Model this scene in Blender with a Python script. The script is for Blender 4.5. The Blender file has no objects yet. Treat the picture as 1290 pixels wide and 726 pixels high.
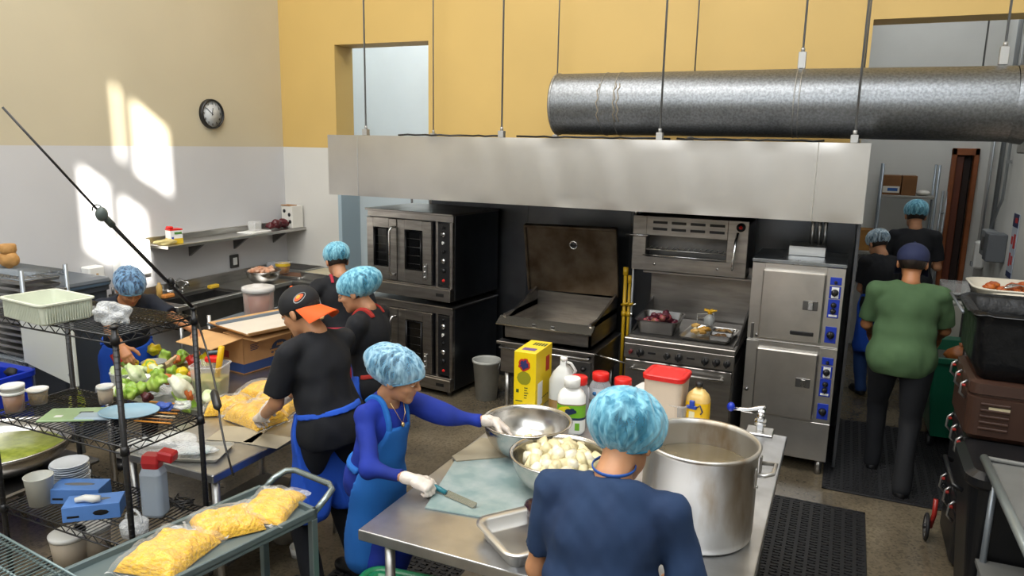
import bpy, bmesh, math, random
import numpy as np
from mathutils import Vector, Matrix, Euler
random.seed(7); NR = np.random.RandomState(5)
SC = bpy.context.scene; COL = SC.collection
PI = math.pi
def R(a): return math.radians(a)

# ---------------------------------------------------------------- camera
CAM_H = 2.4; FPX = 930.0
YAW, PIT, ROL = R(-24.3), R(11.1), R(-1.1)
FW = Vector((math.sin(YAW)*math.cos(PIT), math.cos(YAW)*math.cos(PIT), -math.sin(PIT)))
_r0 = Vector((math.cos(YAW), -math.sin(YAW), 0)); _d0 = FW.cross(_r0)
RT = _r0*math.cos(ROL) + _d0*math.sin(ROL); DN = _d0*math.cos(ROL) - _r0*math.sin(ROL)
cd = bpy.data.cameras.new('camera'); cam = bpy.data.objects.new('camera', cd); COL.objects.link(cam)
m = Matrix((( RT.x, -DN.x, -FW.x, 0), (RT.y, -DN.y, -FW.y, 0), (RT.z, -DN.z, -FW.z, CAM_H), (0, 0, 0, 1)))
cam.matrix_world = m; cd.sensor_width = 36; cd.lens = FPX/1290*36; cd.clip_start = .05; cd.clip_end = 100
SC.camera = cam
def ray(x, y): return FW + RT*((x-645)/FPX) + DN*((y-363)/FPX)
def PZ(x, y, z): v = ray(x, y); p = v*((z-CAM_H)/v.z); p.z = z; return p
def PY(x, y, Y): v = ray(x, y); p = v*(Y/v.y); p.z += CAM_H; return p
def PX(x, y, X): v = ray(x, y); p = v*(X/v.x); p.z += CAM_H; return p
# ---------------------------------------------------------------- light
w = bpy.data.worlds.new('world'); SC.world = w; w.use_nodes = True
w.node_tree.nodes['Background'].inputs[0].default_value = (.75, .86, 1, 1)
w.node_tree.nodes['Background'].inputs[1].default_value = 1.2
SC.view_settings.view_transform = 'Standard'; SC.view_settings.look = 'None'
SC.view_settings.gamma = 1; SC.view_settings.use_curve_mapping = False
SC.view_settings.exposure = 0.0
def area(name, loc, sx, sy, power, col=(1, 1, 1), rot=(0, 0, 0)):
    l = bpy.data.lights.new(name, 'AREA'); l.shape = 'RECTANGLE'; l.size = sx; l.size_y = sy
    l.energy = power; l.color = col
    o = bpy.data.objects.new(name, l); COL.objects.link(o); o.location = loc; o.rotation_euler = rot
    return o
sl = bpy.data.lights.new('sun', 'SUN'); sl.energy = 24; sl.angle = R(.7); sl.color = (1, .95, .86)
so = bpy.data.objects.new('sun', sl); COL.objects.link(so)
so.rotation_euler = Vector((-1, .7, -.5)).to_track_quat('-Z', 'Y').to_euler()
area('overhead_fill', (-2.6, 1.4, 7.7), 4.5, 3.0, 365, (1, .98, .95))  # unseen panel added for soft ambient light; the ceiling is closed here
area('overhead_fill', (1.2, 1.0, 7.7), 2.5, 4.0, 155, (.9, .95, 1))  # second added overhead panel, cooler, out of view
area('front_fill', (-1.9, -1.3, 4.8), 7.5, 2.6, 215, (.9, .95, 1), (R(80), 0, 0))  # added soft fill before the solid front wall, no window behind it
area('overhead_fill', (-3.8, 4.4, 7.7), 3, 2.0, 110, (1, .98, .95))  # third added overhead panel, above the left wall area
area('rear_fill', (0.7, 8.6, 4.6), .5, 1.6, 20, (.95, .98, 1))  # unseen area lamp filling the far aisle
area('rear_fill', (-5.0, 8.3, 5.2), 3, 1.6, 100, (.9, .96, 1))  # unseen area lamp filling the room beyond the pass-through

# ---------------------------------------------------------------- materials
MATS = {}
def lin(c):
    if isinstance(c, str):
        c = [int(c[i:i+2], 16)/255 for i in (0, 2, 4)]
        c = [x/12.92 if x <= .04045 else ((x+.055)/1.055)**2.4 for x in c]
    return (c[0], c[1], c[2], 1)
def mat(name, col, rough=.5, metal=0, var=0, vs=6, col2=None, bump=0, bs=60, stretch=None, trans=0, spec=None, alpha=1, detail=4, sheen=0, coat=0, ior=None, cut=None):
    """principled material; col -> col2 by noise (var: how much), bump by noise, stretch: (x,y,z) scale of the noise"""
    if name in MATS: return MATS[name]
    M = bpy.data.materials.new(name); M.use_nodes = True; nt = M.node_tree; b = nt.nodes['Principled BSDF']
    b.inputs['Base Color'].default_value = lin(col); b.inputs['Roughness'].default_value = rough; b.inputs['Metallic'].default_value = metal
    if trans: b.inputs['Transmission Weight'].default_value = trans
    if spec is not None: b.inputs['Specular IOR Level'].default_value = spec
    if ior: b.inputs['IOR'].default_value = ior
    if sheen: b.inputs['Sheen Weight'].default_value = sheen
    if coat: b.inputs['Coat Weight'].default_value = coat
    b.inputs['Alpha'].default_value = alpha
    tc = nt.nodes.new('ShaderNodeTexCoord'); src = tc.outputs['Object']
    if stretch:
        mp = nt.nodes.new('ShaderNodeMapping'); mp.inputs['Scale'].default_value = stretch
        nt.links.new(src, mp.inputs[0]); src = mp.outputs[0]
    if var:
        n = nt.nodes.new('ShaderNodeTexNoise'); n.inputs['Scale'].default_value = vs; n.inputs['Detail'].default_value = detail
        nt.links.new(src, n.inputs['Vector'])
        r = nt.nodes.new('ShaderNodeValToRGB'); c = cut or (.35, .65)
        r.color_ramp.elements[0].position = c[0]; r.color_ramp.elements[1].position = c[1]
        r.color_ramp.elements[0].color = lin(col)
        c2 = lin(col2) if col2 else tuple(x*(1-var) for x in lin(col)[:3]) + (1,)
        r.color_ramp.elements[1].color = c2
        nt.links.new(n.outputs[0], r.inputs[0]); nt.links.new(r.outputs[0], b.inputs['Base Color'])
        if metal > .5:
            mr = nt.nodes.new('ShaderNodeMapRange'); mr.inputs[3].default_value = rough; mr.inputs[4].default_value = min(1, rough*1.3)
            nt.links.new(n.outputs[0], mr.inputs[0]); nt.links.new(mr.outputs[0], b.inputs['Roughness'])
    if bump:
        n2 = nt.nodes.new('ShaderNodeTexNoise'); n2.inputs['Scale'].default_value = bs; n2.inputs['Detail'].default_value = 3
        nt.links.new(src, n2.inputs['Vector'])
        bp = nt.nodes.new('ShaderNodeBump'); bp.inputs['Strength'].default_value = bump; bp.inputs['Distance'].default_value = .01
        nt.links.new(n2.outputs[0], bp.inputs['Height']); nt.links.new(bp.outputs[0], b.inputs['Normal'])
    MATS[name] = M; return M
steel = mat('brushed steel', (.60, .59, .57), .29, 1, .25, 3, bump=.03, bs=30, stretch=(1, 1, 8))
steel_t = mat('worn steel tabletop', (.62, .63, .65), .3, 1, .3, 5, bump=.05, bs=90)
steel_d = mat('dark greasy steel', (.24, .235, .23), .34, 1, .45, 3, bump=.05, bs=20)
steel_w = mat('dark steel wall sheet', (.17, .18, .2), .3, 1, .4, 1.5)
steel_o = mat('oven steel', (.40, .375, .35), .3, 1, .3, 4, bump=.02, bs=30, stretch=(1, 1, 6))
steel_b = mat('burnt steel', (.24, .20, .155), .36, 1, .7, 4, col2=(.10, .07, .045), bump=.04)
alum = mat('scuffed aluminium', (.62, .61, .59), .36, 1, .25, 9, bump=.05, bs=40, stretch=(1, 1, .35))
galv = mat('galvanised duct steel', (.27, .285, .30), .36, .95, .35, 60, bump=.04, bs=70, stretch=(1, 1, 1))
chrome = mat('chrome', (.7, .7, .7), .16, 1)
black = mat('black plastic', '141416', .4); black_r = mat('black rubber', '17171a', .65, var=.3, vs=30)
blackm = mat('black wire epoxy', '0d0d10', .35, 0, spec=.6)
rod_m = mat('zinc rod', (.32, .33, .34), .45, .8)
white_p = mat('white plastic', 'e8e8e4', .35); white_e = mat('white enamel', 'd9d6cd', .3, var=.06)
red_p = mat('red plastic', 'd21a14', .4); blue_p = mat('blue plastic', '1330a8', .35)
glass_d = mat('oven door glass', '0a0a0b', .08, 0, spec=.7)
grey_wire = mat('grey wire epoxy', '6e8082', .35, .3)
card = mat('cardboard', 'a5784a', .8, var=.15, vs=12, bump=.08, bs=120)
card_l = mat('pale cardboard', 'c79c68', .8, var=.12, vs=9)
paper = mat('baking paper', 'cfc6b8', .6, var=.06, vs=5)
def clear(name, col=(.9, .93, .95), fac=.75, rough=.12, bump=.0, bs=40, edge=.55):
    """see-through film: transparent mixed with a glossy coat and a little haze"""
    if name in MATS: return MATS[name]
    M = bpy.data.materials.new(name); M.use_nodes = True; nt = M.node_tree; nt.nodes.clear()
    o = nt.nodes.new('ShaderNodeOutputMaterial'); mx = nt.nodes.new('ShaderNodeMixShader'); t = nt.nodes.new('ShaderNodeBsdfTransparent')
    p = nt.nodes.new('ShaderNodeBsdfPrincipled'); p.inputs['Base Color'].default_value = lin(col); p.inputs['Roughness'].default_value = rough
    p.inputs['Specular IOR Level'].default_value = .9
    lw = nt.nodes.new('ShaderNodeLayerWeight'); lw.inputs[0].default_value = .35
    mr = nt.nodes.new('ShaderNodeMapRange'); mr.inputs[3].default_value = 1-fac; mr.inputs[4].default_value = min(1, 1-fac+edge)
    nt.links.new(lw.outputs[1], mr.inputs[0]); nt.links.new(mr.outputs[0], mx.inputs[0])
    nt.links.new(t.outputs[0], mx.inputs[1]); nt.links.new(p.outputs[0], mx.inputs[2]); nt.links.new(mx.outputs[0], o.inputs[0])
    if bump:
        n2 = nt.nodes.new('ShaderNodeTexNoise'); n2.inputs['Scale'].default_value = bs; n2.inputs['Distortion'].default_value = 1.5
        tc = nt.nodes.new('ShaderNodeTexCoord'); nt.links.new(tc.outputs['Object'], n2.inputs['Vector'])
        bp = nt.nodes.new('ShaderNodeBump'); bp.inputs['Strength'].default_value = bump; bp.inputs['Distance'].default_value = .02
        nt.links.new(n2.outputs[0], bp.inputs['Height']); nt.links.new(bp.outputs[0], p.inputs['Normal'])
        nt.links.new(bp.outputs[0], lw.inputs['Normal'])
    MATS[name] = M; return M
film = clear('clear plastic film', fac=.972, rough=.1, edge=.26, bump=.8, bs=22)
film_w = clear('crumpled cloudy bag', (.85, .88, .9), fac=.72, rough=.2, bump=1, bs=30)
jar_m = clear('clear jar plastic', (.75, .78, .82), fac=.72, rough=.08)
tub_m = clear('frosted tub plastic', (.85, .85, .83), fac=.80, rough=.2, edge=.3)

# ---------------------------------------------------------------- mesh builder
class MB:
    def __init__(s): s.v = []; s.f = []; s.mi = []; s.cur = 0; s.sm = []
    def add(s, vs, fs, smooth=False):
        o = len(s.v); s.v += [tuple(v) for v in vs]; s.f += [tuple(i+o for i in f) for f in fs]
        s.mi += [s.cur]*len(fs); s.sm += [smooth]*len(fs); return s
    def box(s, x0, x1, y0, y1, z0, z1, bev=0, T=None, seg=1):
        bm = bmesh.new(); bmesh.ops.create_cube(bm, size=1)
        for v in bm.verts: v.co = Vector((x0+(v.co.x+.5)*(x1-x0), y0+(v.co.y+.5)*(y1-y0), z0+(v.co.z+.5)*(z1-z0)))
        if bev: bmesh.ops.bevel(bm, geom=bm.edges[:], offset=bev, segments=seg, affect='EDGES', profile=.6)
        s.bm(bm, T, smooth=False); return s
    def bm(s, bm, T=None, smooth=False):
        bm.verts.ensure_lookup_table()
        for i, v in enumerate(bm.verts): v.index = i
        s.add([(T @ v.co if T else v.co) for v in bm.verts], [[v.index for v in f.verts] for f in bm.faces], smooth); bm.free()
    def ring(s, c, u, w, r, n): return [c+u*(math.cos(2*PI*i/n)*r)+w*(math.sin(2*PI*i/n)*r) for i in range(n)]
    def tube(s, pts, r, n=8, cap=True, closed=False, smooth=True, flat=None):
        """tube along pts; r scalar or list; flat: (scale_u, scale_w) for a band"""
        P = [Vector(p) for p in pts]; N = len(P); rs = r if isinstance(r, (list, tuple)) else [r]*N
        vs = []; up = None
        for i, p in enumerate(P):
            a = P[(i-1) % N] if (closed or i) else P[0]; b = P[(i+1) % N] if (closed or i < N-1) else P[-1]
            t = (b-a); t = t.normalized() if t.length > 1e-9 else Vector((0, 0, 1))
            if up is None:
                up = Vector((0, 0, 1)) if abs(t.z) < .9 else Vector((1, 0, 0))
            u = (up - t*up.dot(t)); u = u.normalized() if u.length > 1e-6 else t.orthogonal().normalized(); up = u; w_ = t.cross(u)
            fu, fw = flat or (1, 1)
            vs += [p+u*(math.cos(2*PI*k/n)*rs[i]*fu)+w_*(math.sin(2*PI*k/n)*rs[i]*fw) for k in range(n)]
        fs = []
        for i in range(N if closed else N-1):
            j = (i+1) % N
            for k in range(n): k2 = (k+1) % n; fs.append((i*n+k, i*n+k2, j*n+k2, j*n+k))
        if cap and not closed: fs.append(tuple(range(n))[::-1]); fs.append(tuple((N-1)*n+k for k in range(n)))
        s.add(vs, fs, smooth); return s
    def cyl(s, p0, p1, r, n=16, r2=None, smooth=True): return s.tube([p0, p1], [r, r if r2 is None else r2], n, smooth=smooth)
    def lathe(s, prof, c=(0, 0, 0), n=32, cap0=True, cap1=False, sx=1, sy=1, smooth=True):
        """prof: (r, z) pairs, bottom to top (or outside then inside for a vessel)"""
        vs = []; fs = []
        for r, z in prof:
            vs += [(c[0]+math.cos(2*PI*k/n)*r*sx, c[1]+math.sin(2*PI*k/n)*r*sy, c[2]+z) for k in range(n)]
        for i in range(len(prof)-1):
            for k in range(n): k2 = (k+1) % n; fs.append((i*n+k, i*n+k2, (i+1)*n+k2, (i+1)*n+k))
        if cap0: fs.append(tuple(range(n))[::-1])
        if cap1: fs.append(tuple((len(prof)-1)*n+k for k in range(n)))
        s.add(vs, fs, smooth); return s
    def rrlathe(s, prof, w, d, rc, c=(0, 0, 0), n=6, cap0=True, cap1=False, smooth=False):
        """stack of rounded rectangles; prof: (inset, z)"""
        vs = []; fs = []; N = 4*(n+1)
        for ins, z in prof:
            hw, hd = w/2-ins, d/2-ins; r = max(.002, min(rc-ins, hw, hd)) if rc-ins > 0 else .002
            for q, (sx, sy) in enumerate(((1, 1), (-1, 1), (-1, -1), (1, -1))):
                for k in range(n+1):
                    a = q*PI/2+k*PI/2/n
                    vs.append((c[0]+sx*(hw-r)+math.cos(a)*r, c[1]+sy*(hd-r)+math.sin(a)*r, c[2]+z))
        for i in range(len(prof)-1):
            for k in range(N): k2 = (k+1) % N; fs.append((i*N+k, i*N+k2, (i+1)*N+k2, (i+1)*N+k))
        if cap0: fs.append(tuple(range(N))[::-1])
        if cap1: fs.append(tuple((len(prof)-1)*N+k for k in range(N)))
        s.add(vs, fs, smooth); return s
    def prism(s, poly, z0, z1, T=None):
        n = len(poly); vs = [Vector((p[0], p[1], z0)) for p in poly]+[Vector((p[0], p[1], z1)) for p in poly]
        fs = [tuple(range(n))[::-1], tuple(range(n, 2*n))]+[(i, (i+1) % n, n+(i+1) % n, n+i) for i in range(n)]
        s.add([T @ v for v in vs] if T else vs, fs); return s
    def ell(s, c, r, n=16, m=10, T=None, noise=0, seed=0, fr=6.0):
        vs = []; fs = []; rr = random.Random(seed); ph = [(rr.uniform(-1, 1), rr.uniform(-1, 1), rr.uniform(-1, 1), rr.uniform(0, 6)) for _ in range(5)]
        for j in range(m+1):
            th = PI*j/m
            for k in range(n):
                a = 2*PI*k/n; d = Vector((math.sin(th)*math.cos(a), math.sin(th)*math.sin(a), math.cos(th)))
                q = 1+noise*sum(math.sin(fr*(p[0]*d.x+p[1]*d.y+p[2]*d.z)+p[3]) for p in ph)/3
                v = Vector((c[0]+d.x*r[0]*q, c[1]+d.y*r[1]*q, c[2]+d.z*r[2]*q)); vs.append(T @ v if T else v)
        for j in range(m):
            for k in range(n): k2 = (k+1) % n; fs.append((j*n+k, (j+1)*n+k, (j+1)*n+k2, j*n+k2))
        s.add(vs, fs, True); return s
    def build(s, name, m, parent=None, **kw):
        me = bpy.data.meshes.new(name); me.from_pydata(s.v, [], s.f)
        for x in (m if isinstance(m, (list, tuple)) else [m]): me.materials.append(x)
        me.polygons.foreach_set('material_index', s.mi); me.polygons.foreach_set('use_smooth', s.sm); me.update()
        o = bpy.data.objects.new(name, me); COL.objects.link(o)
        if parent: o.parent = parent
        for k, v in kw.items(): o[k] = v
        return o
def thing(name, label, cat, loc=(0, 0, 0), rz=0, group=None):
    o = bpy.data.objects.new(name, None); COL.objects.link(o); o.empty_display_size = .05
    o.location = loc; o.rotation_euler = (0, 0, rz); o['label'] = label; o['category'] = cat
    if group: o['group'] = group
    return o
def tag(o, label, cat, group=None, kind=None, loc=None, rz=None):
    o['label'] = label; o['category'] = cat
    if group: o['group'] = group
    if kind: o['kind'] = kind
    if loc is not None: o.location = loc
    if rz is not None: o.rotation_euler = (0, 0, rz)
    return o
def struct(o): o['kind'] = 'structure'; return o
def dup(root, loc=None, rz=None, label=None):
    r = root.copy(); COL.objects.link(r)
    if loc is not None: r.location = loc
    if rz is not None: r.rotation_euler = (0, 0, rz)
    if label: r['label'] = label
    def rec(a, b):
        for ch in list(a.children):
            c = ch.copy(); COL.objects.link(c); c.parent = b; rec(ch, c)
    rec(root, r); return r
def basis(loc, x=None, y=None, z=None):
    """matrix from a location and two axes"""
    if z is None: x = Vector(x).normalized(); z = x.cross(Vector(y)).normalized(); y = z.cross(x)
    elif y is None: x = Vector(x).normalized(); y = Vector(z).cross(x).normalized(); z = x.cross(y)
    else: y = Vector(y).normalized(); x = y.cross(Vector(z)).normalized(); z = x.cross(y)
    return Matrix(((x.x, y.x, z.x, loc[0]), (x.y, y.y, z.y, loc[1]), (x.z, y.z, z.z, loc[2]), (0, 0, 0, 1)))
def arc(c, r, a0, a1, n, u, w_):
    c, u, w_ = Vector(c), Vector(u), Vector(w_)
    return [c+u*(math.cos(a0+(a1-a0)*i/n)*r)+w_*(math.sin(a0+(a1-a0)*i/n)*r) for i in range(n+1)]
# ================================================================ THE ROOM
def two_tone(name, upper, lower, zsplit):
    M = bpy.data.materials.new(name); M.use_nodes = True; nt = M.node_tree; b = nt.nodes['Principled BSDF']
    tc = nt.nodes.new('ShaderNodeTexCoord'); sp = nt.nodes.new('ShaderNodeSeparateXYZ'); nt.links.new(tc.outputs['Object'], sp.inputs[0])
    g = nt.nodes.new('ShaderNodeMath'); g.operation = 'GREATER_THAN'; g.inputs[1].default_value = zsplit; nt.links.new(sp.outputs[2], g.inputs[0])
    mx = nt.nodes.new('ShaderNodeMix'); mx.data_type = 'RGBA'; nt.links.new(g.outputs[0], mx.inputs[0])
    mx.inputs[6].default_value = lin(lower); mx.inputs[7].default_value = lin(upper)
    n = nt.nodes.new('ShaderNodeTexNoise'); n.inputs['Scale'].default_value = 1.3; nt.links.new(tc.outputs['Object'], n.inputs['Vector'])
    mr = nt.nodes.new('ShaderNodeMapRange'); mr.inputs[3].default_value = .9; mr.inputs[4].default_value = 1.06; nt.links.new(n.outputs[0], mr.inputs[0])
    mm = nt.nodes.new('ShaderNodeMix'); mm.data_type = 'RGBA'; mm.blend_type = 'MULTIPLY'; mm.inputs[0].default_value = 1
    nt.links.new(mx.outputs[2], mm.inputs[6]); nt.links.new(mr.outputs[0], mm.inputs[7])
    nt.links.new(mm.outputs[2], b.inputs['Base Color']); b.inputs['Roughness'].default_value = .55
    bp = nt.nodes.new('ShaderNodeBump'); bp.inputs['Strength'].default_value = .08; n2 = nt.nodes.new('ShaderNodeTexNoise'); n2.inputs['Scale'].default_value = 60
    nt.links.new(tc.outputs['Object'], n2.inputs['Vector']); nt.links.new(n2.outputs[0], bp.inputs['Height']); nt.links.new(bp.outputs[0], b.inputs['Normal'])
    return M
wl = two_tone('cream over white wall paint', 'c6bca2', 'c9c9cb', 2.31)
wb = two_tone('yellow over white wall paint', 'c9a964', 'cdcbc5', 2.31)
wh = mat('white wall paint', 'cfcfcb', .6, var=.06, vs=2, bump=.03)
wbl = mat('bluish white wall paint', 'dfe6e8', .6, var=.04, vs=2)
# floor: polished, aggregate speckled concrete
M = bpy.data.materials.new('polished speckled concrete'); M.use_nodes = True; nt = M.node_tree; b = nt.nodes['Principled BSDF']
tc = nt.nodes.new('ShaderNodeTexCoord')
n1 = nt.nodes.new('ShaderNodeTexNoise'); n1.inputs['Scale'].default_value = 1.6; n1.inputs['Detail'].default_value = 6
n2 = nt.nodes.new('ShaderNodeTexVoronoi'); n2.inputs['Scale'].default_value = 70
for n in (n1, n2): nt.links.new(tc.outputs['Object'], n.inputs['Vector'])
r1 = nt.nodes.new('ShaderNodeValToRGB'); r1.color_ramp.elements[0].color = lin('4f483d'); r1.color_ramp.elements[1].color = lin('756b5a')
r1.color_ramp.elements[0].position = .35; r1.color_ramp.elements[1].position = .7
r2 = nt.nodes.new('ShaderNodeValToRGB'); r2.color_ramp.elements[0].color = (.55, .55, .52, 1); r2.color_ramp.elements[1].color = (1.15, 1.12, 1.05, 1); r2.color_ramp.elements[1].position = .6
nt.links.new(n1.outputs[0], r1.inputs[0]); nt.links.new(n2.outputs['Color'], r2.inputs[0])
mm = nt.nodes.new('ShaderNodeMix'); mm.data_type = 'RGBA'; mm.blend_type = 'MULTIPLY'; mm.inputs[0].default_value = .8
nt.links.new(r1.outputs[0], mm.inputs[6]); nt.links.new(r2.outputs[0], mm.inputs[7]); nt.links.new(mm.outputs[2], b.inputs['Base Color'])
b.inputs['Roughness'].default_value = .22
struct(MB().box(-7.3, 7, -1.7, 12, -.1, 0).build('floor', M))
struct(MB().box(-6.2, -6, -1.7, 6.8, 0, 8).build('wall_left', wl))
b_ = MB()                                                            # back wall with a pass-through at left and a wide opening at right
b_.box(-6.2, -5.24, 6.8, 7.12, 0, 8); b_.box(-5.24, -4.06, 6.8, 7.12, 3.41, 8); b_.box(-4.06, .04, 6.8, 7.12, 0, 8); b_.box(.04, 1.6, 6.8, 7.12, 3.42, 8)
struct(b_.build('wall_back', wb))
struct(MB().box(-7.2, .04, 9.6, 9.8, 0, 6).build('wall_rear_room', wbl))
struct(MB().box(-7.3, -7.1, 7.12, 9.6, 0, 6).build('wall_rear_room_left', wbl))
struct(MB().box(-.1, 0.02, 7.12, 9.98, 0, 6).build('wall_partition', wh))
fw = MB(); fw.box(-.1, 1.07, 10, 10.2, 0, 6); fw.box(1.07, 1.26, 10, 10.2, 2.39, 6); fw.box(1.26, 1.7, 10, 10.2, 0, 6)
struct(fw.build('wall_far', wh))
struct(MB().box(1.4, 1.6, 2.9, 10, 0, 8).build('wall_right', wh))
struct(MB().box(-7.3, 7, 7.0, 10.2, 6, 6.1).build('ceiling_rear', white_p))
struct(MB().box(-6.2, 7, -1.7, 7.12, 8, 8.2).build('ceiling', mat('ceiling paint', 'd6d2c8', .7)))
struct(MB().box(6.8, 7, -1.7, 3, 0, 8).build('wall_far_right', wh))
struct(MB().box(1.6, 7, 2.9, 3.1, 0, 8).build('wall_side', wh))
# window wall behind the camera: high windows let the sun reach the left wall
g_ = MB()
WY0, WY1 = -1.62, -1.5
g_.box(-6.2, 2.26, WY0, WY1, 0, 8); g_.box(2.26, 3.72, WY0, WY1, 0, 5.55); g_.box(2.26, 3.72, WY0, WY1, 7.33, 8); g_.box(3.72, 6.8, WY0, WY1, 0, 8)
g_.box(2.26, 2.80, WY0, WY1, 6.35, 7.33); g_.box(3.27, 3.72, WY0, WY1, 5.55, 6.62); g_.box(2.80, 3.27, WY0, WY1, 6.33, 6.60)
struct(g_.build('wall_front', wh))
wm = MB(); wm.box(3.03, 3.06, WY0, WY1, 6.62, 7.33); wm.box(2.75, 2.78, WY0, WY1, 5.55, 6.33)
struct(wm.build('window_1', white_e))
# steel sheets behind and beside the cooking line
ws = MB(); ws.box(-4.0, .10, 6.76, 6.797, 0, 2.36)
for x in (-2.9, -1.85, -.7): ws.box(x-.008, x+.008, 6.752, 6.762, 0, 2.36)
struct(ws.build('trim_1', steel_w))
struct(MB().box(.075, .095, 5.75, 6.76, .05, 1.95).build('trim_2', steel_w))
# reveals of the pass-through (pale blue metal jamb)
struct(MB().box(-5.24, -5.19, 6.79, 7.14, 0, 2.31, .004).build('trim_4', mat('pale blue metal', '9db0bb', .4)))
# far doorway: dark interior with an orange-brown wooden frame and an open door leaf
wood = mat('red brown wood', '6a3016', .45, var=.3, vs=5, stretch=(8, 8, .6))
d = MB(); d.box(1.03, 1.08, 9.93, 10.06, 0, 2.44, .006); d.box(1.25, 1.30, 9.93, 10.06, 0, 2.44, .006); d.box(1.03, 1.30, 9.93, 10.06, 2.36, 2.44, .006)
dr = struct(d.build('door_1', mat('orange brown door frame', '8a4a20', .5, var=.2, vs=10)))
MB().box(1.085, 1.16, 10.0, 10.05, .01, 2.35, .004).build('door_leaf', wood, dr)
MB().box(1.17, 1.245, 10.1, 10.14, .01, 2.35, .004).build('door_leaf', mat('dark wood', '2a130a', .5), dr)
struct(MB().box(1.0, 1.4, 10.2, 10.3, 0, 2.6).build('wall_beyond_door', mat('doorway gloom', '1a0f0a', .8)))  # darkness of the unlit interior put into this wall's colour
# black handrail along the right wall
rl = MB(); rl.box(1.33, 1.398, 4.4, 8.1, 1.12, 1.20, .006); rl.box(1.37, 1.398, 4.4, 8.1, .98, 1.12)
tag(rl.build('wall_rail', mat('dark grey steel', '25272c', .4, .5)), 'dark grey rail running along the white right wall', 'rail')

# ---------------------------------------------------------------- hood
HY = 5.60
hood = thing('exhaust_hood', 'long stainless steel exhaust hood above the ovens and ranges', 'hood', (-2.15, 6.15, 1.9))
x0, x1 = -4.42+2.15, .10+2.15; y0, y1 = HY-6.15, .63
h = MB(); NX, NZ = 150, 12
def hw(x, z): return .0022*math.sin(x*5.1+1)*(.5+z)+.0016*math.sin(x*11.3+z*3)+.0009*math.sin(x*23+z*5)
vs = [(x0+(x1-x0)*i/NX, y0+(hw(x0+(x1-x0)*i/NX, .545*j/NZ) if 0 < j < NZ else 0), .545*j/NZ) for j in range(NZ+1) for i in range(NX+1)]
h.add(vs, [(j*(NX+1)+i, j*(NX+1)+i+1, (j+1)*(NX+1)+i+1, (j+1)*(NX+1)+i) for j in range(NZ) for i in range(NX)], True); h.box(x0, x1, y0+.006, y0+.03, 0, .545)
hm = mat('hood steel', (.66, .64, .61), .285, 1, .2, 1.0)
h.build('front_panel', hm, hood)
hs = MB(); hs.box(x0+.33, x0+.337, y0-.004, y0, 0, .545); hs.box(x1-.33, x1-.323, y0-.004, y0, 0, .545); hs.build('seam_strip', chrome, hood)
for a, b2 in ((x0, x0+.02), (x1-.02, x1)): MB().box(a, b2, y0+.03, y1, 0, .545).build('side_panel', steel, hood)
MB().box(x0+.02, x1-.02, y0+.03, y1, .50, .53).build('top_panel', steel_d, hood)
fl = MB()
for i in range(9):
    a = x0+.05+i*.49; fl.box(a, a+.46, y0+.45, y0+.50, .02, .46)
    for k in range(8): fl.box(a+.03+k*.054, a+.055+k*.054, y0+.43, y0+.45, .04, .44)
fl.build('grease_filter', steel_d, hood)
# hanger rods
def hanger(px, Y, ztop, zb, label, r=.0075, X=None, bk=(.05, .05, .055)):
    t = thing('hanger_rod', label, 'hanger rod', (X, Y, zb), 0, None)
    MB().cyl((0, 0, 0), (0, 0, ztop-zb), r, 8).build('rod', rod_m, t)
    b = MB(); b.box(-bk[0]/2, bk[0]/2, -bk[1]/2, bk[1]/2, 0, bk[2], .003); b.cyl((0, 0, bk[2]), (0, 0, bk[2]+.03), .014, 6)
    b.build('bracket', mat('zinc bracket', (.42, .42, .41), .5, .7), t); return t
for i, (px, py, Y, L) in enumerate([(461, 168, 5.66, 'leftmost rod holding up the front edge of the hood'), (632, 170, 5.66, 'second rod from the left along the hood front'),
        (831, 174, 5.66, 'hood rod passing in front of the round duct near its left end'), (1076, 179, 5.66, 'hood rod at the right end of the hood front'),
        (546, 168, 6.6, 'thin rod behind the hood beside the wall opening'), (700, 169, 6.6, 'thin rod just left of the open end of the duct'), (870, 172, 6.62, 'rod seen behind the duct above the hood back'), (1079, 178, 6.62, 'rod behind the duct at the right end of the hood')]):
    X = PY(px, py, Y).x
    hanger(px, Y, 7.98, 2.445 if Y < 6 else 2.43, L, .008 if Y < 6 else .0065, X)
# cables lying on top of the hood
c = MB()
for (xa, xb, q) in ((-3.75, -2.7, 0), (-2.6, -1.3, 1), (-1.25, -.2, 2)):
    c.tube([(xa+(xb-xa)*i/14, 5.75+.05*math.sin(i*.9+q), 2.452+.008*abs(math.sin(i*1.3+q))) for i in range(15)], .008, 6)
tag(c.build('cable', black), 'black cables lying along the top of the hood', 'cable')
# round duct
du = thing('round_duct', 'large round galvanised duct hanging above the hood', 'duct', (-2.36, 6.12, 2.735))
MB().tube([(0, 0, 0), (.01, 0, 0), (1.9, 0, 0), (3.30, 0, -.01)], .253, 48, cap=False).build('duct_pipe', galv, du)
MB().ell((0.05, 0, 0), (.01, .25, .25), 32, 8).build('end_cap', steel_d, du)
for x, t_ in ((0.0, .02), (.44, .006), (.56, .006), (1.92, .008), (1.955, .008)): MB().tube([(x, 0, 0), (x+t_, 0, 0)], .258, 48).build('seam', mat('duct seam', (.42, .42, .41), .4, .9, .3, 40), du)
sg = MB()
for x in (.43, .57, .6): sg.tube([(x+.01*math.sin(i*2.1), .2565*math.cos(a), .2565*math.sin(a)) for i, a in enumerate([PI*(.8+.4*k/10) for k in range(11)])], .004, 5)
sg.build('sealant', mat('tan sealant', '9a8f7c', .7), du)
el = MB(); el.tube([(3.30, 0, -.01), (3.36, 0, -.012), (3.42, 0, -.02)], [.253, .262, .262], 48, cap=False); el.build('collar', galv, du)
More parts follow.
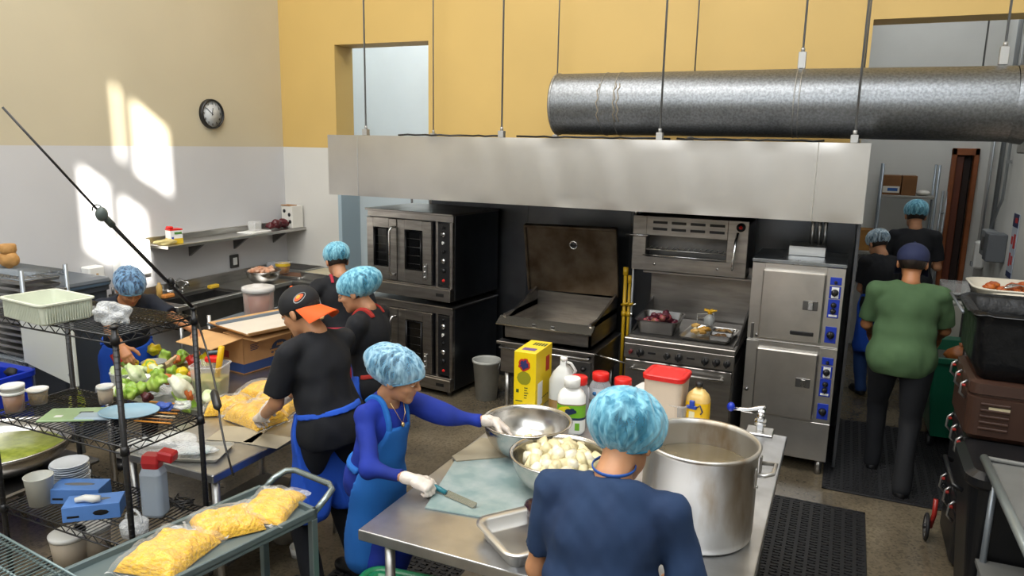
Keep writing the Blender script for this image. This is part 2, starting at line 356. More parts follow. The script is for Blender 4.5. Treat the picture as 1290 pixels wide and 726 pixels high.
MB().box(3.42, 3.72, -.30, .30, -.34, .32, .01).build('transition_box', mat('duct box steel', (.5, .51, .52), .4, .85, .2, 30), du)
for X, Y, zb, L in ((-2.36+1.94, 6.12, 2.99, 'rod with a tall bracket holding the middle seam of the duct'), (.86, 6.12, 2.985, 'rod with a tall bracket holding the right end of the duct'), (1.0, 8.2, 3.0, 'thin rod hanging in the opening above the duct')):
    hanger(0, Y, 7.98 if Y < 7 else 5.98, zb, L, .008, X, (.055, .04, .12))
# wall clock
ck = thing('wall_clock', 'round black wall clock with white face on the cream wall', 'clock', (-6, 5.745, 2.635)); ck.rotation_euler = (0, R(90), 0)
CR = .148
MB().lathe([(CR, 0), (CR, .03), (CR*.96, .045), (CR*.88, .045), (CR*.87, .03)], n=40).build('rim', black, ck)
MB().lathe([(CR*.88, .02), (CR*.88, .024)], n=40, cap1=True).build('face', mat('clock face', 'd9dde0', .4), ck)
for i in range(12):
    a = R(i*30); cu = bpy.data.curves.new('numeral', 'FONT'); cu.body = str(i if i else 12); cu.size = .034; cu.align_x = 'CENTER'; cu.align_y = 'CENTER'; cu.extrude = .001
    tmp = bpy.data.objects.new('numeral_curve', cu); COL.objects.link(tmp); bpy.context.view_layer.update()
    me = bpy.data.meshes.new_from_object(tmp.evaluated_get(bpy.context.evaluated_depsgraph_get())); bpy.data.objects.remove(tmp)
    me.materials.clear(); me.materials.append(black); o = bpy.data.objects.new('numeral', me); COL.objects.link(o); o.parent = ck
    o.location = (-math.cos(a)*.105, math.sin(a)*.105, .026); o.rotation_euler = (0, 0, R(90))
def hand(ang, L, w_, nm):
    a = R(ang); MB().tube([(math.cos(a)*.015, -math.sin(a)*.015, .028), (-math.cos(a)*L, math.sin(a)*L, .028)], w_, 4).build(nm, black, ck)
hand(12, .06, .004, 'hour_hand'); hand(-52, .09, .003, 'minute_hand')
# pipes, boxes and the sign on the right wall
pm = mat('grey conduit', (.34, .36, .38), .45, .7)
p = MB(); p.tube([(1.37, 9.0, 5.9), (1.37, 9.0, 1.62)], .022, 10); p.build('conduit', pm); tag(bpy.data.objects['conduit'], 'thick grey conduit running down the right wall to the electrical box', 'conduit')
p = MB(); p.tube([(1.365, 8.6, 5.9), (1.365, 8.6, 1.95), (1.35, 8.66, 1.85), (1.35, 8.9, 1.66)], .014, 8)
for z in (2.3, 2.6, 3.2): p.box(1.35, 1.395, 8.58, 8.62, z, z+.03)
tag(p.build('conduit', pm), 'thinner grey conduit bent toward the electrical box', 'conduit')
p = MB(); p.tube([(1.37, 9.55, 2.6), (1.37, 9.55, 1.3)], .01, 6); tag(p.build('conduit', pm), 'short thin conduit near the far corner of the right wall', 'conduit')
bx = thing('electrical_box', 'grey electrical box on the right wall under the conduits', 'electrical box', (1.4, 8.85, 1.36))
MB().box(-.11, 0, -.16, .16, 0, .26, .006).build('housing', mat('grey box paint', '8b8f92', .5), bx); MB().box(-.125, -.11, -.07, .02, .06, .2, .004).build('cover', steel_d, bx)
bx = tag(MB().box(-.16, 0, -.1, .1, 0, .27, .008).build('control_box', mat('dark grey box paint', '55595d', .45)), 'darker grey control box beside the electrical box', 'control box', loc=(1.4, 8.35, 1.37))
bx = thing('soap_dispenser', 'white dispenser on the right wall near the far corner', 'dispenser', (1.4, 9.4, 1.15))
MB().box(-.1, 0, -.07, .07, 0, .3, .02).build('housing', white_p, bx); MB().box(-.12, -.1, -.04, .04, .02, .07, .004).build('lever', mat('grey plastic', '8d8f90', .4), bx)
for y, z, n_ in ((9.0, .95, 'upper white outlet plate near the electrical box'), (8.2, .98, 'white outlet plate above the rail on the right wall')):
    t = thing('wall_outlet', n_, 'outlet', (1.4, y, z)); MB().box(-.012, 0, -.06, .06, 0, .13, .004).build('plate', white_e, t)
    MB().box(-.016, -.012, -.03, .03, .03, .1, .003).build('socket', mat('grey plastic', '8d8f90', .4), t)
sgn = thing('safety_poster', 'tall poster with red and dark blue blocks on the right wall', 'poster', (1.397, 7.95, 1.28))
MB().box(-.006, 0, -.12, .12, 0, .58).build('sheet', mat('poster paper', 'a9b2be', .5), sgn)
q = MB(); q.box(-.008, -.006, -.12, .12, .0, .05); q.box(-.008, -.006, -.12, .12, .46, .58); q.build('border', mat('poster navy', '1c2850', .5), sgn)
q = MB(); q.box(-.008, -.006, -.09, -.01, .27, .40); q.box(-.008, -.006, .02, .09, .30, .37); q.box(-.008, -.006, -.07, .0, .12, .2); q.box(-.008, -.006, .03, .08, .1, .22); q.box(-.0095, -.008, -.08, .02, .5, .545); q.build('picture_blocks', mat('poster red', 'b3241e', .5), sgn)
# ================================================================ COOKING LINE
knob_m = black
def knob(b, p, r, d, n=14): b.cyl(p, (p[0], p[1]-d, p[2]), r, n, r*.85)
# ---- convection ovens, stacked. origin: front left foot on the floor; front faces -Y
def oven(z, lab):
    t = thing('convection_oven', lab, 'oven', (-4.29, 6.02, z), R(-6.5), 'stacked convection ovens'); W, D = 1.03, .78; z0 = .06; H_ = .80
    MB().box(0, W, .03, D, z0, z0+H_, .004).build('body', steel_w, t)
    f = MB(); f.box(0, W, 0, .03, z0+.74, z0+H_, .003); f.box(-.0, W, -.05, .03, z0, z0+.115, .006); f.box(.0, W, -.035, .03, z0+.115, z0+.13, .003); f.box(W-.19, W-.165, -.01, .03, z0+.13, z0+.74); f.box(W-.03, W, -.01, .03, z0+.13, z0+.74)
    f.build('front_frame', steel_o, t)
    MB().box(-.012, W+.012, -.03, D, z0+H_, z0+H_+.02, .004).build('top_panel', steel_o, t)
    for (a, b, nm) in ((.012, .385, 'l'), (.395, .80, 'r')):
        zz0, zz1 = z0+.138, z0+.735; gx0, gx1 = (a+.085, b-.095) if nm == 'l' else (a+.09, b-.105); gz0, gz1 = zz0+.12, zz1-.09
        d = MB(); d.box(a, gx0, -.03, .01, zz0, zz1, .004); d.box(gx1, b, -.03, .01, zz0, zz1, .004); d.box(gx0, gx1, -.03, .01, zz0, gz0); d.box(gx0, gx1, -.03, .01, gz1, zz1)
        dd = d.build('door', steel_o, t)
        MB().box(gx0, gx1, -.01, .005, gz0, gz1).build('glass', glass_d, dd)
        g = MB(); g.tube([(gx0+.012, -.03, gz0+.012), (gx1-.012, -.03, gz0+.012), (gx1-.012, -.03, gz1-.012), (gx0+.012, -.03, gz1-.012)], .012, 6, closed=True); g.build('gasket', black, dd)
        rk = MB()
        for k in range(4): rk.tube([(gx0+.01, -.008, gz0+.06+k*.08), (gx1-.01, -.008, gz0+.06+k*.08)], .003, 4)
        rk.build('oven_rack', steel_d, dd)
        if nm == 'l':
            hx = b-.03; hh = MB(); hh.tube([(hx+.02, -.03, zz0+.06), (hx, -.075, zz0+.065), (hx-.01, -.085, zz0+.10), (hx-.01, -.085, zz1-.12), (hx, -.075, zz1-.08), (hx+.02, -.03, zz1-.075)], .0125, 10)
            hh.build('handle', chrome, dd)
        else:
            l = MB(); l.box(b-.085, b-.045, -.045, -.03, zz0+.05, zz0+.2, .004)
            for q in (.07, .12, .17): knob(l, (b-.065, -.045, zz0+q), .013, .012)
            l.build('latch', mat('latch steel', (.5, .5, .5), .3, 1), dd)
    cp = MB().box(W-.165, W-.03, -.012, .03, z0+.15, z0+.73, .003).build('control_panel', black, t)
    for i, q in enumerate((.69, .63, .55, .47, .38, .29)):
        k = MB(); k.cyl((W-.098, -.012, z0+q), (W-.098, -.03, z0+q), .024 if i in (1, 4, 5) else .012, 16); k.box(W-.101, W-.095, -.036, -.028, z0+q-.015, z0+q+.015)
        k.build('knob', white_p if i in (2,) else (chrome if i in (1, 4) else black), cp)
    MB().cyl((W-.098, -.012, z0+.195), (W-.098, -.02, z0+.195), .014).build('red_button', red_p, cp)
    MB().box(W-.16, W-.07, -.052, -.05, z0+.045, z0+.075).build('nameplate', black, t)
    return t
oven(.875, 'upper convection oven of the stack, with double glass doors')
ov = oven(.0, 'lower convection oven of the stack, partly hidden by the workers')
for x in (.06, .95):
    for y in (.06, .70): MB().cyl((x, y, 0), (x, y, .06), .022, 10).build('leg', steel, ov)
# grey shelving and gear in the room beyond the gap left of the ovens
rk = thing('storage_rack', 'dark rack of pans beyond the pass-through beside the ovens', 'rack', (-5.4, 8.6, 0))
for x in (0, .9): 
    for y in (0, .5): MB().cyl((x, y, 0), (x, y, 1.9), .015, 8).build('post', steel_d, rk)
for z in (.5, .85, 1.15, 1.4, 1.7): MB().box(0, .9, 0, .5, z, z+.02).build('shelf', steel_d, rk)
for i, (x, z, c_) in enumerate(((-5.2, 1.17, 'grey'), (-4.95, 1.42, 'black'), (-4.75, 1.17, 'white'), (-5.25, 1.72, 'dark'))):
    b = MB(); b.rrlathe([(.02, 0), (0, .12), (-.008, .12), (-.008, .13), (.004, .13)], .22, .3, .03)
    tag(b.build('storage_tub', {'grey': pm, 'black': black, 'white': white_p, 'dark': steel_d}[c_]), c_+' tub on the dark rack beyond the pass-through', 'tub', loc=(x, 8.85, z))
# ---- braising pan with its lid up
bp_ = thing('tilting_skillet', 'large stainless tilting skillet with its browned lid standing open', 'skillet', (-2.66, 5.62, 0)); W, D = .86, .80
b = MB(); b.box(0.0, W, .05, D, .42, .68, .006); b.build('stand_body', steel_o, bp_)
MB().box(-.02, W+.02, .0, D, .685, .71, .004).build('shelf_edge', steel_o, bp_)
q = MB(); q.tube([(.02, -.02, .66), (W-.02, -.02, .66)], .009, 8); q.box(.02, .04, -.02, .05, .65, .67); q.box(W-.04, W-.02, -.02, .05, .65, .67); q.build('towel_bar', chrome, bp_)
for x in (.05, W-.05):
    for y in (.1, D-.06): MB().cyl((x, y, 0), (x, y, .42), .022, 10).build('leg', steel, bp_)
# pan: open box
pan = MB(); T_ = .025; z0, z1 = .73, .90
pan.box(.03, W-.03, .03, D-.02, z0, z0+.02); pan.box(.03, W-.03, .03, .05, z0, z1); pan.box(.03, .05, .03, D-.02, z0, z1+.05); pan.box(W-.05, W-.03, .03, D-.02, z0, z1+.05); pan.box(.03, W-.03, D-.04, D-.02, z0, z1+.13)
pan.build('pan', steel_o, bp_)
MB().box(.05, W-.05, .05, D-.04, z0+.02, z0+.06).build('cooking_surface', mat('seasoned steel', (.22, .19, .15), .3, .9, .5, 4, col2=(.38, .33, .27)), bp_)
lp = MB(); lp.prism([(-.0, 0), (W, 0), (W, .11), (0, .11)], 0, .012, Matrix.Translation((0, -.05, .87)) @ Matrix.Rotation(R(28), 4, 'X')); lp.build('pouring_lip', mat('polished lip', (.62, .58, .5), .25, 1), bp_)
for x in (.03, W-.05): 
    s_ = MB(); s_.add([(x, .04, .9), (x, D-.02, .9), (x, D-.02, 1.08), (x+.02, .04, .9), (x+.02, D-.02, .9), (x+.02, D-.02, 1.08)], [(0, 1, 2), (3, 5, 4), (0, 2, 5, 3), (0, 3, 4, 1), (1, 4, 5, 2)]); s_.build('side_splash', steel_d, bp_)
ld = MB(); T0 = Matrix.Translation((.405, .765, 1.045)) @ Matrix.Rotation(R(11), 4, 'X') @ Matrix.Rotation(R(-1), 4, 'Y')
ld.box(-.44, .44, -.012, .012, 0, .64, .004, T0); ld.box(-.44, .44, -.045, .012, .625, .65, .004, T0); ld.box(-.445, -.425, -.04, .01, 0, .64, .003, T0); ld.box(.425, .445, -.04, .01, 0, .64, .003, T0)
lid = ld.build('lid', steel_b, bp_)
k = MB(); k.tube([T0 @ Vector((.03+.035*math.cos(a), -.016, .47+.035*math.sin(a))) for a in [i*PI/8 for i in range(16)]], .008, 6, closed=True); k.build('vent_ring', chrome, lid)
MB().cyl(T0 @ Vector((.03, -.013, .47)), T0 @ Vector((.03, -.018, .47)), .03, 20).build('vent_hole', black, lid)
for x in (.33, .50): MB().box(x, x+.035, -.045, -.03, .885, .91, .003).build('lip_badge', steel_d, bp_)
kb = MB(); kb.box(.62, .84, .03, .05, .48, .62, .002); kb.build('control_plate', steel_d, bp_)
for x in (.68, .78): k = MB(); knob(k, (x, .03, .56), .022, .03); k.build('knob', black, bp_)
pp = tag(MB().tube([(-1.80, 5.66, .70), (-1.49, 5.64, .66)], .009, 8).build('pipe', chrome), 'thin steel pipe joining the skillet to the range', 'pipe')
# ---- range with salamander
rg = thing('range', 'stainless range with a row of black knobs and an oven below', 'range', (-1.50, 5.50, 0)); W, D = .84, .84
MB().box(0, W, .04, D, .12, .78, .004).build('body', steel_d, rg)
MB().box(-.005, W+.005, -.0, D, .875, .92, .006).build('front_ledge', steel_o, rg)
cp = MB().box(0, W, .0, .04, .76, .875, .003).build('control_panel', steel_o, rg)
for x, big in ((.055, 0), (.13, 1), (.34, .7), (.43, 1), (.63, 1), (.71, 1), (.79, .8)):
    k = MB(); r_ = .016+.014*big; k.cyl((x, 0, .815), (x, -.035, .815), r_, 16, r_*.85); k.box(x-.005, x+.005, -.045, -.03, .815-r_, .815+r_); k.build('knob', mat('dark red plastic', '5a1518', .4) if x < .1 else black, cp)
for x in (.22, .52): MB().box(x-.03, x+.03, -.004, 0, .808, .824).build('slot', black, cp)
d = MB(); d.box(.01, W-.01, 0, .04, .30, .745, .005); dd = d.build('oven_door', steel_o, rg)
h = MB(); h.tube([(.06, -.05, .69), (W-.06, -.05, .69)], .011, 10)
for x in (.08, W-.08): h.cyl((x, 0, .69), (x, -.05, .69), .012, 8)
h.build('handle', chrome, dd); MB().box(.01, W-.01, 0, .04, .12, .29, .004).build('kick_panel', steel_d, rg)
for x in (.06, W-.06):
    for y in (.1, D-.06): MB().cyl((x, y, 0), (x, y, .12), .02, 8).build('leg', steel, rg)
MB().box(.02, W-.02, .06, D-.03, .92, .932).build('griddle_plate', mat('griddle steel', (.2, .19, .18), .3, .9, .3, 6), rg)
for x in (.0, W-.015): MB().add([(x, .15, .92), (x, D, .92), (x, D, 1.10), (x+.015, .15, .92), (x+.015, D, .92), (x+.015, D, 1.10)], [(0, 1, 2), (3, 5, 4), (0, 2, 5, 3), (0, 3, 4, 1), (1, 4, 5, 2)]).build('splash_guard', steel_d, rg)
MB().box(-.02, W+.0, D, D+.03, .92, 1.42, .004).build('backguard', steel_o, rg)
MB().box(-.04, W+.03, .62, D+.1, 1.34, 1.36, .003).build('high_shelf', steel_o, rg)
sb = thing('salamander_broiler', 'stainless salamander broiler above the range with vent slots and a lever', 'broiler', (-1.64, 6.10, 1.365)); W, D, Hh = .94, .5, .46
b = MB(); b.box(0, W, .03, D, 0, .03); b.box(0, W, .03, D, Hh-.03, Hh); b.box(0, .10, .03, D, 0, Hh); b.box(W-.15, W, .03, D, 0, Hh); b.box(.1, W-.15, .2, D, 0, Hh); b.build('body', steel_d, sb)
f = MB(); f.box(0, W, 0, .03, 0, .12, .003); f.box(0, .115, 0, .03, .12, Hh, .003); f.box(W-.16, W, 0, .03, .12, Hh, .003); f.box(.115, W-.16, 0, .03, .30, Hh, .003); f.build('front_frame', steel_o, sb)
sl_ = MB()
for r_ in range(2):
    for i in range(4):
        xx = .17+i*.155; zz = .345+r_*.055
        sl_.box(xx, xx+.12, -.003, 0, zz, zz+.022, .002)
sl_.build('vent_slots', black, sb)
g = MB()
for k in range(14): g.tube([(.12+k*.047, .02, .18), (.12+k*.047, .2, .18)], .004, 5)
g.tube([(.11, .01, .18), (W-.16, .01, .18)], .007, 6); g.build('grid', steel, sb)
MB().tube([(.10, -.02, .135), (W-.16, -.02, .135)], .006, 6).build('rail_bar', chrome, sb)
l = MB(); l.tube([(W-.08, -.01, .36), (W-.085, -.07, .30), (W-.095, -.09, .12), (W-.095, -.085, .07)], [.014, .012, .009, .007], 8); l.build('lever', chrome, sb)
k = MB(); k.cyl((W-.06, 0, .41), (W-.06, -.02, .41), .035, 20); k.build('dial', black, sb); MB().cyl((W-.06, -.02, .41), (W-.06, -.028, .41), .014, 12).build('dial_button', red_p, sb)
for x in (.2, .72): MB().cyl((x, 0, .06), (x, -.01, .06), .012, 8).build('bolt', chrome, sb)
# gas lines
yel = mat('yellow gas hose', 'c9a01c', .45)
for i, (x, c_, r_, z1_, L) in enumerate(((-1.74, yel, .016, 1.32, 'yellow gas hose standing between the skillet and the range'), (-1.70, yel, .012, 1.25, 'second, thinner yellow gas hose beside the range'), (-1.67, rod_m, .013, 1.85, 'grey gas pipe rising to the left side of the broiler'))):
    p = MB(); p.tube([(x, 6.3, .3), (x+.01*math.sin(i*3), 6.3, .8), (x, 6.3, z1_)], r_, 8)
    t = thing('gas_hose' if i < 2 else 'gas_pipe', L, 'gas line', (0, 0, 0)); p.build('hose' if i < 2 else 'pipe', c_, t)
    f = MB(); f.cyl((x, 6.3, z1_-.05), (x, 6.3, z1_+.02), r_*1.5, 8); f.cyl((x, 6.3, .9), (x, 6.3, .94), r_*1.5, 8); f.cyl((x-.02, 6.28, 1.0), (x+.05, 6.25, 1.03), .01, 6); f.build('fitting', chrome if i == 2 else yel, t)
MB_ = MB(); MB_.tube([(-1.69, 6.08, 1.66), (-1.50, 6.06, 1.665)], .008, 6); tag(MB_.build('gas_pipe', chrome), 'short pipe entering the left end of the broiler', 'pipe')
# ---- steamers, stacked
steel_s = mat('steamer steel', (.66, .64, .61), .3, 1, .2, 3)
def steamer():
    t = thing('double_steamer', 'tall double-door stainless steamer with blue control panels', 'steamer', (-.60, 5.64, 0)); W, D = .63, .62
    MB().box(0, W, .03, D, .12, 1.58, .004).build('body', steel_s, t)
    MB().box(-.005, W+.005, -.01, D, 1.58, 1.605, .004).build('top_panel', mat('steamer top', (.42, .46, .50), .25, 1, .3, 6), t)
    for z0, z1 in ((.42, .985), (1.0, 1.575)):
        f = MB(); f.box(0, .09, 0, .03, z0, z1, .002); f.box(.51, W, 0, .03, z0, z1, .002); f.box(.09, .51, 0, .03, z0, z0+.03); f.box(.09, .51, 0, .03, z1-.06, z1); f.build('front_frame', steel_s, t)
        d = MB(); d.box(.08, .505, -.035, .0, z0+.02, z1-.045, .008); dd = d.build('door', mat('steamer door steel', (.72, .69, .65), .29, 1, .25, 3), t)
        h = MB(); h.box(.37, .47, -.04, -.034, z0+.26, z0+.33, .003); h.build('handle_recess', steel_d, dd)
        MB().box(.405, .44, -.055, -.038, z0+.265, z0+.325, .004).build('handle', chrome, dd)
        cp = MB()
        for a, b in ((z1-.12, z1-.065), (z1-.22, z1-.13), (z1-.36, z1-.225), (z0+.03, z0+.15)): cp.box(.535, .61, -.006, 0, a, b, .002)
        cp = cp.build('control_panel', mat('blue control label', '17329c', .4), t)
        for zz, r_, m_ in ((z1-.175, .026, black), (z1-.265, .02, black), (z1-.31, .02, black), (z0+.09, .028, black), (z1-.10, .012, black)): k = MB(); k.cyl((.572, -.006, zz), (.572, -.03, zz), r_, 16, r_*.8); k.box(.569, .575, -.036, -.028, zz-r_, zz+r_); k.build('knob', m_, cp)
        w_ = MB(); w_.box(.55, .598, -.008, -.006, z1-.215, z1-.135); w_.box(.545, .60, -.008, -.006, z1-.35, z1-.335); w_.build('white_label', white_p, cp)
    MB().box(.0, W, 0, .03, .12, .415, .003).build('base_panel', steel_s, t)
    MB().box(.30, .46, -.042, -.034, 1.07, 1.10, .004).build('nameplate', black, t)
    l = MB(); l.box(.025, .045, -.01, 0, 1.0, 1.12, .004); l.cyl((.07, 0, 1.03), (.07, -.015, 1.03), .012); l.cyl((.03, 0, .6), (.03, -.012, .6), .014); l.build('hinge', steel_d, t)
    for x in (.05, W-.05):
        for y in (.06, D-.06): MB().cyl((x, y, 0), (x, y, .12), .024, 10).build('leg', steel, t)
    v = MB(); v.box(.22, .48, .3, .55, 1.605, 1.68, .004); v.build('vent_box', steel, t)
    v = MB(); 
    for x in (.37, .42, .46): v.cyl((x, .45, 1.66), (x, .45, 1.95), .014, 8)
    v.build('vent_pipe', steel, t)
steamer()
# ---- food on the range
rp = thing('roasting_pan', 'dark roasting pan of purple-red vegetables on the left of the range top', 'pan', (-1.30, 5.82, .935), R(3))
v = MB(); v.rrlathe([(.03, 0), (0, .10), (-.012, .104), (-.012, .11), (.003, .11), (.033, .008)], .33, .40, .05, cap1=True); v.build('pan', steel_d, rp)
beet = mat('beet skin', '5f1a2c', .45, var=.5, vs=14, col2='2c0d18', bump=.2); beet2 = mat('cut beet', '933249', .5, var=.4, vs=20, col2='6d5a30')
for i in range(26):
    a = NR.rand()*6.28; rr = math.sqrt(NR.rand())
    x = -1.30+rr*.13*math.cos(a); y = 5.82+rr*.16*math.sin(a); z = .98+.085*(1-rr*rr)*(.45+.7*NR.rand())
    o = MB().ell((0, 0, 0), (.032, .028, .026), 10, 7, noise=.22, seed=i).build('beet', beet if i % 3 else beet2); tag(o, 'chunk of purple-red beet heaped in the roasting pan on the range', 'vegetable', 'beet chunks in the roasting pan on the range', loc=(x, y, z)); o.rotation_euler = (NR.rand()*3, NR.rand()*3, 0)
st = thing('sheet_tray', 'bent steel sheet tray of cooked food on the right of the range top', 'tray', (-.90, 5.80, .935), R(-3))
v = MB(); v.rrlathe([(.02, 0), (0, .022), (-.008, .026), (.004, .026), (.02, .006)], .37, .45, .03, cap1=True); v.build('tray', steel, st)
v = MB(); v.tube([(-.15, .2, .02), (-.15, .2, .12), (-.02, .2, .14), (-.02, .2, .02)], .005, 6); v.tube([(-.15, .2, .09), (-.02, .2, .1)], .004, 6); v.build('wire_rack', steel, st)
for i, (x, y, w_, d_, c_, L) in enumerate(((-.80, 5.84, .16, .11, '8a6a3a', 'dark pan of brown stew at the back of the sheet tray'), (-.80, 5.69, .17, .12, '6b4a22', 'dark pan of browned food at the front of the sheet tray'))):
    t = thing('food_pan', L, 'pan', (x, y, .943), 0); v = MB(); v.rrlathe([(.01, 0), (0, .04), (-.006, .042), (.002, .042), (.012, .006)], w_, d_, .02, cap1=True); v.build('pan', steel_d, t)
    v = MB(); 
    for k in range(14): v.ell(((NR.rand()-.5)*w_*.7, (NR.rand()-.5)*d_*.7, .024+NR.rand()*.012), (.02, .015, .012), 8, 6, noise=.3, seed=k)
    v.build('food', mat('stewed food %d' % i, c_, .4, var=.6, vs=30, col2='2d1c0c'), t)['kind'] = 'stuff'
for i in range(8):
    x, y = -1.03+.10*NR.rand(), 5.66+.2*NR.rand()
    o = MB().ell((0, 0, 0), (.045, .02, .018), 10, 7, noise=.25, seed=i).build('roasted_vegetable', mat('roast veg %d' % (i % 3), ['d8c79a', 'b98a3a', 'c9a05a'][i % 3], .45, var=.4, vs=25)); tag(o, 'pale roasted vegetable piece on the left of the sheet tray', 'vegetable', 'roasted pieces on the sheet tray', loc=(x, y, .975+.01*(i % 3))); o.rotation_euler = (0, .2, NR.rand()*3)
wb_ = thing('wrapped_bundle', 'small grey knotted plastic bundle behind the sheet tray', 'bundle', (-.94, 6.0, .965))
MB().ell((0, 0, .05), (.045, .04, .05), 14, 10, noise=.12, seed=3).build('bundle', mat('grey film', '8b8d8c', .3, bump=.3, bs=40), wb_)
f = MB()
for a in range(5): f.tube([(0, 0, .09), (.02*math.cos(a*1.3), .01*math.sin(a*1.3), .13), (.055*math.cos(a*1.3), .04*math.sin(a*1.3), .135)], [.008, .012, .006], 6)
f.build('tie', mat('yellow tie', 'd5a520', .5), wb_)
# bucket under the skillet
bk = thing('utility_bucket', 'white plastic bucket on the floor left of the skillet', 'bucket', (-2.98, 6.05, 0))
MB().lathe([(.10, 0), (.13, .36), (.138, .36), (.138, .385), (.128, .385), (.125, .36), (.10, .02)], n=28, cap1=True).build('pail', mat('grimy white plastic', 'b9b9b2', .45, var=.15, vs=8), bk)
MB().tube(arc((0, 0, .36), .137, PI, 2*PI, 14, (1, 0, 0), (0, .2, .98)), .003, 5).build('handle', steel, bk)
# ================================================================ FRONT WORKTABLE
TX0, TX1, TY0, TY1, TZ = -1.65, -.18, 2.21, 4.03, .88
tb = thing('steel_worktable', 'long stainless steel worktable holding the stockpot and big bowls', 'table', (TX0, TY0, 0)); W, D = TX1-TX0, TY1-TY0
MB().box(0, W, 0, D, TZ-.045, TZ, .005, seg=2).build('tabletop', steel_t, tb)
MB().box(.06, W-.06, .06, D-.06, .25, .27, .004).build('undershelf', steel_d, tb)
for x in (.09, W-.09):
    for y in (.09, D-.09):
        lg = MB().cyl((x, y, .03), (x, y, TZ-.045), .021, 12).build('leg', steel, tb); MB().cyl((x, y, 0), (x, y, .035), .026, 12).build('foot', black, lg)
def onz(x, y, z=TZ): return (x, y, z+.001)
# big pot
def pot(loc, r, h):
    t = thing('stockpot', 'huge dented aluminium stockpot with a greasy stained wall', 'pot', loc)
    M_ = mat('stained pot aluminium', (.57, .56, .54), .38, 1, .45, 5, col2=(.30, .22, .13), bump=.2, bs=7, stretch=(1, 1, .35), detail=10, cut=(.54, .70))
    MB().lathe([(r*.93, 0), (r*.985, .012), (r, .04), (r, h-.02), (r+.008, h-.016), (r+.011, h-.004), (r+.006, h+.003), (r-.004, h), (r-.006, h-.02), (r-.006, .03), (r*.9, .014)], n=72, cap1=True).build('pot_wall', M_, t)
    MB().lathe([(r-.008, h*.72), (r-.008, h*.72+.002)], n=48, cap1=True).build('broth', mat('thin brown broth', '6e6248', .12, var=.5, vs=5, col2='94876a'), t)
    for a in (R(-2), R(178)):
        u = Vector((math.cos(a), math.sin(a), 0)); v_ = Vector((-math.sin(a), math.cos(a), 0)); zz = h*.80
        hd = MB(); q = .062
        pts = [u*(r+.003)-v_*q+Vector((0, 0, zz)), u*(r+.035)-v_*q+Vector((0, 0, zz+.004)), u*(r+.062)-v_*q*.75+Vector((0, 0, zz+.012)), u*(r+.062)+v_*q*.75+Vector((0, 0, zz+.012)), u*(r+.035)+v_*q+Vector((0, 0, zz+.004)), u*(r+.003)+v_*q+Vector((0, 0, zz))]
        hd.tube(pts, .0085, 8)
        for s_ in (-q, q):
            c_ = u*(r+.004)+v_*s_+Vector((0, 0, zz-.015)); hd.box(-.014, .014, -.004, .004, -.045, .035, .003, basis(c_, x=v_, y=u)); hd.cyl(c_+Vector((0, 0, -.03)), c_+u*.01+Vector((0, 0, -.03)), .006, 8)
        hd.build('handle', alum, t)
    return t
pot((-.44, 2.82, TZ+.001), .22, .385)
def bowl(loc, r, h, lab, nm='mixing_bowl'):
    t = thing(nm, lab, 'bowl', loc)
    n = 14; out = [(r*.30+(r*.70)*math.sin(PI/2*i/n), h*(1-math.cos(PI/2*i/n))) for i in range(n+1)]
    inn = [(max(.01, a-.004), b+.004) for a, b in out[::-1]]; inn[0] = (r-.004, h)
    pr = [(.01, 0)]+out+[(r+.012, h+.001), (r+.014, h+.005), (r+.008, h+.007), (r-.002, h+.005)]+inn[1:]+[(.01, .004)]
    MB().lathe(pr, n=64).build('bowl', mat('bowl steel', (.62, .60, .57), .2, 1, .15, 3), t); return t
B1 = (-1.345, 3.19, TZ+.002); bowl(B1, .212, .17, 'large steel bowl the woman reaches into, with a little potato in it')
B2 = (-1.06, 2.90, TZ+.002); bowl(B2, .212, .165, 'large steel bowl heaped with pale potato cubes')
pot_m = mat('potato flesh', 'e9dcae', .4, var=.18, vs=18, bump=.1); pot_m2 = mat('creamy potato flesh', 'f1e9cf', .4, var=.15, vs=12)
def chunk(i):
    bm = bmesh.new(); bmesh.ops.create_cube(bm, size=1); rr = random.Random(i)
    for v in bm.verts: v.co = Vector((v.co.x*(.044+rr.random()*.024)+rr.uniform(-.006, .006), v.co.y*(.038+rr.random()*.02)+rr.uniform(-.006, .006), v.co.z*(.034+rr.random()*.014)+rr.uniform(-.005, .005)))
    bmesh.ops.bevel(bm, geom=bm.edges[:], offset=.005, segments=2, affect='EDGES'); b = MB(); b.bm(bm, smooth=True); return b
protos = [chunk(i).build('potato_cube', pot_m if i % 3 else pot_m2) for i in range(6)]
for i, p in enumerate(protos): tag(p, 'pale raw potato cube in a steel bowl', 'potato')
used = [0]*6
def put_chunk(i, loc, lab, g):
    j = i % 6
    if used[j]: o = protos[j].copy(); COL.objects.link(o)
    else: o = protos[j]; used[j] = 1
    o.location = loc; o.rotation_euler = (NR.rand()*6, NR.rand()*6, NR.rand()*6); tag(o, lab, 'potato', g)
n = 0
for layer, (z, R_) in enumerate(((.075, .125), (.105, .15), (.135, .162), (.158, .135), (.178, .07))):
    k = int(R_*R_*PI/(.045**2))
    for i in range(k):
        q = math.sqrt((i+.5)/k)*R_; a = i*2.39996+layer
        put_chunk(n, (B2[0]+q*math.cos(a), B2[1]+q*math.sin(a), B2[2]+z+.008*NR.rand()), 'pale raw potato cube in the full steel bowl', 'potato cubes heaped in the full bowl'); n += 1
for i in range(22):
    q = math.sqrt(NR.rand())*.085; a = NR.rand()*6.28
    put_chunk(n, (B1[0]+.03+q*math.cos(a), B1[1]-.0+q*math.sin(a)*.8, B1[2]+.04+.02*NR.rand()), 'pale raw potato cube in the bowl the woman reaches into', 'potato cubes in the nearly empty bowl'); n += 1
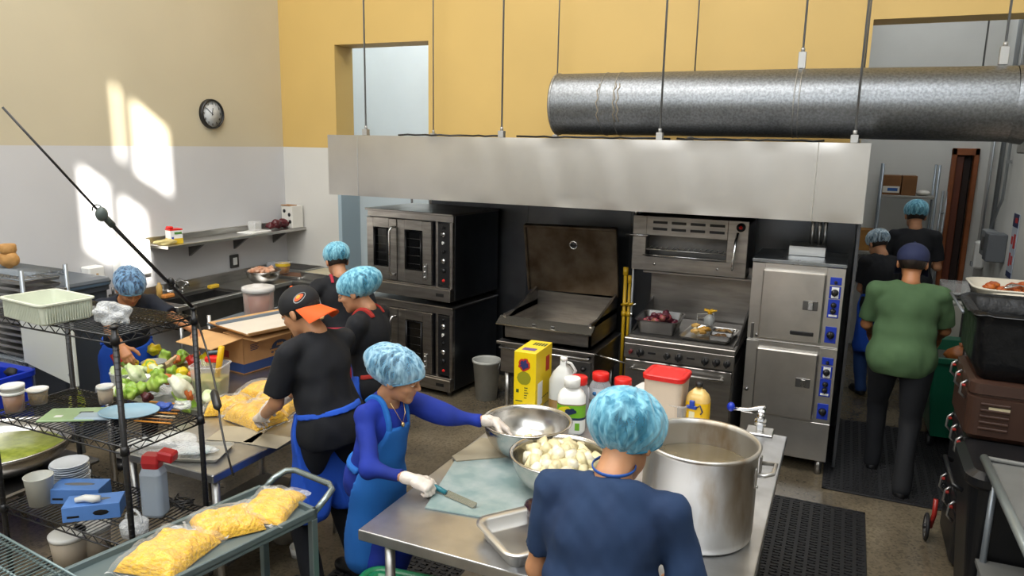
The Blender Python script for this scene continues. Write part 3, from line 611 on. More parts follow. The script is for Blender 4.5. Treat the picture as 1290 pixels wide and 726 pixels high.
# translucent cutting board
cb = MB(); A = [(-1.50, 2.475), (-1.10, 2.53), (-1.10, 3.0), (-1.28, 3.22), (-1.57, 3.19), (-1.635, 3.02)]
cb.prism(A, TZ+.001, TZ+.007); tag(cb.build('cutting_mat', mat('frosted green plastic', '7e9594', .28, var=.35, vs=9, col2='a3aeac', alpha=.9, detail=8)), 'cloudy grey-green cutting mat under the knife', 'cutting mat')
q = MB(); q.prism([(-1.645, 2.97), (-1.60, 2.93), (-1.30, 3.17), (-1.36, 3.27), (-1.62, 3.24)], TZ+.008, TZ+.013); tag(q.build('cutting_mat', mat('beige cutting mat', 'a59c87', .4, var=.15, vs=6)), 'beige cutting mat peeping out beneath the far end of the green one', 'cutting mat')
kn = thing('chef_knife', 'chef knife with a dark blade held in the gloved left hand of the woman', 'knife', (-1.475, 2.60, TZ+.012), R(-14))
b = MB(); b.prism([(-.0, -.004), (.165, -.006), (.175, .012), (.17, .022), (0, .026)], 0, .0025, Matrix.Rotation(R(35), 4, 'X')); b.build('blade', mat('knife blade', (.25, .27, .25), .25, 1), kn)
b = MB(); b.tube([(.0, .008, .008), (-.05, .004, .016), (-.11, 0, .02)], [.010, .012, .010], 8); b.build('handle', mat('teal handle', '1f6f7c', .4), kn)
# hotel pan with an eggplant
hp = thing('hotel_pan', 'empty rectangular steel pan at the edge of the worktable', 'pan', (-.965, 2.465, TZ+.001), R(52))
MB().rrlathe([(.018, 0), (.012, .052), (-.0, .056), (-.014, .058), (-.014, .063), (.008, .063), (.02, .056), (.028, .006)], .43, .30, .05, n=8, cap1=True, smooth=True).build('pan', mat('pan steel', (.72, .71, .69), .34, 1, .12, 3), hp)
for p_ in ():
    pass
eg = thing('eggplant', 'dark eggplant lying in the empty steel pan', 'vegetable', tuple(PZ(674, 650, TZ+.03).xy)+(TZ+.012,), R(40))
MB().lathe([(.004, 0), (.03, .01), (.040, .04), (.036, .08), (.026, .12), (.012, .145)], n=18, cap1=True).build('fruit', mat('eggplant skin', '2b1418', .25), eg).rotation_euler = (R(90), 0, 0)
MB().lathe([(.014, .14), (.018, .145), (.006, .155), (.004, .17)], n=8, cap1=True).build('stem', mat('reddish stem', '8b5a45', .6), eg).rotation_euler = (R(90), 0, 0)
for o in eg.children: o.location = (0, .07, .036)
# yellow box
yb = thing('yellow_carton', 'tall yellow printed carton at the back left of the worktable', 'carton', (-1.60, 4.00-.13, TZ+.001), R(2)); bw, bd, bh = .135, .27, .35
ym = mat('yellow carton print', 'e9c90f', .35, var=.05, vs=8)
MB().box(-bw/2, bw/2, -bd/2, bd/2, 0, bh, .002).build('box', ym, yb)
ink = mat('dark green ink', '3b4a18', .5); 
def flatmark(b, cx, cz, w_, h_, y, n=18, wob=0): 
    b.prism([(cx+math.cos(2*PI*i/n)*w_*(1+wob*math.sin(i*2.7)), cz+math.sin(2*PI*i/n)*h_*(1+wob*math.cos(i*1.9))) for i in range(n)], 0, .001, Matrix(((1, 0, 0, 0), (0, 0, -1, y), (0, 1, 0, 0), (0, 0, 0, 1))))
q = MB(); flatmark(q, -.005, .275, .036, .038, -bd/2, wob=.12); q.build('red_emblem', mat('emblem red', 'b5301c', .4), yb)
q = MB(); flatmark(q, -.005, .275, .024, .026, -bd/2-.001, wob=.3); q.build('blue_emblem', mat('emblem navy', '30305e', .4), yb)
q = MB(); flatmark(q, -.005, .195, .042, .040, -bd/2, n=24, wob=.03); q.build('olive_print', mat('olive print', '8d8a1a', .4), yb)
q = MB()
rr = random.Random(4)
for zz in (.135, .12, .105, .09, .075): q.box(-.002, .012+rr.random()*.03, -bd/2-.001, -bd/2, zz, zz+.005)
q.box(-.052, -.035, -bd/2-.001, -bd/2, .105, .125); q.box(-.055, -.012, -bd/2-.001, -bd/2, .052, .058); q.box(-.055, -.01, -bd/2-.001, -bd/2, .025, .031); q.box(0, .05, -bd/2-.001, -bd/2, .025, .029)
for k in range(4): q.box(bw/2, bw/2+.001, -.03+k*.03, -.012+k*.03, .05, .056)
for k in range(5): q.box(-.02+k*.017, -.008+k*.017, .03, .09, bh, bh+.001)
q.build('small_print', ink, yb)
q = MB(); q.box(bw/2, bw/2+.001, -.10, -.02, .02, .16); q.build('white_label', white_p, yb)
q = MB(); q.box(bw/2, bw/2+.001, .03, .09, .20, .29); q.box(bw/2, bw/2+.001, -.11, -.07, .02, .24) if False else None; q.build('red_side_print', mat('emblem red', 'b5301c', .4), yb)
q = MB(); q.box(-.04, .04, -.09, -.04, bh, bh+.001); q.build('purple_top_print', mat('purple print', '5b3a86', .4), yb)
# jugs, bottles and jars
def at_table(px, py, z=TZ): p = PZ(px, py, z); return (p.x, p.y, z+.001)
jg = thing('gallon_jug', 'translucent white jug with brown liquid beside the yellow carton', 'jug', (-1.42, 3.90, TZ+.001))
MB().rrlathe([(.008, 0), (0, .012), (0, .17), (.02, .215), (.045, .245), (.058, .26), (.058, .285)], .15, .15, .05, n=5, cap1=True, smooth=True).build('jug', mat('milky jug plastic', 'c8c9c4', .3, alpha=.93), jg)
MB().rrlathe([(-.001, .004), (-.0015, .06)], .15, .15, .05, n=5, smooth=True, cap0=False).build('liquid_band', mat('amber liquid', '8a6a3a', .3), jg)
MB().lathe([(.021, .283), (.021, .305)], n=16, cap1=True).build('cap', white_p, jg)
MB().tube([(.06, -.0, .20), (.075, 0, .23), (.045, 0, .27), (.02, 0, .275)], .009, 8).build('handle', mat('milky jug plastic', 'c8c9c4', .3), jg)
pb = thing('supplement_bottle', 'large white bottle with a green, yellow and navy label', 'bottle', (-1.245, 3.56, TZ+.001), R(20))
MB().rrlathe([(.01, 0), (0, .014), (0, .20), (.012, .225), (.032, .245), (.04, .25), (.04, .262)], .15, .115, .045, n=6, cap1=True, smooth=True).build('bottle', white_p, pb)
MB().lathe([(.043, .258), (.044, .30), (.041, .304)], n=28, cap1=True).build('cap', mat('warm white cap', 'f0efe9', .4), pb)
# the label wraps the body: thin rounded shells of colour
def band(t, z0, z1, col, nm, w_=.15, d_=.115, rc=.045, e=.0012): MB().rrlathe([(-e, z0), (-e, z1)], w_, d_, rc, n=6, cap0=False, smooth=True).build(nm, mat('label '+col, col, .4), t)
band(pb, .165, .172, '7b6a4c', 'brown_stripe'); band(pb, .095, .165, '6fae1e', 'green_label'); band(pb, .018, .095, 'e6e6e0', 'white_label', e=.0011); band(pb, .085, .098, '1d2c4c', 'navy_stripe', e=.0016)
q = MB(); flatmark(q, -.035, .14, .036, .022, -.0595, wob=.1); q.build('yellow_patch', mat('label yellow', 'd8c81e', .4), pb)
q = MB(); flatmark(q, -.005, .135, .030, .016, -.061, wob=.15); flatmark(q, -.03, .118, .018, .010, -.061, wob=.15); q.build('navy_emblem', mat('label 1d2c4c', '1d2c4c', .4), pb)
q = MB(); q.box(.02, .045, -.060, -.0585, .03, .07); q.build('green_patch', mat('label 6fae1e', '6fae1e', .4), pb)
sc_ = tag(MB().lathe([(.022, 0), (.03, .06), (.026, .06), (.018, .003)], n=20, cap1=True).build('measuring_cup', mat('milky scoop', 'dcdcd8', .3, alpha=.85)), 'small translucent cup in front of the supplement bottle', 'cup', loc=at_table(725, 547))
def jar(px, py, lab, inner, labelcol, loc=None):
    t = thing('plastic_jar', lab, 'jar', loc, R(15), 'red-lidded jars')
    MB().lathe([(.055, 0), (.062, .008), (.062, .13), (.06, .15), (.045, .18), (.042, .19)], n=28, cap1=True).build('jar_body', jar_m, t)
    MB().lathe([(.05, .004), (.057, .01), (.057, inner[0])], n=24, cap1=True).build('contents', inner[1], t)
    MB().lathe([(.047, .182), (.049, .185), (.049, .222), (.045, .226)], n=32, cap1=True).build('lid', red_p, t)
    if labelcol: 
        q = MB(); q.tube([(0, 0, .07), (0, 0, .145)], .0632, 28, cap=False); q.build('label', mat('jar label', 'c9ccd0', .5), t)
        q = MB(); q.cyl((-.03, -.0565, .115), (-.03, -.0595, .115), .012, 14); q.build('blue_dot', mat('label blue', '2f6ba0', .5), t)
    return t
herb = mat('dried herbs', '5c6a45', .9, var=.6, vs=50, col2='9a9a86'); dark = mat('dark spice', '3c3a3a', .8, var=.4, vs=40)
jar(0, 0, 'rear left red-lidded jar behind the supplement bottle', (.13, dark), 0, (-1.30, 3.83, TZ+.001))
jar(0, 0, 'middle red-lidded jar with a pale label and green herbs', (.09, herb), 1, tuple(PZ(757, 473, TZ+.21).xy)+(TZ+.001,))
jar(0, 0, 'right-hand red-lidded jar just above the blue hairnet of the navy-shirted worker', (.12, dark), 1, tuple(PZ(785, 480, TZ+.21).xy)+(TZ+.001,))
rt = thing('food_storage_tub', 'frosted square tub with a bright red lid', 'tub', tuple(PZ(841, 468, TZ+.305).xy)+(TZ+.001,), R(-3))
MB().rrlathe([(.014, 0), (.01, .01), (0, .28), (-.003, .285)], .215, .20, .035, n=6, cap1=True, smooth=False).build('tub', mat('frosted peach tub', 'd3bfa8', .35, var=.12, vs=4, alpha=.95), rt)
MB().rrlathe([(-.008, .275), (-.010, .298), (-.005, .303), (.010, .303), (.018, .298)], .215, .20, .035, n=6, cap1=True).build('lid', red_p, rt)
sm = thing('square_tub', 'small pale tub with a white and green lid between jar and red-lidded tub', 'tub', tuple(PZ(818, 489, TZ+.18).xy)+(TZ+.001,), R(-12))
MB().rrlathe([(.008, 0), (0, .18)], .12, .11, .02, n=4, cap1=True).build('tub', mat('cream tub', 'd7d3a5', .4), sm)
MB().rrlathe([(-.005, .165), (-.006, .188), (.004, .19)], .12, .11, .02, n=4, cap1=True).build('lid', white_p, sm)
q = MB(); q.ell((0, 0, .191), (.03, .012, .004), 12, 4); q.build('green_mark', mat('green mark', '4f8a3a', .5), sm)
cc = thing('deli_container', 'clear container with pale contents in front of the red-lidded tub', 'container', tuple(PZ(851, 508, TZ+.14).xy)+(TZ+.001,), R(-8))
MB().rrlathe([(.012, 0), (0, .14), (-.008, .142), (-.008, .148), (.002, .148), (.012, .006)], .15, .13, .035, n=5, cap1=True, smooth=True).build('container', tub_m, cc)
MB().rrlathe([(.016, .004), (.008, .06)], .15, .13, .035, n=5, cap1=True).build('contents', mat('yellow sauce', 'c8a84a', .4), cc); MB().ell((0, 0, .07), (.045, .045, .025), 16, 8, noise=.1).build('pale_lump', white_p, cc)
oj = thing('juice_bottle', 'yellow bottle with a black cap and a blue clip', 'bottle', tuple(PZ(881, 485, TZ+.26).xy)+(TZ+.001,), R(-8))
MB().rrlathe([(.01, 0), (0, .015), (0, .185), (.01, .21), (.035, .235), (.045, .24), (.045, .255)], .125, .10, .04, n=6, cap1=True, smooth=True).build('bottle', mat('pale amber bottle', 'd8b46a', .25), oj)
band(oj, .02, .17, 'e8b70c', 'yellow_label', .125, .10, .04)
MB().lathe([(.02, .25), (.021, .275)], n=18, cap1=True).build('cap', black, oj)
q = MB(); q.box(-.045, .012, -.062, -.05, .135, .155, .004); q.box(-.028, .0, -.064, -.052, .15, .185, .004); q.build('blue_clip', mat('clip blue', '173a9a', .35), oj)
MB().tube([(.01, -.058, .145), (.03, -.06, .165), (.045, -.058, .13), (.035, -.056, .115)], .004, 6).build('clip_loop', mat('clip navy', '16244f', .4), oj)
q = MB(); q.box(-.03, .0, -.0525, -.0515, .03, .12); q.build('white_patch', mat('label grey', 'd9cfa8', .5), oj); q = MB(); flatmark(q, .045, .05, .014, .02, -.0525); q.build('purple_patch', mat('purple print', '5b3a86', .4), oj)
# table-mounted can opener
co = thing('can_opener', 'table-mounted can opener with a chrome lever and blue knob', 'can opener', tuple(PZ(957, 545, TZ).xy)+(TZ+.001,), 0)
MB().box(-.07, .07, -.06, .06, 0, .012, .004).build('base_plate', steel, co)
q = MB(); q.box(-.02, .02, -.02, .02, .01, .13, .006); q.cyl((-.03, 0, .06), (.03, 0, .06), .022, 14); q.cyl((0, -.03, .10), (0, .03, .10), .018, 14); q.build('mechanism', chrome, co)
q = MB(); q.tube([(.02, 0, .145), (.0, 0, .14), (-.07, -.02, .125), (-.14, -.04, .125)], [.012, .013, .010, .009], 10); lv = q.build('lever', chrome, co)
MB().ell((-.155, -.045, .135), (.022, .022, .026), 12, 8).build('blue_knob', blue_p, lv)
# green bin under the table corner
gb = thing('green_bin', 'green plastic bin at the bottom edge by the worktable corner', 'bin', tuple(PZ(500, 752, .53).xy)+(0,), R(8)); gm = mat('green plastic', '1c7a4e', .35, var=.1, vs=3)
MB().rrlathe([(.05, 0), (.0, .50), (-.012, .505), (-.012, .53), (.0, .532), (.02, .52), (.03, .5), (.07, .02)], .42, .36, .07, n=6, cap1=True, smooth=True).build('tub', gm, gb)
MB().rrlathe([(.02, .525), (.035, .535), (.06, .535), (.065, .528)], .42, .36, .07, n=6, cap1=True, smooth=True).build('lid', gm, gb)
# ================================================================ PEOPLE
def V3(*a): return np.array(a, float)
def rotm(ax, deg):
    return np.array(Matrix.Rotation(R(deg), 3, ax))
def frame(yv, zv):
    y = np.array(yv, float); y /= np.linalg.norm(y); x = np.cross(y, np.array(zv, float)); x /= np.linalg.norm(x); z = np.cross(x, y)
    return np.array([x, y, z]).T                 # columns = axes
class Fld:
    """a soft union of tapered limbs and ellipsoids, turned into one mesh"""
    def __init__(s, k=.03): s.p = []; s.k = k; s.post = []
    def cone(s, a, b, ra, rb=None, clip=None, sq=None, k=None):
        s.p.append(('c', np.array(a, float), np.array(b, float), ra, ra if rb is None else rb, clip, sq, k)); return s
    def ell(s, c, r, Rm=None, k=None): s.p.append(('e', np.array(c, float), np.array(r, float), np.eye(3) if Rm is None else Rm, None, None, None, k)); return s
    def one(s, q, P):
        t = q[0]
        if t == 'c':
            _, a, b, ra, rb, clip, sq, k = q
            ba = b-a; L2 = (ba*ba).sum(); pa = P-a; h = np.clip((pa@ba)/L2, 0, 1)
            d = pa-h[..., None]*ba
            if sq is not None:            # squash: (axis vector, factor) makes the section flatter along that axis
                ax, fct = sq; c_ = d@ax; dl = np.sqrt(((d**2).sum(-1)-c_**2)+(c_*fct)**2)
            else: dl = np.sqrt((d**2).sum(-1))
            r = dl-(ra+(rb-ra)*h)
            if clip is not None: r = np.maximum(r, (P-clip[0])@clip[1])
            return r
        _, c, rr, Rm = q[:4]; L = (P-c)@Rm; k0 = np.sqrt(((L/rr)**2).sum(-1)); k1 = np.sqrt(((L/rr**2)**2).sum(-1))+1e-9
        return k0*(k0-1)/k1
    def __call__(s, P):
        d = None
        for q in s.p:
            e = s.one(q, P); k = q[7] if q[7] is not None else s.k
            if d is None: d = e
            else:
                h = np.clip(.5+.5*(d-e)/k, 0, 1); d = d*(1-h)+e*h-k*h*(1-h)
        for f in s.post: d = f(P, d)
        return d
    def bounds(s, pad):
        lo, hi = [], []
        for q in s.p:
            if q[0] == 'c': r = max(q[3], q[4]); lo += [q[1]-r, q[2]-r]; hi += [q[1]+r, q[2]+r]
            else: r = max(q[2]); lo.append(q[1]-r); hi.append(q[1]+r)
        return np.min(lo, 0)-pad, np.max(hi, 0)+pad
def nets(F, h, lo=None, hi=None, pad=.03):
    if lo is None: lo, hi = F.bounds(pad)
    n = np.ceil((hi-lo)/h).astype(int)+1
    ax = [lo[i]+h*np.arange(n[i]) for i in range(3)]
    P = np.stack(np.meshgrid(*ax, indexing='ij'), -1); G = F(P.reshape(-1, 3)).reshape(n)
    S = G < 0; nx, ny, nz = n
    c = sum(S[i:nx-1+i, j:ny-1+j, k:nz-1+k].astype(int) for i in (0, 1) for j in (0, 1) for k in (0, 1))
    act = (c > 0) & (c < 8); idx = -np.ones(act.shape, int); I = np.argwhere(act); idx[act] = np.arange(len(I))
    acc = np.zeros((len(I), 3)); cnt = np.zeros(len(I)); corners = [(i, j, k) for i in (0, 1) for j in (0, 1) for k in (0, 1)]
    for a in range(8):
        for b in range(a+1, 8):
            A, B = corners[a], corners[b]
            if sum(abs(x-y) for x, y in zip(A, B)) != 1: continue
            ga = G[I[:, 0]+A[0], I[:, 1]+A[1], I[:, 2]+A[2]]; gb = G[I[:, 0]+B[0], I[:, 1]+B[1], I[:, 2]+B[2]]
            m_ = (ga < 0) != (gb < 0); t = np.where(m_, ga/np.where(m_, ga-gb, 1), 0)
            p = np.array(A)+t[:, None]*(np.array(B)-np.array(A)); acc[m_] += p[m_]; cnt[m_] += 1
    Vv = lo+h*(I+acc/cnt[:, None]); Fs = []
    for d in range(3):
        u, v = (d+1) % 3, (d+2) % 3
        sl0 = [slice(None)]*3; sl1 = [slice(None)]*3; sl0[d] = slice(0, n[d]-1); sl1[d] = slice(1, n[d])
        ch = S[tuple(sl0)] != S[tuple(sl1)]; E = np.argwhere(ch)
        E = E[(E[:, u] > 0) & (E[:, v] > 0) & (E[:, u] < n[u]-1) & (E[:, v] < n[v]-1)]
        if not len(E): continue
        inside = S[E[:, 0], E[:, 1], E[:, 2]]; q = []
        for du, dv in ((-1, -1), (0, -1), (0, 0), (-1, 0)):
            C_ = E.copy(); C_[:, u] += du; C_[:, v] += dv; q.append(idx[C_[:, 0], C_[:, 1], C_[:, 2]])
        Q = np.stack(q, 1); Q[~inside] = Q[~inside][:, ::-1]; Fs.append(Q)
    return Vv, np.concatenate(Fs) if Fs else np.zeros((0, 4), int)
def mesh_of(name, parts, mats, parent=None):
    me = bpy.data.meshes.new(name); vs = []; fs = []; mi = []; o = 0
    for (v, f, m_) in parts: vs.append(v); fs.append(f+o); mi += [m_]*len(f); o += len(v)
    v = np.concatenate(vs); f = np.concatenate(fs)
    me.from_pydata(v.tolist(), [], f.tolist()); me.polygons.foreach_set('use_smooth', [True]*len(f)); me.polygons.foreach_set('material_index', mi)
    for x in (mats if isinstance(mats, (list, tuple)) else [mats]): me.materials.append(x)
    me.update(); ob = bpy.data.objects.new(name, me); COL.objects.link(ob)
    if parent: ob.parent = parent
    return ob
def wrinkle(amp, seed, fr=16, vert=.5):
    rr = np.random.RandomState(seed); ks = rr.normal(size=(7, 3))*fr; ks[:, 2] *= vert; ph = rr.rand(7)*6.28
    def f(P, d): return d+amp*sum(np.sin(P@k_+p_)*abs(np.sin(P@k_[[1, 2, 0]]*.4+p_*2)) for k_, p_ in zip(ks, ph))/2.2
    return f
skin_a = mat('tan skin', 'c08a63', .5, var=.12, vs=20, bump=.03, bs=300); skin_b = mat('light brown skin', 'b98562', .5, var=.12, vs=20)
skin_c = mat('brown skin', 'a9714a', .5, var=.12, vs=20)
for s_ in (skin_a, skin_b, skin_c):
    s_.node_tree.nodes['Principled BSDF'].inputs['Subsurface Weight'].default_value = .12; s_.node_tree.nodes['Principled BSDF'].inputs['Subsurface Radius'].default_value = (.012, .005, .003)
hair_m = mat('black hair', '120d0b', .45, var=.5, vs=40, col2='2a1f19', bump=.4, bs=60, stretch=(1, 1, .2))
glove_m = mat('clear vinyl glove', 'd9cdc2', .35, var=.12, vs=30, bump=.4, bs=60)
def cloth(name, c, c2=None, b=.25): return mat(name, c, .85, var=.25, vs=4, col2=c2, bump=b*2, bs=7, stretch=(1, 1, .4), detail=3)
eye_w = mat('eye white', 'd8d2cb', .2); eye_d = mat('eye dark', '1a0f0a', .15); lip_m = mat('lips', 'a8443c', .4); brow_m = mat('brow', '1c1310', .7)
def net_mat(name, c1, c2, base):
    M = bpy.data.materials.new(name); M.use_nodes = True; nt = M.node_tree; nt.nodes.clear()
    o = nt.nodes.new('ShaderNodeOutputMaterial'); mx = nt.nodes.new('ShaderNodeMixShader'); t = nt.nodes.new('ShaderNodeBsdfTransparent'); p = nt.nodes.new('ShaderNodeBsdfPrincipled')
    tc = nt.nodes.new('ShaderNodeTexCoord'); mp = nt.nodes.new('ShaderNodeMapping'); mp.inputs['Scale'].default_value = (1, 1, .35); nt.links.new(tc.outputs['Object'], mp.inputs[0])
    n = nt.nodes.new('ShaderNodeTexNoise'); n.inputs['Scale'].default_value = 42; n.inputs['Detail'].default_value = 6; n.inputs['Distortion'].default_value = .8; nt.links.new(mp.outputs[0], n.inputs[0])
    r = nt.nodes.new('ShaderNodeValToRGB'); r.color_ramp.elements[0].position = .38; r.color_ramp.elements[1].position = .64
    r.color_ramp.elements[0].color = lin(c1); r.color_ramp.elements[1].color = lin(c2); nt.links.new(n.outputs[0], r.inputs[0]); nt.links.new(r.outputs[0], p.inputs['Base Color'])
    p.inputs['Roughness'].default_value = .55; p.inputs['Sheen Weight'].default_value = .3
    mr = nt.nodes.new('ShaderNodeMapRange'); mr.inputs[1].default_value = .35; mr.inputs[2].default_value = .7; mr.inputs[3].default_value = base; mr.inputs[4].default_value = min(1, base+.45); nt.links.new(n.outputs[0], mr.inputs[0])
    lw = nt.nodes.new('ShaderNodeLayerWeight'); lw.inputs[0].default_value = .5; ad = nt.nodes.new('ShaderNodeMath'); ad.operation = 'ADD'; ad.use_clamp = True
    nt.links.new(mr.outputs[0], ad.inputs[0]); nt.links.new(lw.outputs[1], ad.inputs[1]); nt.links.new(ad.outputs[0], mx.inputs[0])
    bp = nt.nodes.new('ShaderNodeBump'); bp.inputs['Strength'].default_value = .6; bp.inputs['Distance'].default_value = .01; nt.links.new(n.outputs[0], bp.inputs['Height']); nt.links.new(bp.outputs[0], p.inputs['Normal'])
    nt.links.new(t.outputs[0], mx.inputs[1]); nt.links.new(p.outputs[0], mx.inputs[2]); nt.links.new(mx.outputs[0], o.inputs[0]); return M
net_blue = net_mat('blue hairnet', '3d90b0', '84c4d8', .42); net_pale = net_mat('pale blue hairnet', '4f8fb4', '9cc6dc', .26); net_grey = net_mat('grey blue hairnet', '5f7f94', 'b8c8d2', .4); net_deep = net_mat('deep blue hairnet', '31577c', '6f98bb', .38)

def hand_fld(w_, Hf, curl, side, spread=0.05, grip=None):
    """w_: wrist; Hf columns: x across (thumb on +x*side), y fingers, z back of hand; curl: degrees of knuckle bend for 4 fingers"""
    F = Fld(.006); T = lambda x, y, z: w_+Hf@V3(x*side, y, z)
    F.cone(T(0, -.03, 0), T(0, .02, 0), .025, .026, sq=(Hf[:, 2], 1.4)); 
    for x in (.024, .008, -.009, -.025): F.cone(T(x*.7, .015, 0), T(x, .082-.004*abs(x-.005)/.02, .002), .0155, .0125, k=.02)
    L = [(.040, .024, .019), (.045, .028, .02), (.041, .026, .019), (.032, .02, .017)]
    for i, x in enumerate((.027, .009, -.010, -.027)):
        c = curl[i] if isinstance(curl, (list, tuple)) else curl; a = 0; p = T(x, .082 if i in (1, 2) else .077, .002); sx = (1.5-i)*spread
        r0 = (.0098, .0100, .0096, .0086)[i]
        for j, l in enumerate(L[i]):
            a += c*(.9, 1.0, .7)[j]; dv = Hf@V3(side*math.sin(sx)*math.cos(R(a)), math.cos(sx)*math.cos(R(a)), -math.sin(R(a))); q = p+dv*l
            F.cone(p, q, r0*(1-.08*j), r0*(.93-.09*j), k=.004); p = q
    tc_ = 1 if grip is None else grip; p = T(.022, .012, -.004)
    for d, l, ra, rb in (((.75, .62, -.3*tc_), .042, .0155, .0125), ((.45, .8, -.55*tc_), .032, .012, .0105), ((.15, .85, -.6*tc_), .026, .0105, .009)):
        dv = Hf@(V3(d[0]*side, d[1], d[2])/np.linalg.norm(d)); q = p+dv*l; F.cone(p, q, ra, rb, k=.008); p = q
    return F
def ik(sh, tg, l1, l2, pole):
    v = tg-sh; d = np.linalg.norm(v)
    if d > (l1+l2)*.995: v = v*((l1+l2)*.995/d); tg = sh+v; d = np.linalg.norm(v)
    u = v/d; a = (l1*l1-l2*l2+d*d)/(2*d); h = math.sqrt(max(0, l1*l1-a*a)); pl = np.array(pole, float); pl = pl-u*(pl@u); pl /= np.linalg.norm(pl)
    return sh+u*a+pl*h, tg
def person(label, loc, rz, s=1.0, lean=8, head=(0, 20), arms=None, skin=None, shirt=None, sleeve=.62, pants=None, feet=((-.11, 0, 0), (.11, 0, 0)), width=1.0, belly=1.0,
           net=None, cap=None, face=False, apron=None, gloves=False, curl=(35, 38, 42, 48), seed=1, shirt_h=.008, hips=(0, 0), longs=False, hair_len=.0, neck_len=1.0, wr=.004, netshape=(1, 1, 1), netoff=(0, -.02, .012), hsc=1.06, handz=None, hold=None):
    root = thing('person', label, 'person', loc, rz)
    R0 = rotm('X', -lean); pel = V3(hips[0], hips[1], .93*s); w_ = width
    def T(x, y, z): return pel+R0@V3(x*s, y*s, z*s)
    Rinv = np.array(Matrix.Rotation(-rz, 3, 'Z'))
    toL = lambda p: Rinv@(np.array(p, float)-np.array(loc, float))
    neck0 = T(0, -.01, .50); hr = R0@rotm('Z', head[0])@rotm('X', -head[1]+lean*.2); hs = s*hsc; hc = neck0+R0@V3(0, .012*s, .012*s*neck_len)+hr@V3(0, .03*hs, .105*hs)
    def HT(x, y, z): return hc+hr@V3(x*hs, y*hs, z*hs)
    sh = {-1: T(-.168*w_, -.005, .425), 1: T(.168*w_, -.005, .425)}
    fore = {}
    for sd in (-1, 1):
        a = (arms or {}).get(sd) or (None, (sd*.3, -.2, -1))
        tg = toL(a[0]) if a[0] is not None else sh[sd]+V3(sd*.06, .12, -.50)*s
        el, wr_ = ik(sh[sd], tg, .285*s, .245*s, a[1] if a[1] is not None else (sd*.6, -.5, -.6)); fore[sd] = (el, wr_)
    # ---- body (skin)
    B = Fld(.028)
    B.ell(T(0, .005, .0), V3(.14*w_, .09*belly, .12)*s, R0).ell(T(0, .01, .16), V3(.125*w_, .085*belly, .15)*s, R0).ell(T(0, 0, .33), V3(.142*w_, .098, .16)*s, R0)
    for sd in (-1, 1):
        el, wv = fore[sd]; B.cone(T(sd*.02, -.01, .46), sh[sd]+R0@V3(0, 0, .004), .040*s, .034*s); B.cone(sh[sd], el, (.034 if longs else .036)*s, (.030 if longs else .035)*s); B.cone(el, wv, (.030 if longs else .038)*s, (.024 if longs else .0255)*s, k=.015)
    B.cone(neck0-R0@V3(0, 0, .03*s), HT(0, -.02, -.06), .052*s, .05*s)
    parts = []
    v, f = nets(B, .011); parts.append((v, f, 0))
    # ---- head
    Hd = Fld(.022)
    Hd.ell(HT(0, -.012, .03), V3(.076, .094, .092)*hs, hr).ell(HT(0, .028, -.045), V3(.056, .062, .062)*hs, hr).ell(HT(0, .068, -.088), V3(.024, .02, .02)*hs, hr, k=.02)
    Hd.cone(HT(0, -.02, -.05), neck0, .05*s, .056*s)
    if face:
        Hd.cone(HT(0, .084, .022), HT(0, .102, -.014), .007*s, .0105*hs, k=.012)
        for sd in (-1, 1):
            Hd.ell(HT(sd*.009, .094, -.018), V3(.0075, .009, .007)*hs, hr, k=.006); Hd.ell(HT(sd*.034, .062, -.018), V3(.024, .022, .02)*hs, hr, k=.02)
            Hd.cone(HT(sd*.015, .082, .032), HT(sd*.05, .066, .03), .008*s, .006*hs, k=.014)
        Hd.cone(HT(-.017, .081, -.045), HT(.017, .081, -.045), .0075*hs, k=.008); Hd.cone(HT(-.013, .080, -.055), HT(.013, .080, -.055), .0075*hs, k=.008)
        def sock(P, d):
            for sd in (-1, 1):
                e = np.sqrt(((P-HT(sd*.031, .094, .012))**2).sum(-1))-.013*hs; d = -(-np.logaddexp(d*250, -e*250)/-250) if False else np.maximum(d, -e*.8)
            return d
        Hd.post.append(sock)
    for sd in (-1, 1): Hd.ell(HT(sd*.078, -.006, -.005), V3(.010, .019, .031)*hs, hr@rotm('Z', sd*20), k=.006)
    v, f = nets(Hd, .0042 if face else .006); parts.append((v, f, 0))
    # ---- hands
    for sd in (-1, 1):
        el, wv = fore[sd]; fd = wv-el; fd /= np.linalg.norm(fd); hz = (handz or {}).get(sd)
        hz = Rinv@np.array(hz, float) if hz is not None else V3(sd*.5, .2, 1); hdv = (hold or {}).get(sd); yv = Rinv@np.array(hdv, float) if hdv is not None else fd*.8+V3(0, 0, -.25)
        Hf = frame(yv, hz); cu = curl[sd] if isinstance(curl, dict) else curl
        F = hand_fld(wv, Hf*s, cu, -sd); v, f = nets(F, .0038 if gloves or face else .0048, pad=.01)
        if gloves:
            G = Fld(.01); G.cone(wv-fd*.045, wv+fd*.01, .033*s, .029*s); v2, f2 = nets(G, .005, pad=.01); mesh_of('glove', [(v, f, 0), (v2, f2, 0)], glove_m, root)
        else: parts.append((v, f, 0))
    body = mesh_of('body', parts, skin, root)
    # ---- legs: trousers and shoes
    Pn = Fld(.03); Pn.ell(T(0, -.005, .0), V3(.168*w_, .118*belly, .13)*s, R0)
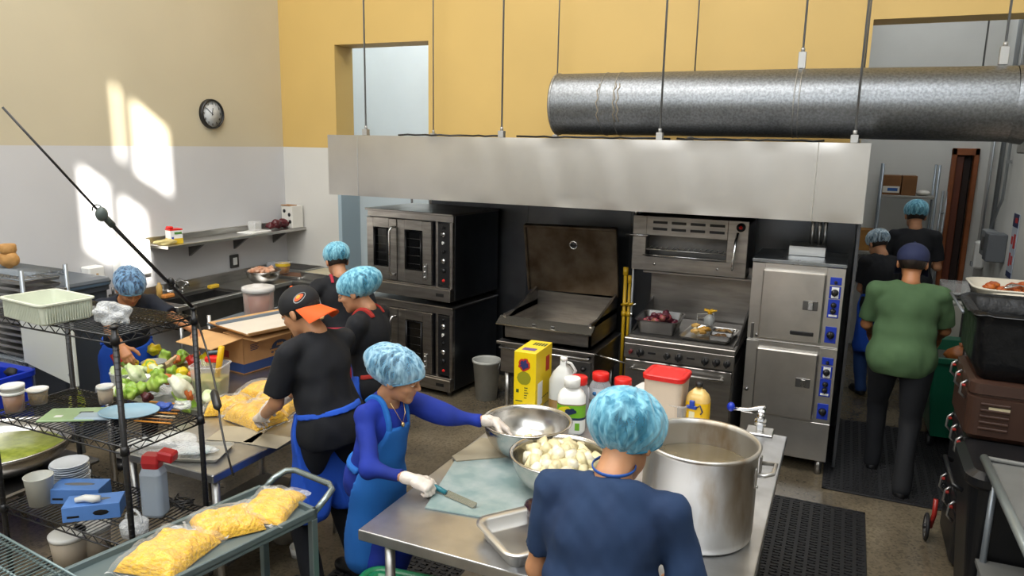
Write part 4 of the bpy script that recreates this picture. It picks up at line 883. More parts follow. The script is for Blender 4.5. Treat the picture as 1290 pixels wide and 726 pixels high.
    for sd, ft in zip((-1, 1), feet):
        hp_ = pel+V3(sd*.085*w_*s, 0, -.04*s); an = V3(ft[0], ft[1]-.03, .09*s); kn, an = ik(hp_, an, .43*s, .42*s, (sd*.1, 1, 0))
        Pn.cone(hp_, kn, .092*w_*s, .062*s); Pn.cone(kn, an+V3(0, 0, -.03), .066*s, .055*s, k=.03)
        S_ = Fld(.02); S_.ell((ft[0], ft[1]-.03, .045), (.042, .05, .05)).ell((ft[0]+sd*.006, ft[1]+.09, .03), (.047, .08, .032)).cone((ft[0], ft[1]-.05, .02), (ft[0]+sd*.01, ft[1]+.12, .018), .04, .042)
        S_.post.append(lambda P, d: np.maximum(d, -P[:, 2])); v, f = nets(S_, .008); mesh_of('shoe', [(v, f, 0)], mat('black work shoe', '0e0e10', .4), root)
    Pn.post.append(wrinkle(wr, seed+9, 14, .8)); top = pel+R0@V3(0, 0, .09*s); nup = R0@V3(0, 0, 1); Pn.post.append(lambda P, d: np.maximum(d, (P-top)@nup))
    v, f = nets(Pn, .010); mesh_of('trousers', [(v, f, 0)], pants, root)
    # ---- shirt
    S = Fld(.03); e = .012
    S.ell(T(0, -.0, .0), V3(.172*w_+e*1.6, .118*belly+e*2.0, .19)*s, R0).ell(T(0, .008, .16), V3(.150*w_+e*1.5, .100*belly+e*1.8, .19)*s, R0).ell(T(0, 0, .33), V3(.158*w_+e, .112+e, .178)*s, R0)
    for sd in (-1, 1):
        el, wv = fore[sd]; S.cone(T(sd*.02, -.01, .46), sh[sd]+R0@V3(0, 0, .008), .045*s+e*.8, .044*s+e*.8)
        if longs:
            ev = wv-el; ev /= np.linalg.norm(ev); S.cone(sh[sd], el, .052*s+e*.6, .045*s+e*.6); S.cone(el, wv, .045*s+e*.6, .036*s+.003, clip=(el+(wv-el)*.72, ev), k=.02)
        else:
            av = el-sh[sd]; av /= np.linalg.norm(av); S.cone(sh[sd], el, .047*s+e*.8, .050*s+e*1.1, clip=(sh[sd]+(el-sh[sd])*(sleeve+.15), av), k=.03)
    S.post.append(wrinkle(wr*1.5, seed, 15, .55)); S.post.append(wrinkle(wr*.8, seed+50, 34, .4))
    hem = T(0, 0, -.13 if not apron else -.10); S.post.append(lambda P, d: np.maximum(d, -(P-hem)@nup))
    nk = Fld(); nk.cone(T(0, .01, .46), HT(0, -.02, -.06), .062*s, .075*s); nk.ell(T(0, .045, .515), V3(.075, .075, .05)*s, R0)
    S.post.append(lambda P, d: np.maximum(d, -nk(P)))
    v, f = nets(S, .0085); mesh_of('shirt', [(v, f, 0)], shirt, root)
    # collar band
    col = MB(); n_ = 28
    # ---- apron from the same field, a little further out
    if apron:
        am, ab, strap_m = apron; S2 = Fld(.03); S2.p = list(S.p)
        S2.ell(T(0, .02, -.05), V3(.168*w_+e, .118*belly+e*1.2, .16)*s, R0)
        for sd, ft in zip((-1, 1), feet): S2.cone(pel+V3(sd*.08*w_*s, .012, -.04*s), V3(ft[0]*.9, ft[1]*.5+.03, .50*s), .105*s, .10*s, k=.05)
        def loc_(P): return ((P-pel)@R0)/s
        def mask(P, d):
            L = loc_(P); x, y, z = L[:, 0], L[:, 1], L[:, 2]
            skirt = np.maximum(np.maximum(-(y-.03), z-.10), -(z+.48))
            bw = .15-.25*np.clip(z-.12, 0, .3)
            bib = np.maximum(np.maximum(np.abs(x)-bw, -(y-.01)), np.maximum(z-.37, -(z+.0)))
            m2 = np.minimum(skirt, bib) if ab else skirt
            return np.maximum(d-.011, m2*s)
        S2.post = [wrinkle(wr*.8, seed+4, 10, .3), mask]; v, f = nets(S2, .0085); ap = mesh_of('apron', [(v, f, 0)], am, root)
        def smask(P, d):
            L = loc_(P); x, y, z = L[:, 0], L[:, 1], L[:, 2]
            st_ = np.maximum(np.maximum(np.abs(np.abs(x)-.078)-.012, -(y+.03)), -(z-.34))
            bk_ = np.maximum(np.maximum(np.abs(np.abs(x)-.078)-.012, y+.0), -(z-.45))
            wt = np.maximum(np.abs(z-.085-.03*np.abs(x))-.014, y-.02)
            return np.maximum(d-.0105, (np.minimum(np.minimum(st_, bk_), wt) if ab else wt)*s)
        S3 = Fld(.03); S3.p = list(S.p); S3.post = [smask]; v, f = nets(S3, .007); mesh_of('apron_strap', [(v, f, 0)], strap_m, ap)
    # ---- hair and headgear
    def hx(P, d): L = (P-hc)@hr/hs; return np.maximum(d, np.maximum(-(L[:, 2]+.035+hair_len*(L[:, 1] < 0)+np.clip(L[:, 1], 0, 1)*-1.0), (L[:, 1]-.052-.0*L[:, 2]) - np.clip(L[:, 2]-.055, 0, 1)*2.2)*hs)
    Hr = Fld(.02); Hr.ell(HT(0, -.016, .032), V3(.083, .098, .10)*hs, hr); Hr.post.append(hx)
    if net and face: Hr.ell(HT(0, -.085, .03), V3(.05, .05, .05)*hs, hr)
    v, f = nets(Hr, .006, pad=.01); mesh_of('hair', [(v, f, 0)], hair_m, root)
    if net:
        N = Fld(.03); a, b, c = netshape; o = netoff; N.ell(HT(o[0], o[1], .045+o[2]), V3(.098*a, .118*b, .092*c)*hs, hr)
        def npost(P, d):
            L = (P-hc)@hr/hs; ang = np.arctan2(L[:, 0], L[:, 1]+.02)
            d = d+.0016*np.sin(ang*26+3*np.sin(L[:, 2]*40))+.0022*np.sin(ang*11+2+L[:, 2]*30)
            return np.maximum(d, -(L[:, 2]+.028-.60*(L[:, 1]+.02))*hs)
        N.post = [npost]; v, f = nets(N, .0052, pad=.02)
        nt_ = mesh_of('hairnet', [(v, f, 0)], net, root)
        E_ = Fld(.03); E_.p = list(N.p)
        def epost(P, d): L = (P-hc)@hr/hs; return np.maximum(d-.002, np.abs(L[:, 2]+.026-.60*(L[:, 1]+.02))*hs-.0055)
        E_.post = [epost]; v, f = nets(E_, .0045, pad=.02)
        mesh_of('elastic_edge', [(v, f, 0)], mat(net.name+' edge', '3f93b8' if net is net_blue else '6fa3c4', .7), nt_)
    if cap:
        cm, bm_, back = cap; Cp = Fld(.02); Cp.ell(HT(0, -.012, .045), V3(.093, .106, .088)*hs, hr)
        tilt = .12 if back else -.05
        Cp.post.append(lambda P, d: np.maximum(d, -(((P-hc)@hr/hs)[:, 2]-.012-tilt*((P-hc)@hr/hs)[:, 1])*hs)); v, f = nets(Cp, .0055, pad=.01); cp_ = mesh_of('cap', [(v, f, 0)], cm, root)
        sg = -1 if back else 1; bmv = MB(); rows = []; n_ = 14
        vs = []; 
        for j in range(6):
            for i in range(n_+1):
                t = -1.25+2.5*i/n_; r_ = .080+.0*j; ex = .084*j/5*math.cos(t*.95)**.6 if abs(t) < 1.5 else 0
                x = math.sin(t)*(r_+.012+ex*.25); y = sg*(math.cos(t)*(.088)+ex)-.012; z = .014+tilt*y-.060*(j/5)-.02*abs(math.sin(t))**2*(j/5)*1.2
                vs.append(HT(x, y, z))
        for lay in (0, -.004): 
            base_ = len(bmv.v); bmv.add([tuple(np.array(q)+hr@V3(0, 0, lay)) for q in vs], [(j*(n_+1)+i, j*(n_+1)+i+1, (j+1)*(n_+1)+i+1, (j+1)*(n_+1)+i) for j in range(5) for i in range(n_)], True)
        bmv.build('brim', bm_, cp_)
        MB().ell(tuple(HT(0, -.012, .134)), (.009, .009, .006), 10, 6).build('button', bm_, cp_)
        if back: 
            # a side emblem in grey and orange, and a brown adjuster dot
            for k, (dz, rr_, c_) in enumerate(((0, (.030, .020), '8d8f8f'), (.002, (.022, .012), 'd9571a'), (.006, (.010, .007), 'e0a020'))):
                e_ = MB(); pts = []
                for i in range(18):
                    t = 2*PI*i/18; yy = -.075+math.cos(t)*rr_[0]*.9; zz = .055+dz+math.sin(t)*rr_[1]-.25*(math.cos(t)*rr_[0]); 
                    q = 1-((yy+.012)/.106)**2-((zz-.045)/.088)**2; xx = -.093*math.sqrt(max(q, 0))-.0012*(k+1); pts.append(HT(xx, yy, zz))
                cen = sum(np.array(p) for p in pts)/18; e_.add(pts+[cen+hr@V3(-.002, 0, 0)], [(i, (i+1) % 18, 18) for i in range(18)], True); e_.build('emblem', mat('emblem %d' % k, c_, .5), cp_)
    if face:
        for sd in (-1, 1):
            ec = HT(sd*.031, .0765, .012); MB().ell(tuple(ec), (.0125*hs,)*3, 14, 10).build('eye', eye_w, root)
            iris = HT(sd*.031, .0845, .009); MB().ell(tuple(iris), (.0062*hs,)*3, 10, 8).build('iris', eye_d, bpy.data.objects[root.children[-1].name])
            lid = Fld(.004); lid.ell(HT(sd*.031, .0765, .013), V3(.0155, .0140, .0138)*hs, hr); lid.post.append(lambda P, d: np.maximum(d, -(((P-hc)@hr/hs)[:, 2]-.010)*hs)); v, f = nets(lid, .002, pad=.006); mesh_of('eyelid', [(v, f, 0)], skin, root)
            MB().tube([HT(sd*.016, .0905, .031), HT(sd*.032, .088, .037), HT(sd*.05, .072, .031)], [.0028*hs, .0034*hs, .0015*hs], 6).build('eyebrow', brow_m, root)
        L_ = MB(); L_.tube([HT(x, .0885-.0*abs(x)-abs(x)*.28, -.044-.1*abs(x)) for x in (-.016, -.008, 0, .008, .016)], [.002, .0045, .0045, .0045, .002], 8); L_.tube([HT(x, .087-abs(x)*.28, -.054+.15*abs(x)) for x in (-.014, -.007, 0, .007, .014)], [.002, .0055, .006, .0055, .002], 8); L_.build('lips', lip_m, root)
    return root, HT, T
def W(px, py, d): v = ray(px, py)*d; v.z += CAM_H; return v
navy = cloth('navy T-shirt', '1a3558', '13294a'); blacks = cloth('black T-shirt', '0c0f18', '080a10'); green = cloth('olive green T-shirt', '4a6642', '3e5838'); royal = cloth('royal blue top', '0f2f9e', '0b2478', .2)
jean = cloth('dark jeans', '090c14', '06080d', .1); bluej = cloth('blue work trousers', '1e3f74', '18335f'); apr = cloth('blue apron cloth', '1a55c8', '1648ae', .15); aprl = cloth('bright blue apron cloth', '1e6cc0', '1a5cab', .15); red_c = cloth('red strap cloth', 'a8281f', None, .1)
# A: navy-shirted worker in front, back to us
p, HT, T = person('worker in a navy T-shirt and blue hairnet, back to us, at the stockpot', (-.565, 1.90, 0), R(2), 1.0, 15, (-14, 20), {-1: ((-.74, 2.24, 1.0), (-.35, -.6, -.8)), 1: ((-.36, 2.24, 1.0), (.35, -.5, -.9))}, skin_a, navy, .6, jean,
    net=net_blue, seed=3, width=1.10, wr=.0065, netshape=(1.16, 1.12, 1.12), netoff=(0, -.02, .004))
L_ = MB(); pts = [T(.062*math.cos(a)*1.05, .0+.07*math.sin(a), .535+.02*math.sin(a)) for a in [i*2*PI/24 for i in range(24)]]; L_.tube(pts, .0038, 6, closed=True, flat=(1.4, .6)); L_.build('lanyard', mat('blue lanyard', '1f4f9c', .6), p)
# B: woman in royal blue reaching into the bowl
p, HT, T = person('woman in a royal blue top, light blue apron and pale hairnet, cutting at the worktable', (-1.985, 2.79, 0), R(-97), .865, 14, (14, 8), {1: ((-1.60, 2.555, .955), (.6, -1, -.3)), -1: ((-1.455, 3.05, 1.075), (-.2, .9, -.6))}, skin_b, royal, .6, royal, longs=True,
    net=net_pale, face=True, apron=(aprl, True, aprl), gloves=True, seed=7, curl={1: (62, 66, 68, 70), -1: (22, 25, 28, 32)}, netshape=(1.10, 1.28, 1.04), netoff=(0, -.045, -.002), hsc=1.16, handz={1: (.2, -.3, 1), -1: (-.2, .3, 1)}, hold={1: (.9, .05, -.25), -1: (.8, .2, -.5)}, width=.95)
ch = MB(); ch.tube([T(.05, .06, .50), T(.03, .11, .44), T(.0, .128, .39), T(-.03, .11, .44), T(-.05, .06, .50)], .0018, 5); ch.build('necklace', mat('gold', (.8, .55, .25), .3, 1), p)
MB().ell(tuple(T(0, .131, .385)), (.010, .010, .013), 10, 8).build('pendant', mat('gold', (.8, .55, .25), .3, 1), p)
# C: man with the backwards cap
p, HT, T = person('man in a dark T-shirt and backwards black cap with orange brim', (-2.36, 2.95, 0), R(78), 1.0, 12, (18, 20), {-1: ((-2.74, 2.86, .94), (-.5, -.6, -.8)), 1: ((-2.77, 3.03, .96), (.9, -.7, -.3))}, skin_a, blacks, .62, jean,
    cap=(mat('black cap cloth', '15161a', .8), mat('orange brim cloth', 'e2560e', .7), True), apron=(apr, False, apr), gloves=True, wr=.006, hold={-1: (-.8, .5, -.3), 1: (-.9, -.1, -.35)}, seed=11, face=True, curl=(40, 44, 48, 52), feet=((-.13, .03, 0), (.13, -.02, 0)), width=1.04)
el = MB(); q = W(341, 533, 3.55)
# D: woman behind him
p, HT, T = person('woman in a black T-shirt, blue hairnet and red straps, in profile', (-2.60, 3.72, 0), R(100), .965, 8, (14, 16), {1: ((-2.95, 3.75, 1.02), (.3, -.9, -.3)), -1: ((-2.95, 3.42, 1.0), (-.3, -.9, -.5))}, skin_b, blacks, .62, jean,
    net=net_blue, face=True, apron=(apr, True, red_c), seed=13, netshape=(1.06, 1.22, 1.02), netoff=(0, -.05, .0), width=1.02)
# E: further worker
person('worker in a black T-shirt and deep blue hairnet, back to us, near the counter', (-3.45, 4.50, 0), R(50), .965, 8, (10, 15), {-1: ((-3.60, 4.35, 1.0), (-.8, -.4, -.5)), 1: ((-3.50, 4.6, 1.0), (.8, -.5, -.3))}, skin_b, blacks, .6, jean, net=net_blue, apron=(mat('crimson apron', 'a01f33', .8), True, mat('crimson apron', 'a01f33', .8)), seed=17)
# F: worker bent over the vegetables
person('worker in a dark T-shirt and dark blue hairnet, looking down at the vegetables', (-4.72, 3.60, 0), R(-118), .93, 24, (4, 20), {1: ((-4.18, 3.18, 1.0), (.7, -.4, -.5)), -1: ((-3.92, 3.62, 1.03), (-.6, -.4, -.6))}, skin_c, cloth('dark navy T-shirt', '0e1626'), .6, jean, net=net_deep, face=True, seed=19, apron=(apr, False, apr), netshape=(1.06, 1.1, 1.02))
# G: man in green
person('man in an olive green T-shirt and navy cap walking away down the aisle', (.445, 5.74, 0), R(-2), 1.05, 4, (0, 6), {-1: ((.25, 6.12, 1.05), (-.35, -.7, -.6)), 1: ((.69, 6.12, 1.05), (.35, -.7, -.6))}, skin_c, green, .66, jean,
    cap=(mat('navy cap cloth', '1c2446', .8), mat('navy cap cloth', '1c2446', .8), False), feet=((-.10, .28, 0), (.09, -.16, 0)), width=1.16, belly=1.15, seed=23)
# H, I: two workers at the far end
person('worker in a black T-shirt and grey hairnet at the far end of the aisle', (.38, 7.95, 0), R(20), .98, 12, (20, 20), {-1: ((.22, 8.25, 1.0), (-.3, -.5, -.8)), 1: ((.5, 8.3, 1.0), (.4, -.5, -.6))}, skin_b, blacks, .6, bluej, net=net_grey, seed=29, apron=(apr, False, apr))
person('tall worker in a black T-shirt and bright blue hairnet, far down the aisle', (.66, 8.75, 0), R(-5), 1.12, 6, (18, 12), {-1: ((.47, 9.1, 1.2), (-.3, -.7, -.6)), 1: ((.87, 9.1, 1.2), (.3, -.7, -.6))}, skin_b, blacks, .6, bluej, net=net_blue, seed=31)
# ================================================================ LEFT SIDE
# ---- black wire rack
def wire_shelf(t, L, Dp, z, m, pitch=.026, r=.0028, skirt=.032, x0=0, y0=0, name='wire_shelf'):
    s = MB(); 
    for zz in (z, z-skirt):
        s.tube([(x0, y0, zz), (x0+L, y0, zz), (x0+L, y0+Dp, zz), (x0, y0+Dp, zz)], .0042, 6, closed=True)
    def zig(p, q):
        p, q = Vector(p), Vector(q); n = max(2, int((q-p).length/.036)); 
        s.tube([p+(q-p)*(i/n)+Vector((0, 0, 0 if i % 2 else -skirt)) for i in range(n+1)], .0028, 4)
    c = [(x0, y0, z), (x0+L, y0, z), (x0+L, y0+Dp, z), (x0, y0+Dp, z)]
    for i in range(4): zig(c[i], c[(i+1) % 4])
    n = int(L/pitch)
    for i in range(1, n): s.tube([(x0+L*i/n, y0, z+.003), (x0+L*i/n, y0+Dp, z+.003)], r, 4)
    for q in (1/3, 2/3): s.tube([(x0, y0+Dp*q, z-.002), (x0+L, y0+Dp*q, z-.002)], .0042, 5); s.tube([(x0, y0+Dp*q, z-.022), (x0+L, y0+Dp*q, z-.022)], .003, 5)
    o = s.build(name, m, t); return o
RX, RY, RL, RD = -3.54, 1.976, .885, .40
ZT, ZM, ZB, ZF = 1.60, 1.12, .655, .28
rk = thing('wire_rack', 'black wire shelving rack at the left front, loaded with containers', 'rack', (RX, RY, 0))
for z in (ZT, ZM, ZB, ZF): wire_shelf(rk, RL, RD, z, blackm)
for x in (0, RL):
    for y in (0, RD):
        p = MB(); p.cyl((x, y, .02), (x, y, ZT+.035), .0125, 12)
        for k in range(58): p.tube([(x, y, .06+k*.0265), (x, y, .062+k*.0265)], .0137, 10)
        po = p.build('post', blackm, rk); MB().cyl((x, y, ZT+.035), (x, y, ZT+.045), .017, 12).build('post_cap', black, po)
        c = MB()
        for z in (ZT, ZM, ZB, ZF): c.tube([(x, y, z-.032), (x, y, z+.006)], [.020, .016], 12)
        c.build('collar', black, po); MB().cyl((x, y, 0), (x, y, .03), .024, 10).build('foot', black, po)
# pole and cable
pole = thing('folding_pole', 'long thin black pole leaning up and to the left from the rack corner', 'pole', (0, 0, 0))
P0 = Vector((RX+RL, RY+RD, ZT+.04)); dfar = 3.35
Pt = W(3, 135, 2.5); Pk = W(128, 270, 2.75)
MB().tube([P0, Pk], [.008, .0075], 8).build('lower_tube', black, pole); MB().tube([Pk, Pt], [.0045, .004], 6).build('upper_rod', black, pole)
k = MB(); k.ell(tuple(Pk), (.022, .022, .028), 12, 8); k.tube([Pk+Vector((-.03*math.cos(a)-.02, 0, .025*math.sin(a)+.01)) for a in [i*PI/6 for i in range(9)]], .003, 5); k.tube([Pk+(P0-Pk)*.02, Pk+(P0-Pk)*.10], .013, 8); k.build('clamp', mat('grey green plastic', '4a5450', .5), pole)
k = MB(); m_ = P0+(Pk-P0)*.26
for j in range(3): k.ell(tuple(m_+(Pk-P0)*.02*j+Vector((.01*(j-1), 0, .006*j))), (.016, .013, .016), 8, 6)
k.tube([m_, m_+Vector((.02, -.01, .03)), m_+Vector((.035, 0, .0))], .004, 5); k.build('knob', black, pole)
cb = thing('power_cord', 'black power cord with an inline box hanging from the rack corner', 'cord', (0, 0, 0))
pts = [P0+Vector((.01, -.02, -.06)), W(262, 440, 3.75), W(276, 500, 3.5), W(271, 515, 3.4)]
pts = [W(250, 408, 3.28), W(260, 440, 3.2), W(268, 470, 3.12), W(272, 490, 3.05), W(275, 505, 3.0), W(277, 530, 2.95), W(283, 560, 2.9), W(294, 600, 2.85)]
MB().tube(pts, .0042, 6).build('cable', black, cb)
a_, b_ = W(269, 492, 3.04), W(275, 516, 2.96); MB().tube([a_+(b_-a_)*t for t in (0, .15, .85, 1)], [.008, .017, .017, .007], 8).build('inline_box', black, cb)
_n0 = set(bpy.data.objects)
# crate on the top shelf
crm = mat('pale green crate plastic', 'cfd4c2', .4, var=.08, vs=12)
cr = thing('plastic_crate', 'pale green-white ribbed plastic crate at the left end of the top shelf', 'crate', tuple(PZ(61, 388, ZT+.05).xy)+(ZT+.006,), R(-6))
w_, d_, h_ = .39, .28, .115
MB().rrlathe([(.02, 0), (.012, .01), (0, h_-.01), (-.012, h_-.008), (-.012, h_), (.006, h_), (.02, .01)], w_, d_, .03, n=5, cap1=True, smooth=False).build('crate_body', crm, cr)
q = MB()
for i in range(30):
    for sg in (-1, 1): q.box(-w_/2+.03+i*(w_-.06)/29-.002, -w_/2+.03+i*(w_-.06)/29+.002, sg*(d_/2-.002)-.004, sg*(d_/2-.002)+.004, .012, h_-.012)
for i in range(18):
    for sg in (-1, 1): q.box(sg*(w_/2-.002)-.004, sg*(w_/2-.002)+.004, -d_/2+.03+i*(d_-.06)/17-.002, -d_/2+.03+i*(d_-.06)/17+.002, .012, h_-.012)
q.build('ribs', crm, cr)
def bagmesh(rx, ry, rz, seed, amp=.35, n=28, m=18):
    bm = MB(); bm.ell((0, 0, rz*.8), (rx, ry, rz), n, m, noise=amp, seed=seed, fr=5.5); return bm
o = bagmesh(.10, .07, .06, 3); tag(o.build('plastic_bag', film_w), 'crumpled clear plastic bag on the top shelf of the black rack', 'plastic bag', loc=tuple(PZ(140, 400, ZT+.03).xy)+(ZT+.006,))
tr = tag(MB().box(-.12, .08, -.16, .16, 0, .004, .001).build('clear_tray', mat('smoky sheet', '4a5258', .15, alpha=.75)), 'flat smoky plastic sheet on the top shelf between crate and bag', 'sheet', loc=(-3.088, 2.16, ZT+.007), rz=.1)
# middle shelf
broth = mat('orange brown sauce', '8a4a1c', .3, var=.4, vs=10, col2='a5671f')
def deli(loc, r, h, fill, fm, lab, lid=True, extra=None):
    t = thing('deli_container', lab, 'container', loc)
    MB().lathe([(r*.84, 0), (r*.97, h*.96)], n=28, cap0=True).build('cup', tub_m, t)
    MB().lathe([(r*.83, .003), (r*.83+(r*.13)*fill, h*fill)], n=28, cap1=True).build('contents', fm, t)
    if lid: MB().lathe([(r*.99, h*.88), (r*1.05, h*.9), (r*1.05, h*1.0), (r*.97, h*1.01), (r*.93, h*.96)], n=30, cap0=True, cap1=True).build('lid', white_p, t)
    if extra: MB().lathe([(r*.98, h*1.01), (r*1.02, h*1.18), (r*1.05, h*1.18), (r*1.05, h*1.3), (r*.97, h*1.31), (r*.92, h*1.25)], n=30, cap1=True).build('stacked_lid', white_p, t)
    return t
def pos(px, py, z): p = PZ(px, py, z); return (p.x, p.y, z)
deli(pos(19, 518, ZM+.006), .058, .12, .8, broth, 'round container of orange-brown sauce at the left of the middle shelf', extra=1)
deli(pos(49, 508, ZM+.006), .055, .09, .75, mat('mustard mix', 'a5822f', .5, var=.5, vs=40), 'short white-lidded container right of the sauce container')
deli(pos(134, 508, ZM+.006), .045, .11, .7, mat('beige dip', 'b39b7c', .5), 'white-lidded container of beige dip behind the front post of the black rack')
bd = thing('cutting_board', 'pale green plastic board with a black handle slot on the middle shelf', 'cutting board', pos(92, 524, ZM+.008), R(32))
MB().box(-.15, .15, -.10, .10, 0, .012, .004).build('board', mat('pale green board', '9db98a', .4, var=.12, vs=9), bd); MB().box(.03, .10, .0, .03, .012, .0135, .001).build('handle_slot', black, bd); MB().box(-.08, -.04, -.05, -.02, .012, .013).build('white_label', white_p, bd)
pl = thing('oval_lid', 'large pale blue oval plastic lid lying on the middle shelf', 'lid', pos(163, 520, ZM+.024), R(28))
MB().lathe([(.12, 0), (.15, .006), (.155, .014), (.146, .014), (.14, .008), (.02, .012)], n=40, sx=1.05, sy=.80, cap1=True).build('lid', mat('pale blue plastic', '8fb4c8', .35, var=.08, vs=5), pl)
bl = tag(MB().box(-.10, .10, -.05, .05, 0, .02, .01).build('tray', mat('pale blue tray', '9fb2bf', .4)), 'small grey-blue tray under the left end of the oval lid', 'tray', loc=pos(120, 527, ZM+.008), rz=.5)
for i in range(7):
    o = MB().tube([(-.11, 0, 0), (.11, 0, 0)], .005, 6).build('wooden_stick', mat('stick %d' % (i % 3), ['c8822a', '8a5a2a', 'c9b79a'][i % 3], .6)); tag(o, 'thin orange-brown stick lying under the oval lid on the middle shelf', 'stick', 'sticks on the middle shelf', loc=pos(192+i*3, 532-i*4, ZM+.014), rz=.28)
o = bagmesh(.05, .035, .025, 8); tag(o.build('rubber_band_bundle', mat('blue bands', '2f4fa0', .5, bump=.5, bs=60)), 'small tangle of blue bands on the right of the middle shelf', 'bands', loc=pos(208, 517, ZM+.008))
o = bagmesh(.055, .04, .02, 9); tag(o.build('plastic_bag', film_w), 'crumpled clear bag beside the blue bands on the middle shelf', 'plastic bag', loc=pos(229, 514, ZM+.008))
for o in [q for q in bpy.data.objects if q not in _n0 and q.parent is None]: o.scale = (.82, .82, .82)      # small catering sizes on the upper two shelves
# bottom shelf
pt = mat('white ceramic', 'cfd6e0', .25)
for i in range(11):
    t = MB().lathe([(.045, 0), (.05, .003), (.085, .012), (.088, .014), (.084, .0155), (.05, .006)], n=32, cap1=True).build('plate', pt); p_ = pos(90, 612, ZB+.006)
    tag(t, ['white round plate at the top of the plate stack on the bottom shelf', 'white round plate within the stack on the bottom shelf'][0 if i == 10 else 1], 'plate', 'plates stacked on the bottom shelf', loc=(p_[0]+.003*math.sin(i*2), p_[1]+.003*math.cos(i*3), p_[2]+i*.0115))
cu = tag(MB().lathe([(.042, 0), (.052, .115), (.054, .118), (.050, .118), (.041, .006)], n=28, cap1=True).build('plastic_cup', mat('cloudy cup plastic', 'c9cac2', .35)), 'cloudy white plastic cup left of the plates on the bottom shelf', 'cup', loc=pos(52, 634, ZB+.006)).scale = (1.2, 1.2, 1.2)
gbm = mat('glove box blue', '5b8ad0', .5, var=.1, vs=9)
def glove_box(loc, rz, lab, tilt=0):
    t = thing('glove_box', lab, 'box', loc, rz); MB().box(-.12, .12, -.06, .06, 0, .075, .002).build('box', gbm, t)
    MB().ell((0, 0, .074), (.085, .018, .003), 24, 4).build('slot', mat('slot grey', '6e6f70', .8), t)
    q = MB(); q.ell((.04, -.0605, .035), (.035, .001, .014), 18, 4); q.box(-.1, -.05, -.0612, -.06, .02, .03); q.build('black_print', black, t); q = MB(); q.box(-.121, -.12, -.045, .045, .012, .06); q.build('end_print', mat('print grey blue', '28436e', .5), t); return t
glove_box(pos(102, 628, ZB+.006), R(26), 'blue glove box with an open slot, further of the two on the bottom shelf')
g2 = glove_box(pos(120, 648, ZB+.006), R(40), 'blue glove box with a white glove on top, on the bottom shelf')
o = MB().tube([(-.06, 0, .015), (-.02, .01, .02), (.02, 0, .02), (.05, .005, .02)], [.012, .017, .018, .014], 10).build('paper_roll', white_p); tag(o, 'white crumpled glove lying on top of the nearer glove box', 'glove', loc=pos(112, 634, ZB+.082), rz=.5)
bo = thing('spray_bottle', 'square clear bottle with a red top wrapped in plastic on the bottom shelf', 'bottle', pos(197, 648, ZB+.006), R(20)); bo.scale = (1.25, 1.25, 1.4)
MB().rrlathe([(.006, 0), (0, .01), (0, .15), (.01, .17)], .085, .07, .02, cap1=True).build('bottle', mat('bluish clear bottle', 'a9b4c0', .2, alpha=.75), bo)
MB().rrlathe([(.006, .002), (.003, .10)], .085, .07, .02, cap1=True).build('liquid', mat('pale liquid', 'b5c2d0', .2), bo)
MB().rrlathe([(.012, .17), (.008, .19), (.014, .215)], .085, .07, .02, cap1=True).build('red_cap', mat('wrapped red', 'b3262a', .35), bo); MB().box(-.01, .05, -.02, .03, .20, .235, .006, Matrix.Rotation(R(10), 4, 'Y')).build('red_spout', mat('wrapped red', 'b3262a', .35), bo)
tc2 = thing('cellophane_jar', 'round clear tub with a handle wrapped in film beside the front post', 'tub', pos(170, 672, ZB+.006))
MB().lathe([(.055, 0), (.06, .05), (.05, .06)], n=24, cap1=True).build('tub', film_w, tc2); MB().tube(arc((0, 0, .06), .05, 0, PI, 12, (1, 0, 0), (0, .1, 1)), .006, 6).build('handle', film_w, tc2)
tg = MB(); rr = random.Random(3)
tg.tube([(.06*math.cos(i*.9)+rr.uniform(-.02, .02), .045*math.sin(i*1.1)+rr.uniform(-.02, .02), .01+rr.random()*.03) for i in range(40)], .0035, 5); tag(tg.build('coiled_cord', black), 'tangled black cord right of the clear bottle on the bottom shelf', 'cord', loc=pos(226, 640, ZB+.006))
# paint cans below
for i, (px, py, L) in enumerate(((90, 712, 'white lidded pail under the black rack, left one'), (120, 700, 'white lidded pail on the floor under the black rack, right one'))):
    t = thing('lidded_pail', L, 'pail', pos(px, py, ZF+.006)); MB().lathe([(.07, 0), (.085, .16)], n=24, cap1=True).build('pail', mat('beige pail', 'a99c8a', .5), t); MB().lathe([(.087, .155), (.09, .175), (.08, .18)], n=24, cap1=True).build('lid', white_p, t)
yb2 = thing('printed_bag', 'yellow-green printed plastic bag hanging by the salsa bowl', 'bag', (-3.60, 2.43, .99)); MB().ell((0, 0, 0), (.055, .03, .11), 16, 12, noise=.12, seed=6).build('bag', mat('yellow green print', 'a8a824', .35, var=.6, vs=18, col2='5f7f2a'), yb2); MB().tube([(0, 0, .10), (.03, -.05, .2)], .006, 6).build('tie', film_w, yb2)
# big steel bowl of green liquid left of the rack
gbw = bowl((-4.42, 2.48, .452), .38, .17, 'huge steel bowl of yellow-green salsa at the left edge, behind the rack'); 
MB().lathe([(.33, .10), (.33, .104)], n=40, cap1=True).build('green_salsa', mat('green salsa', '8a9434', .35, var=.35, vs=25, col2='6e7a20', bump=.3, bs=40), gbw)
stt = thing('low_cart', 'low grey cart under the huge bowl', 'cart', (-4.84, 2.14, 0)); MB().box(0, .80, 0, .7, .42, .45, .01).build('deck', steel_d, stt)
for x in (.05, .75):
    for y in (.05, .65): MB().cyl((x, y, 0), (x, y, .42), .018, 8).build('leg', steel_d, stt)
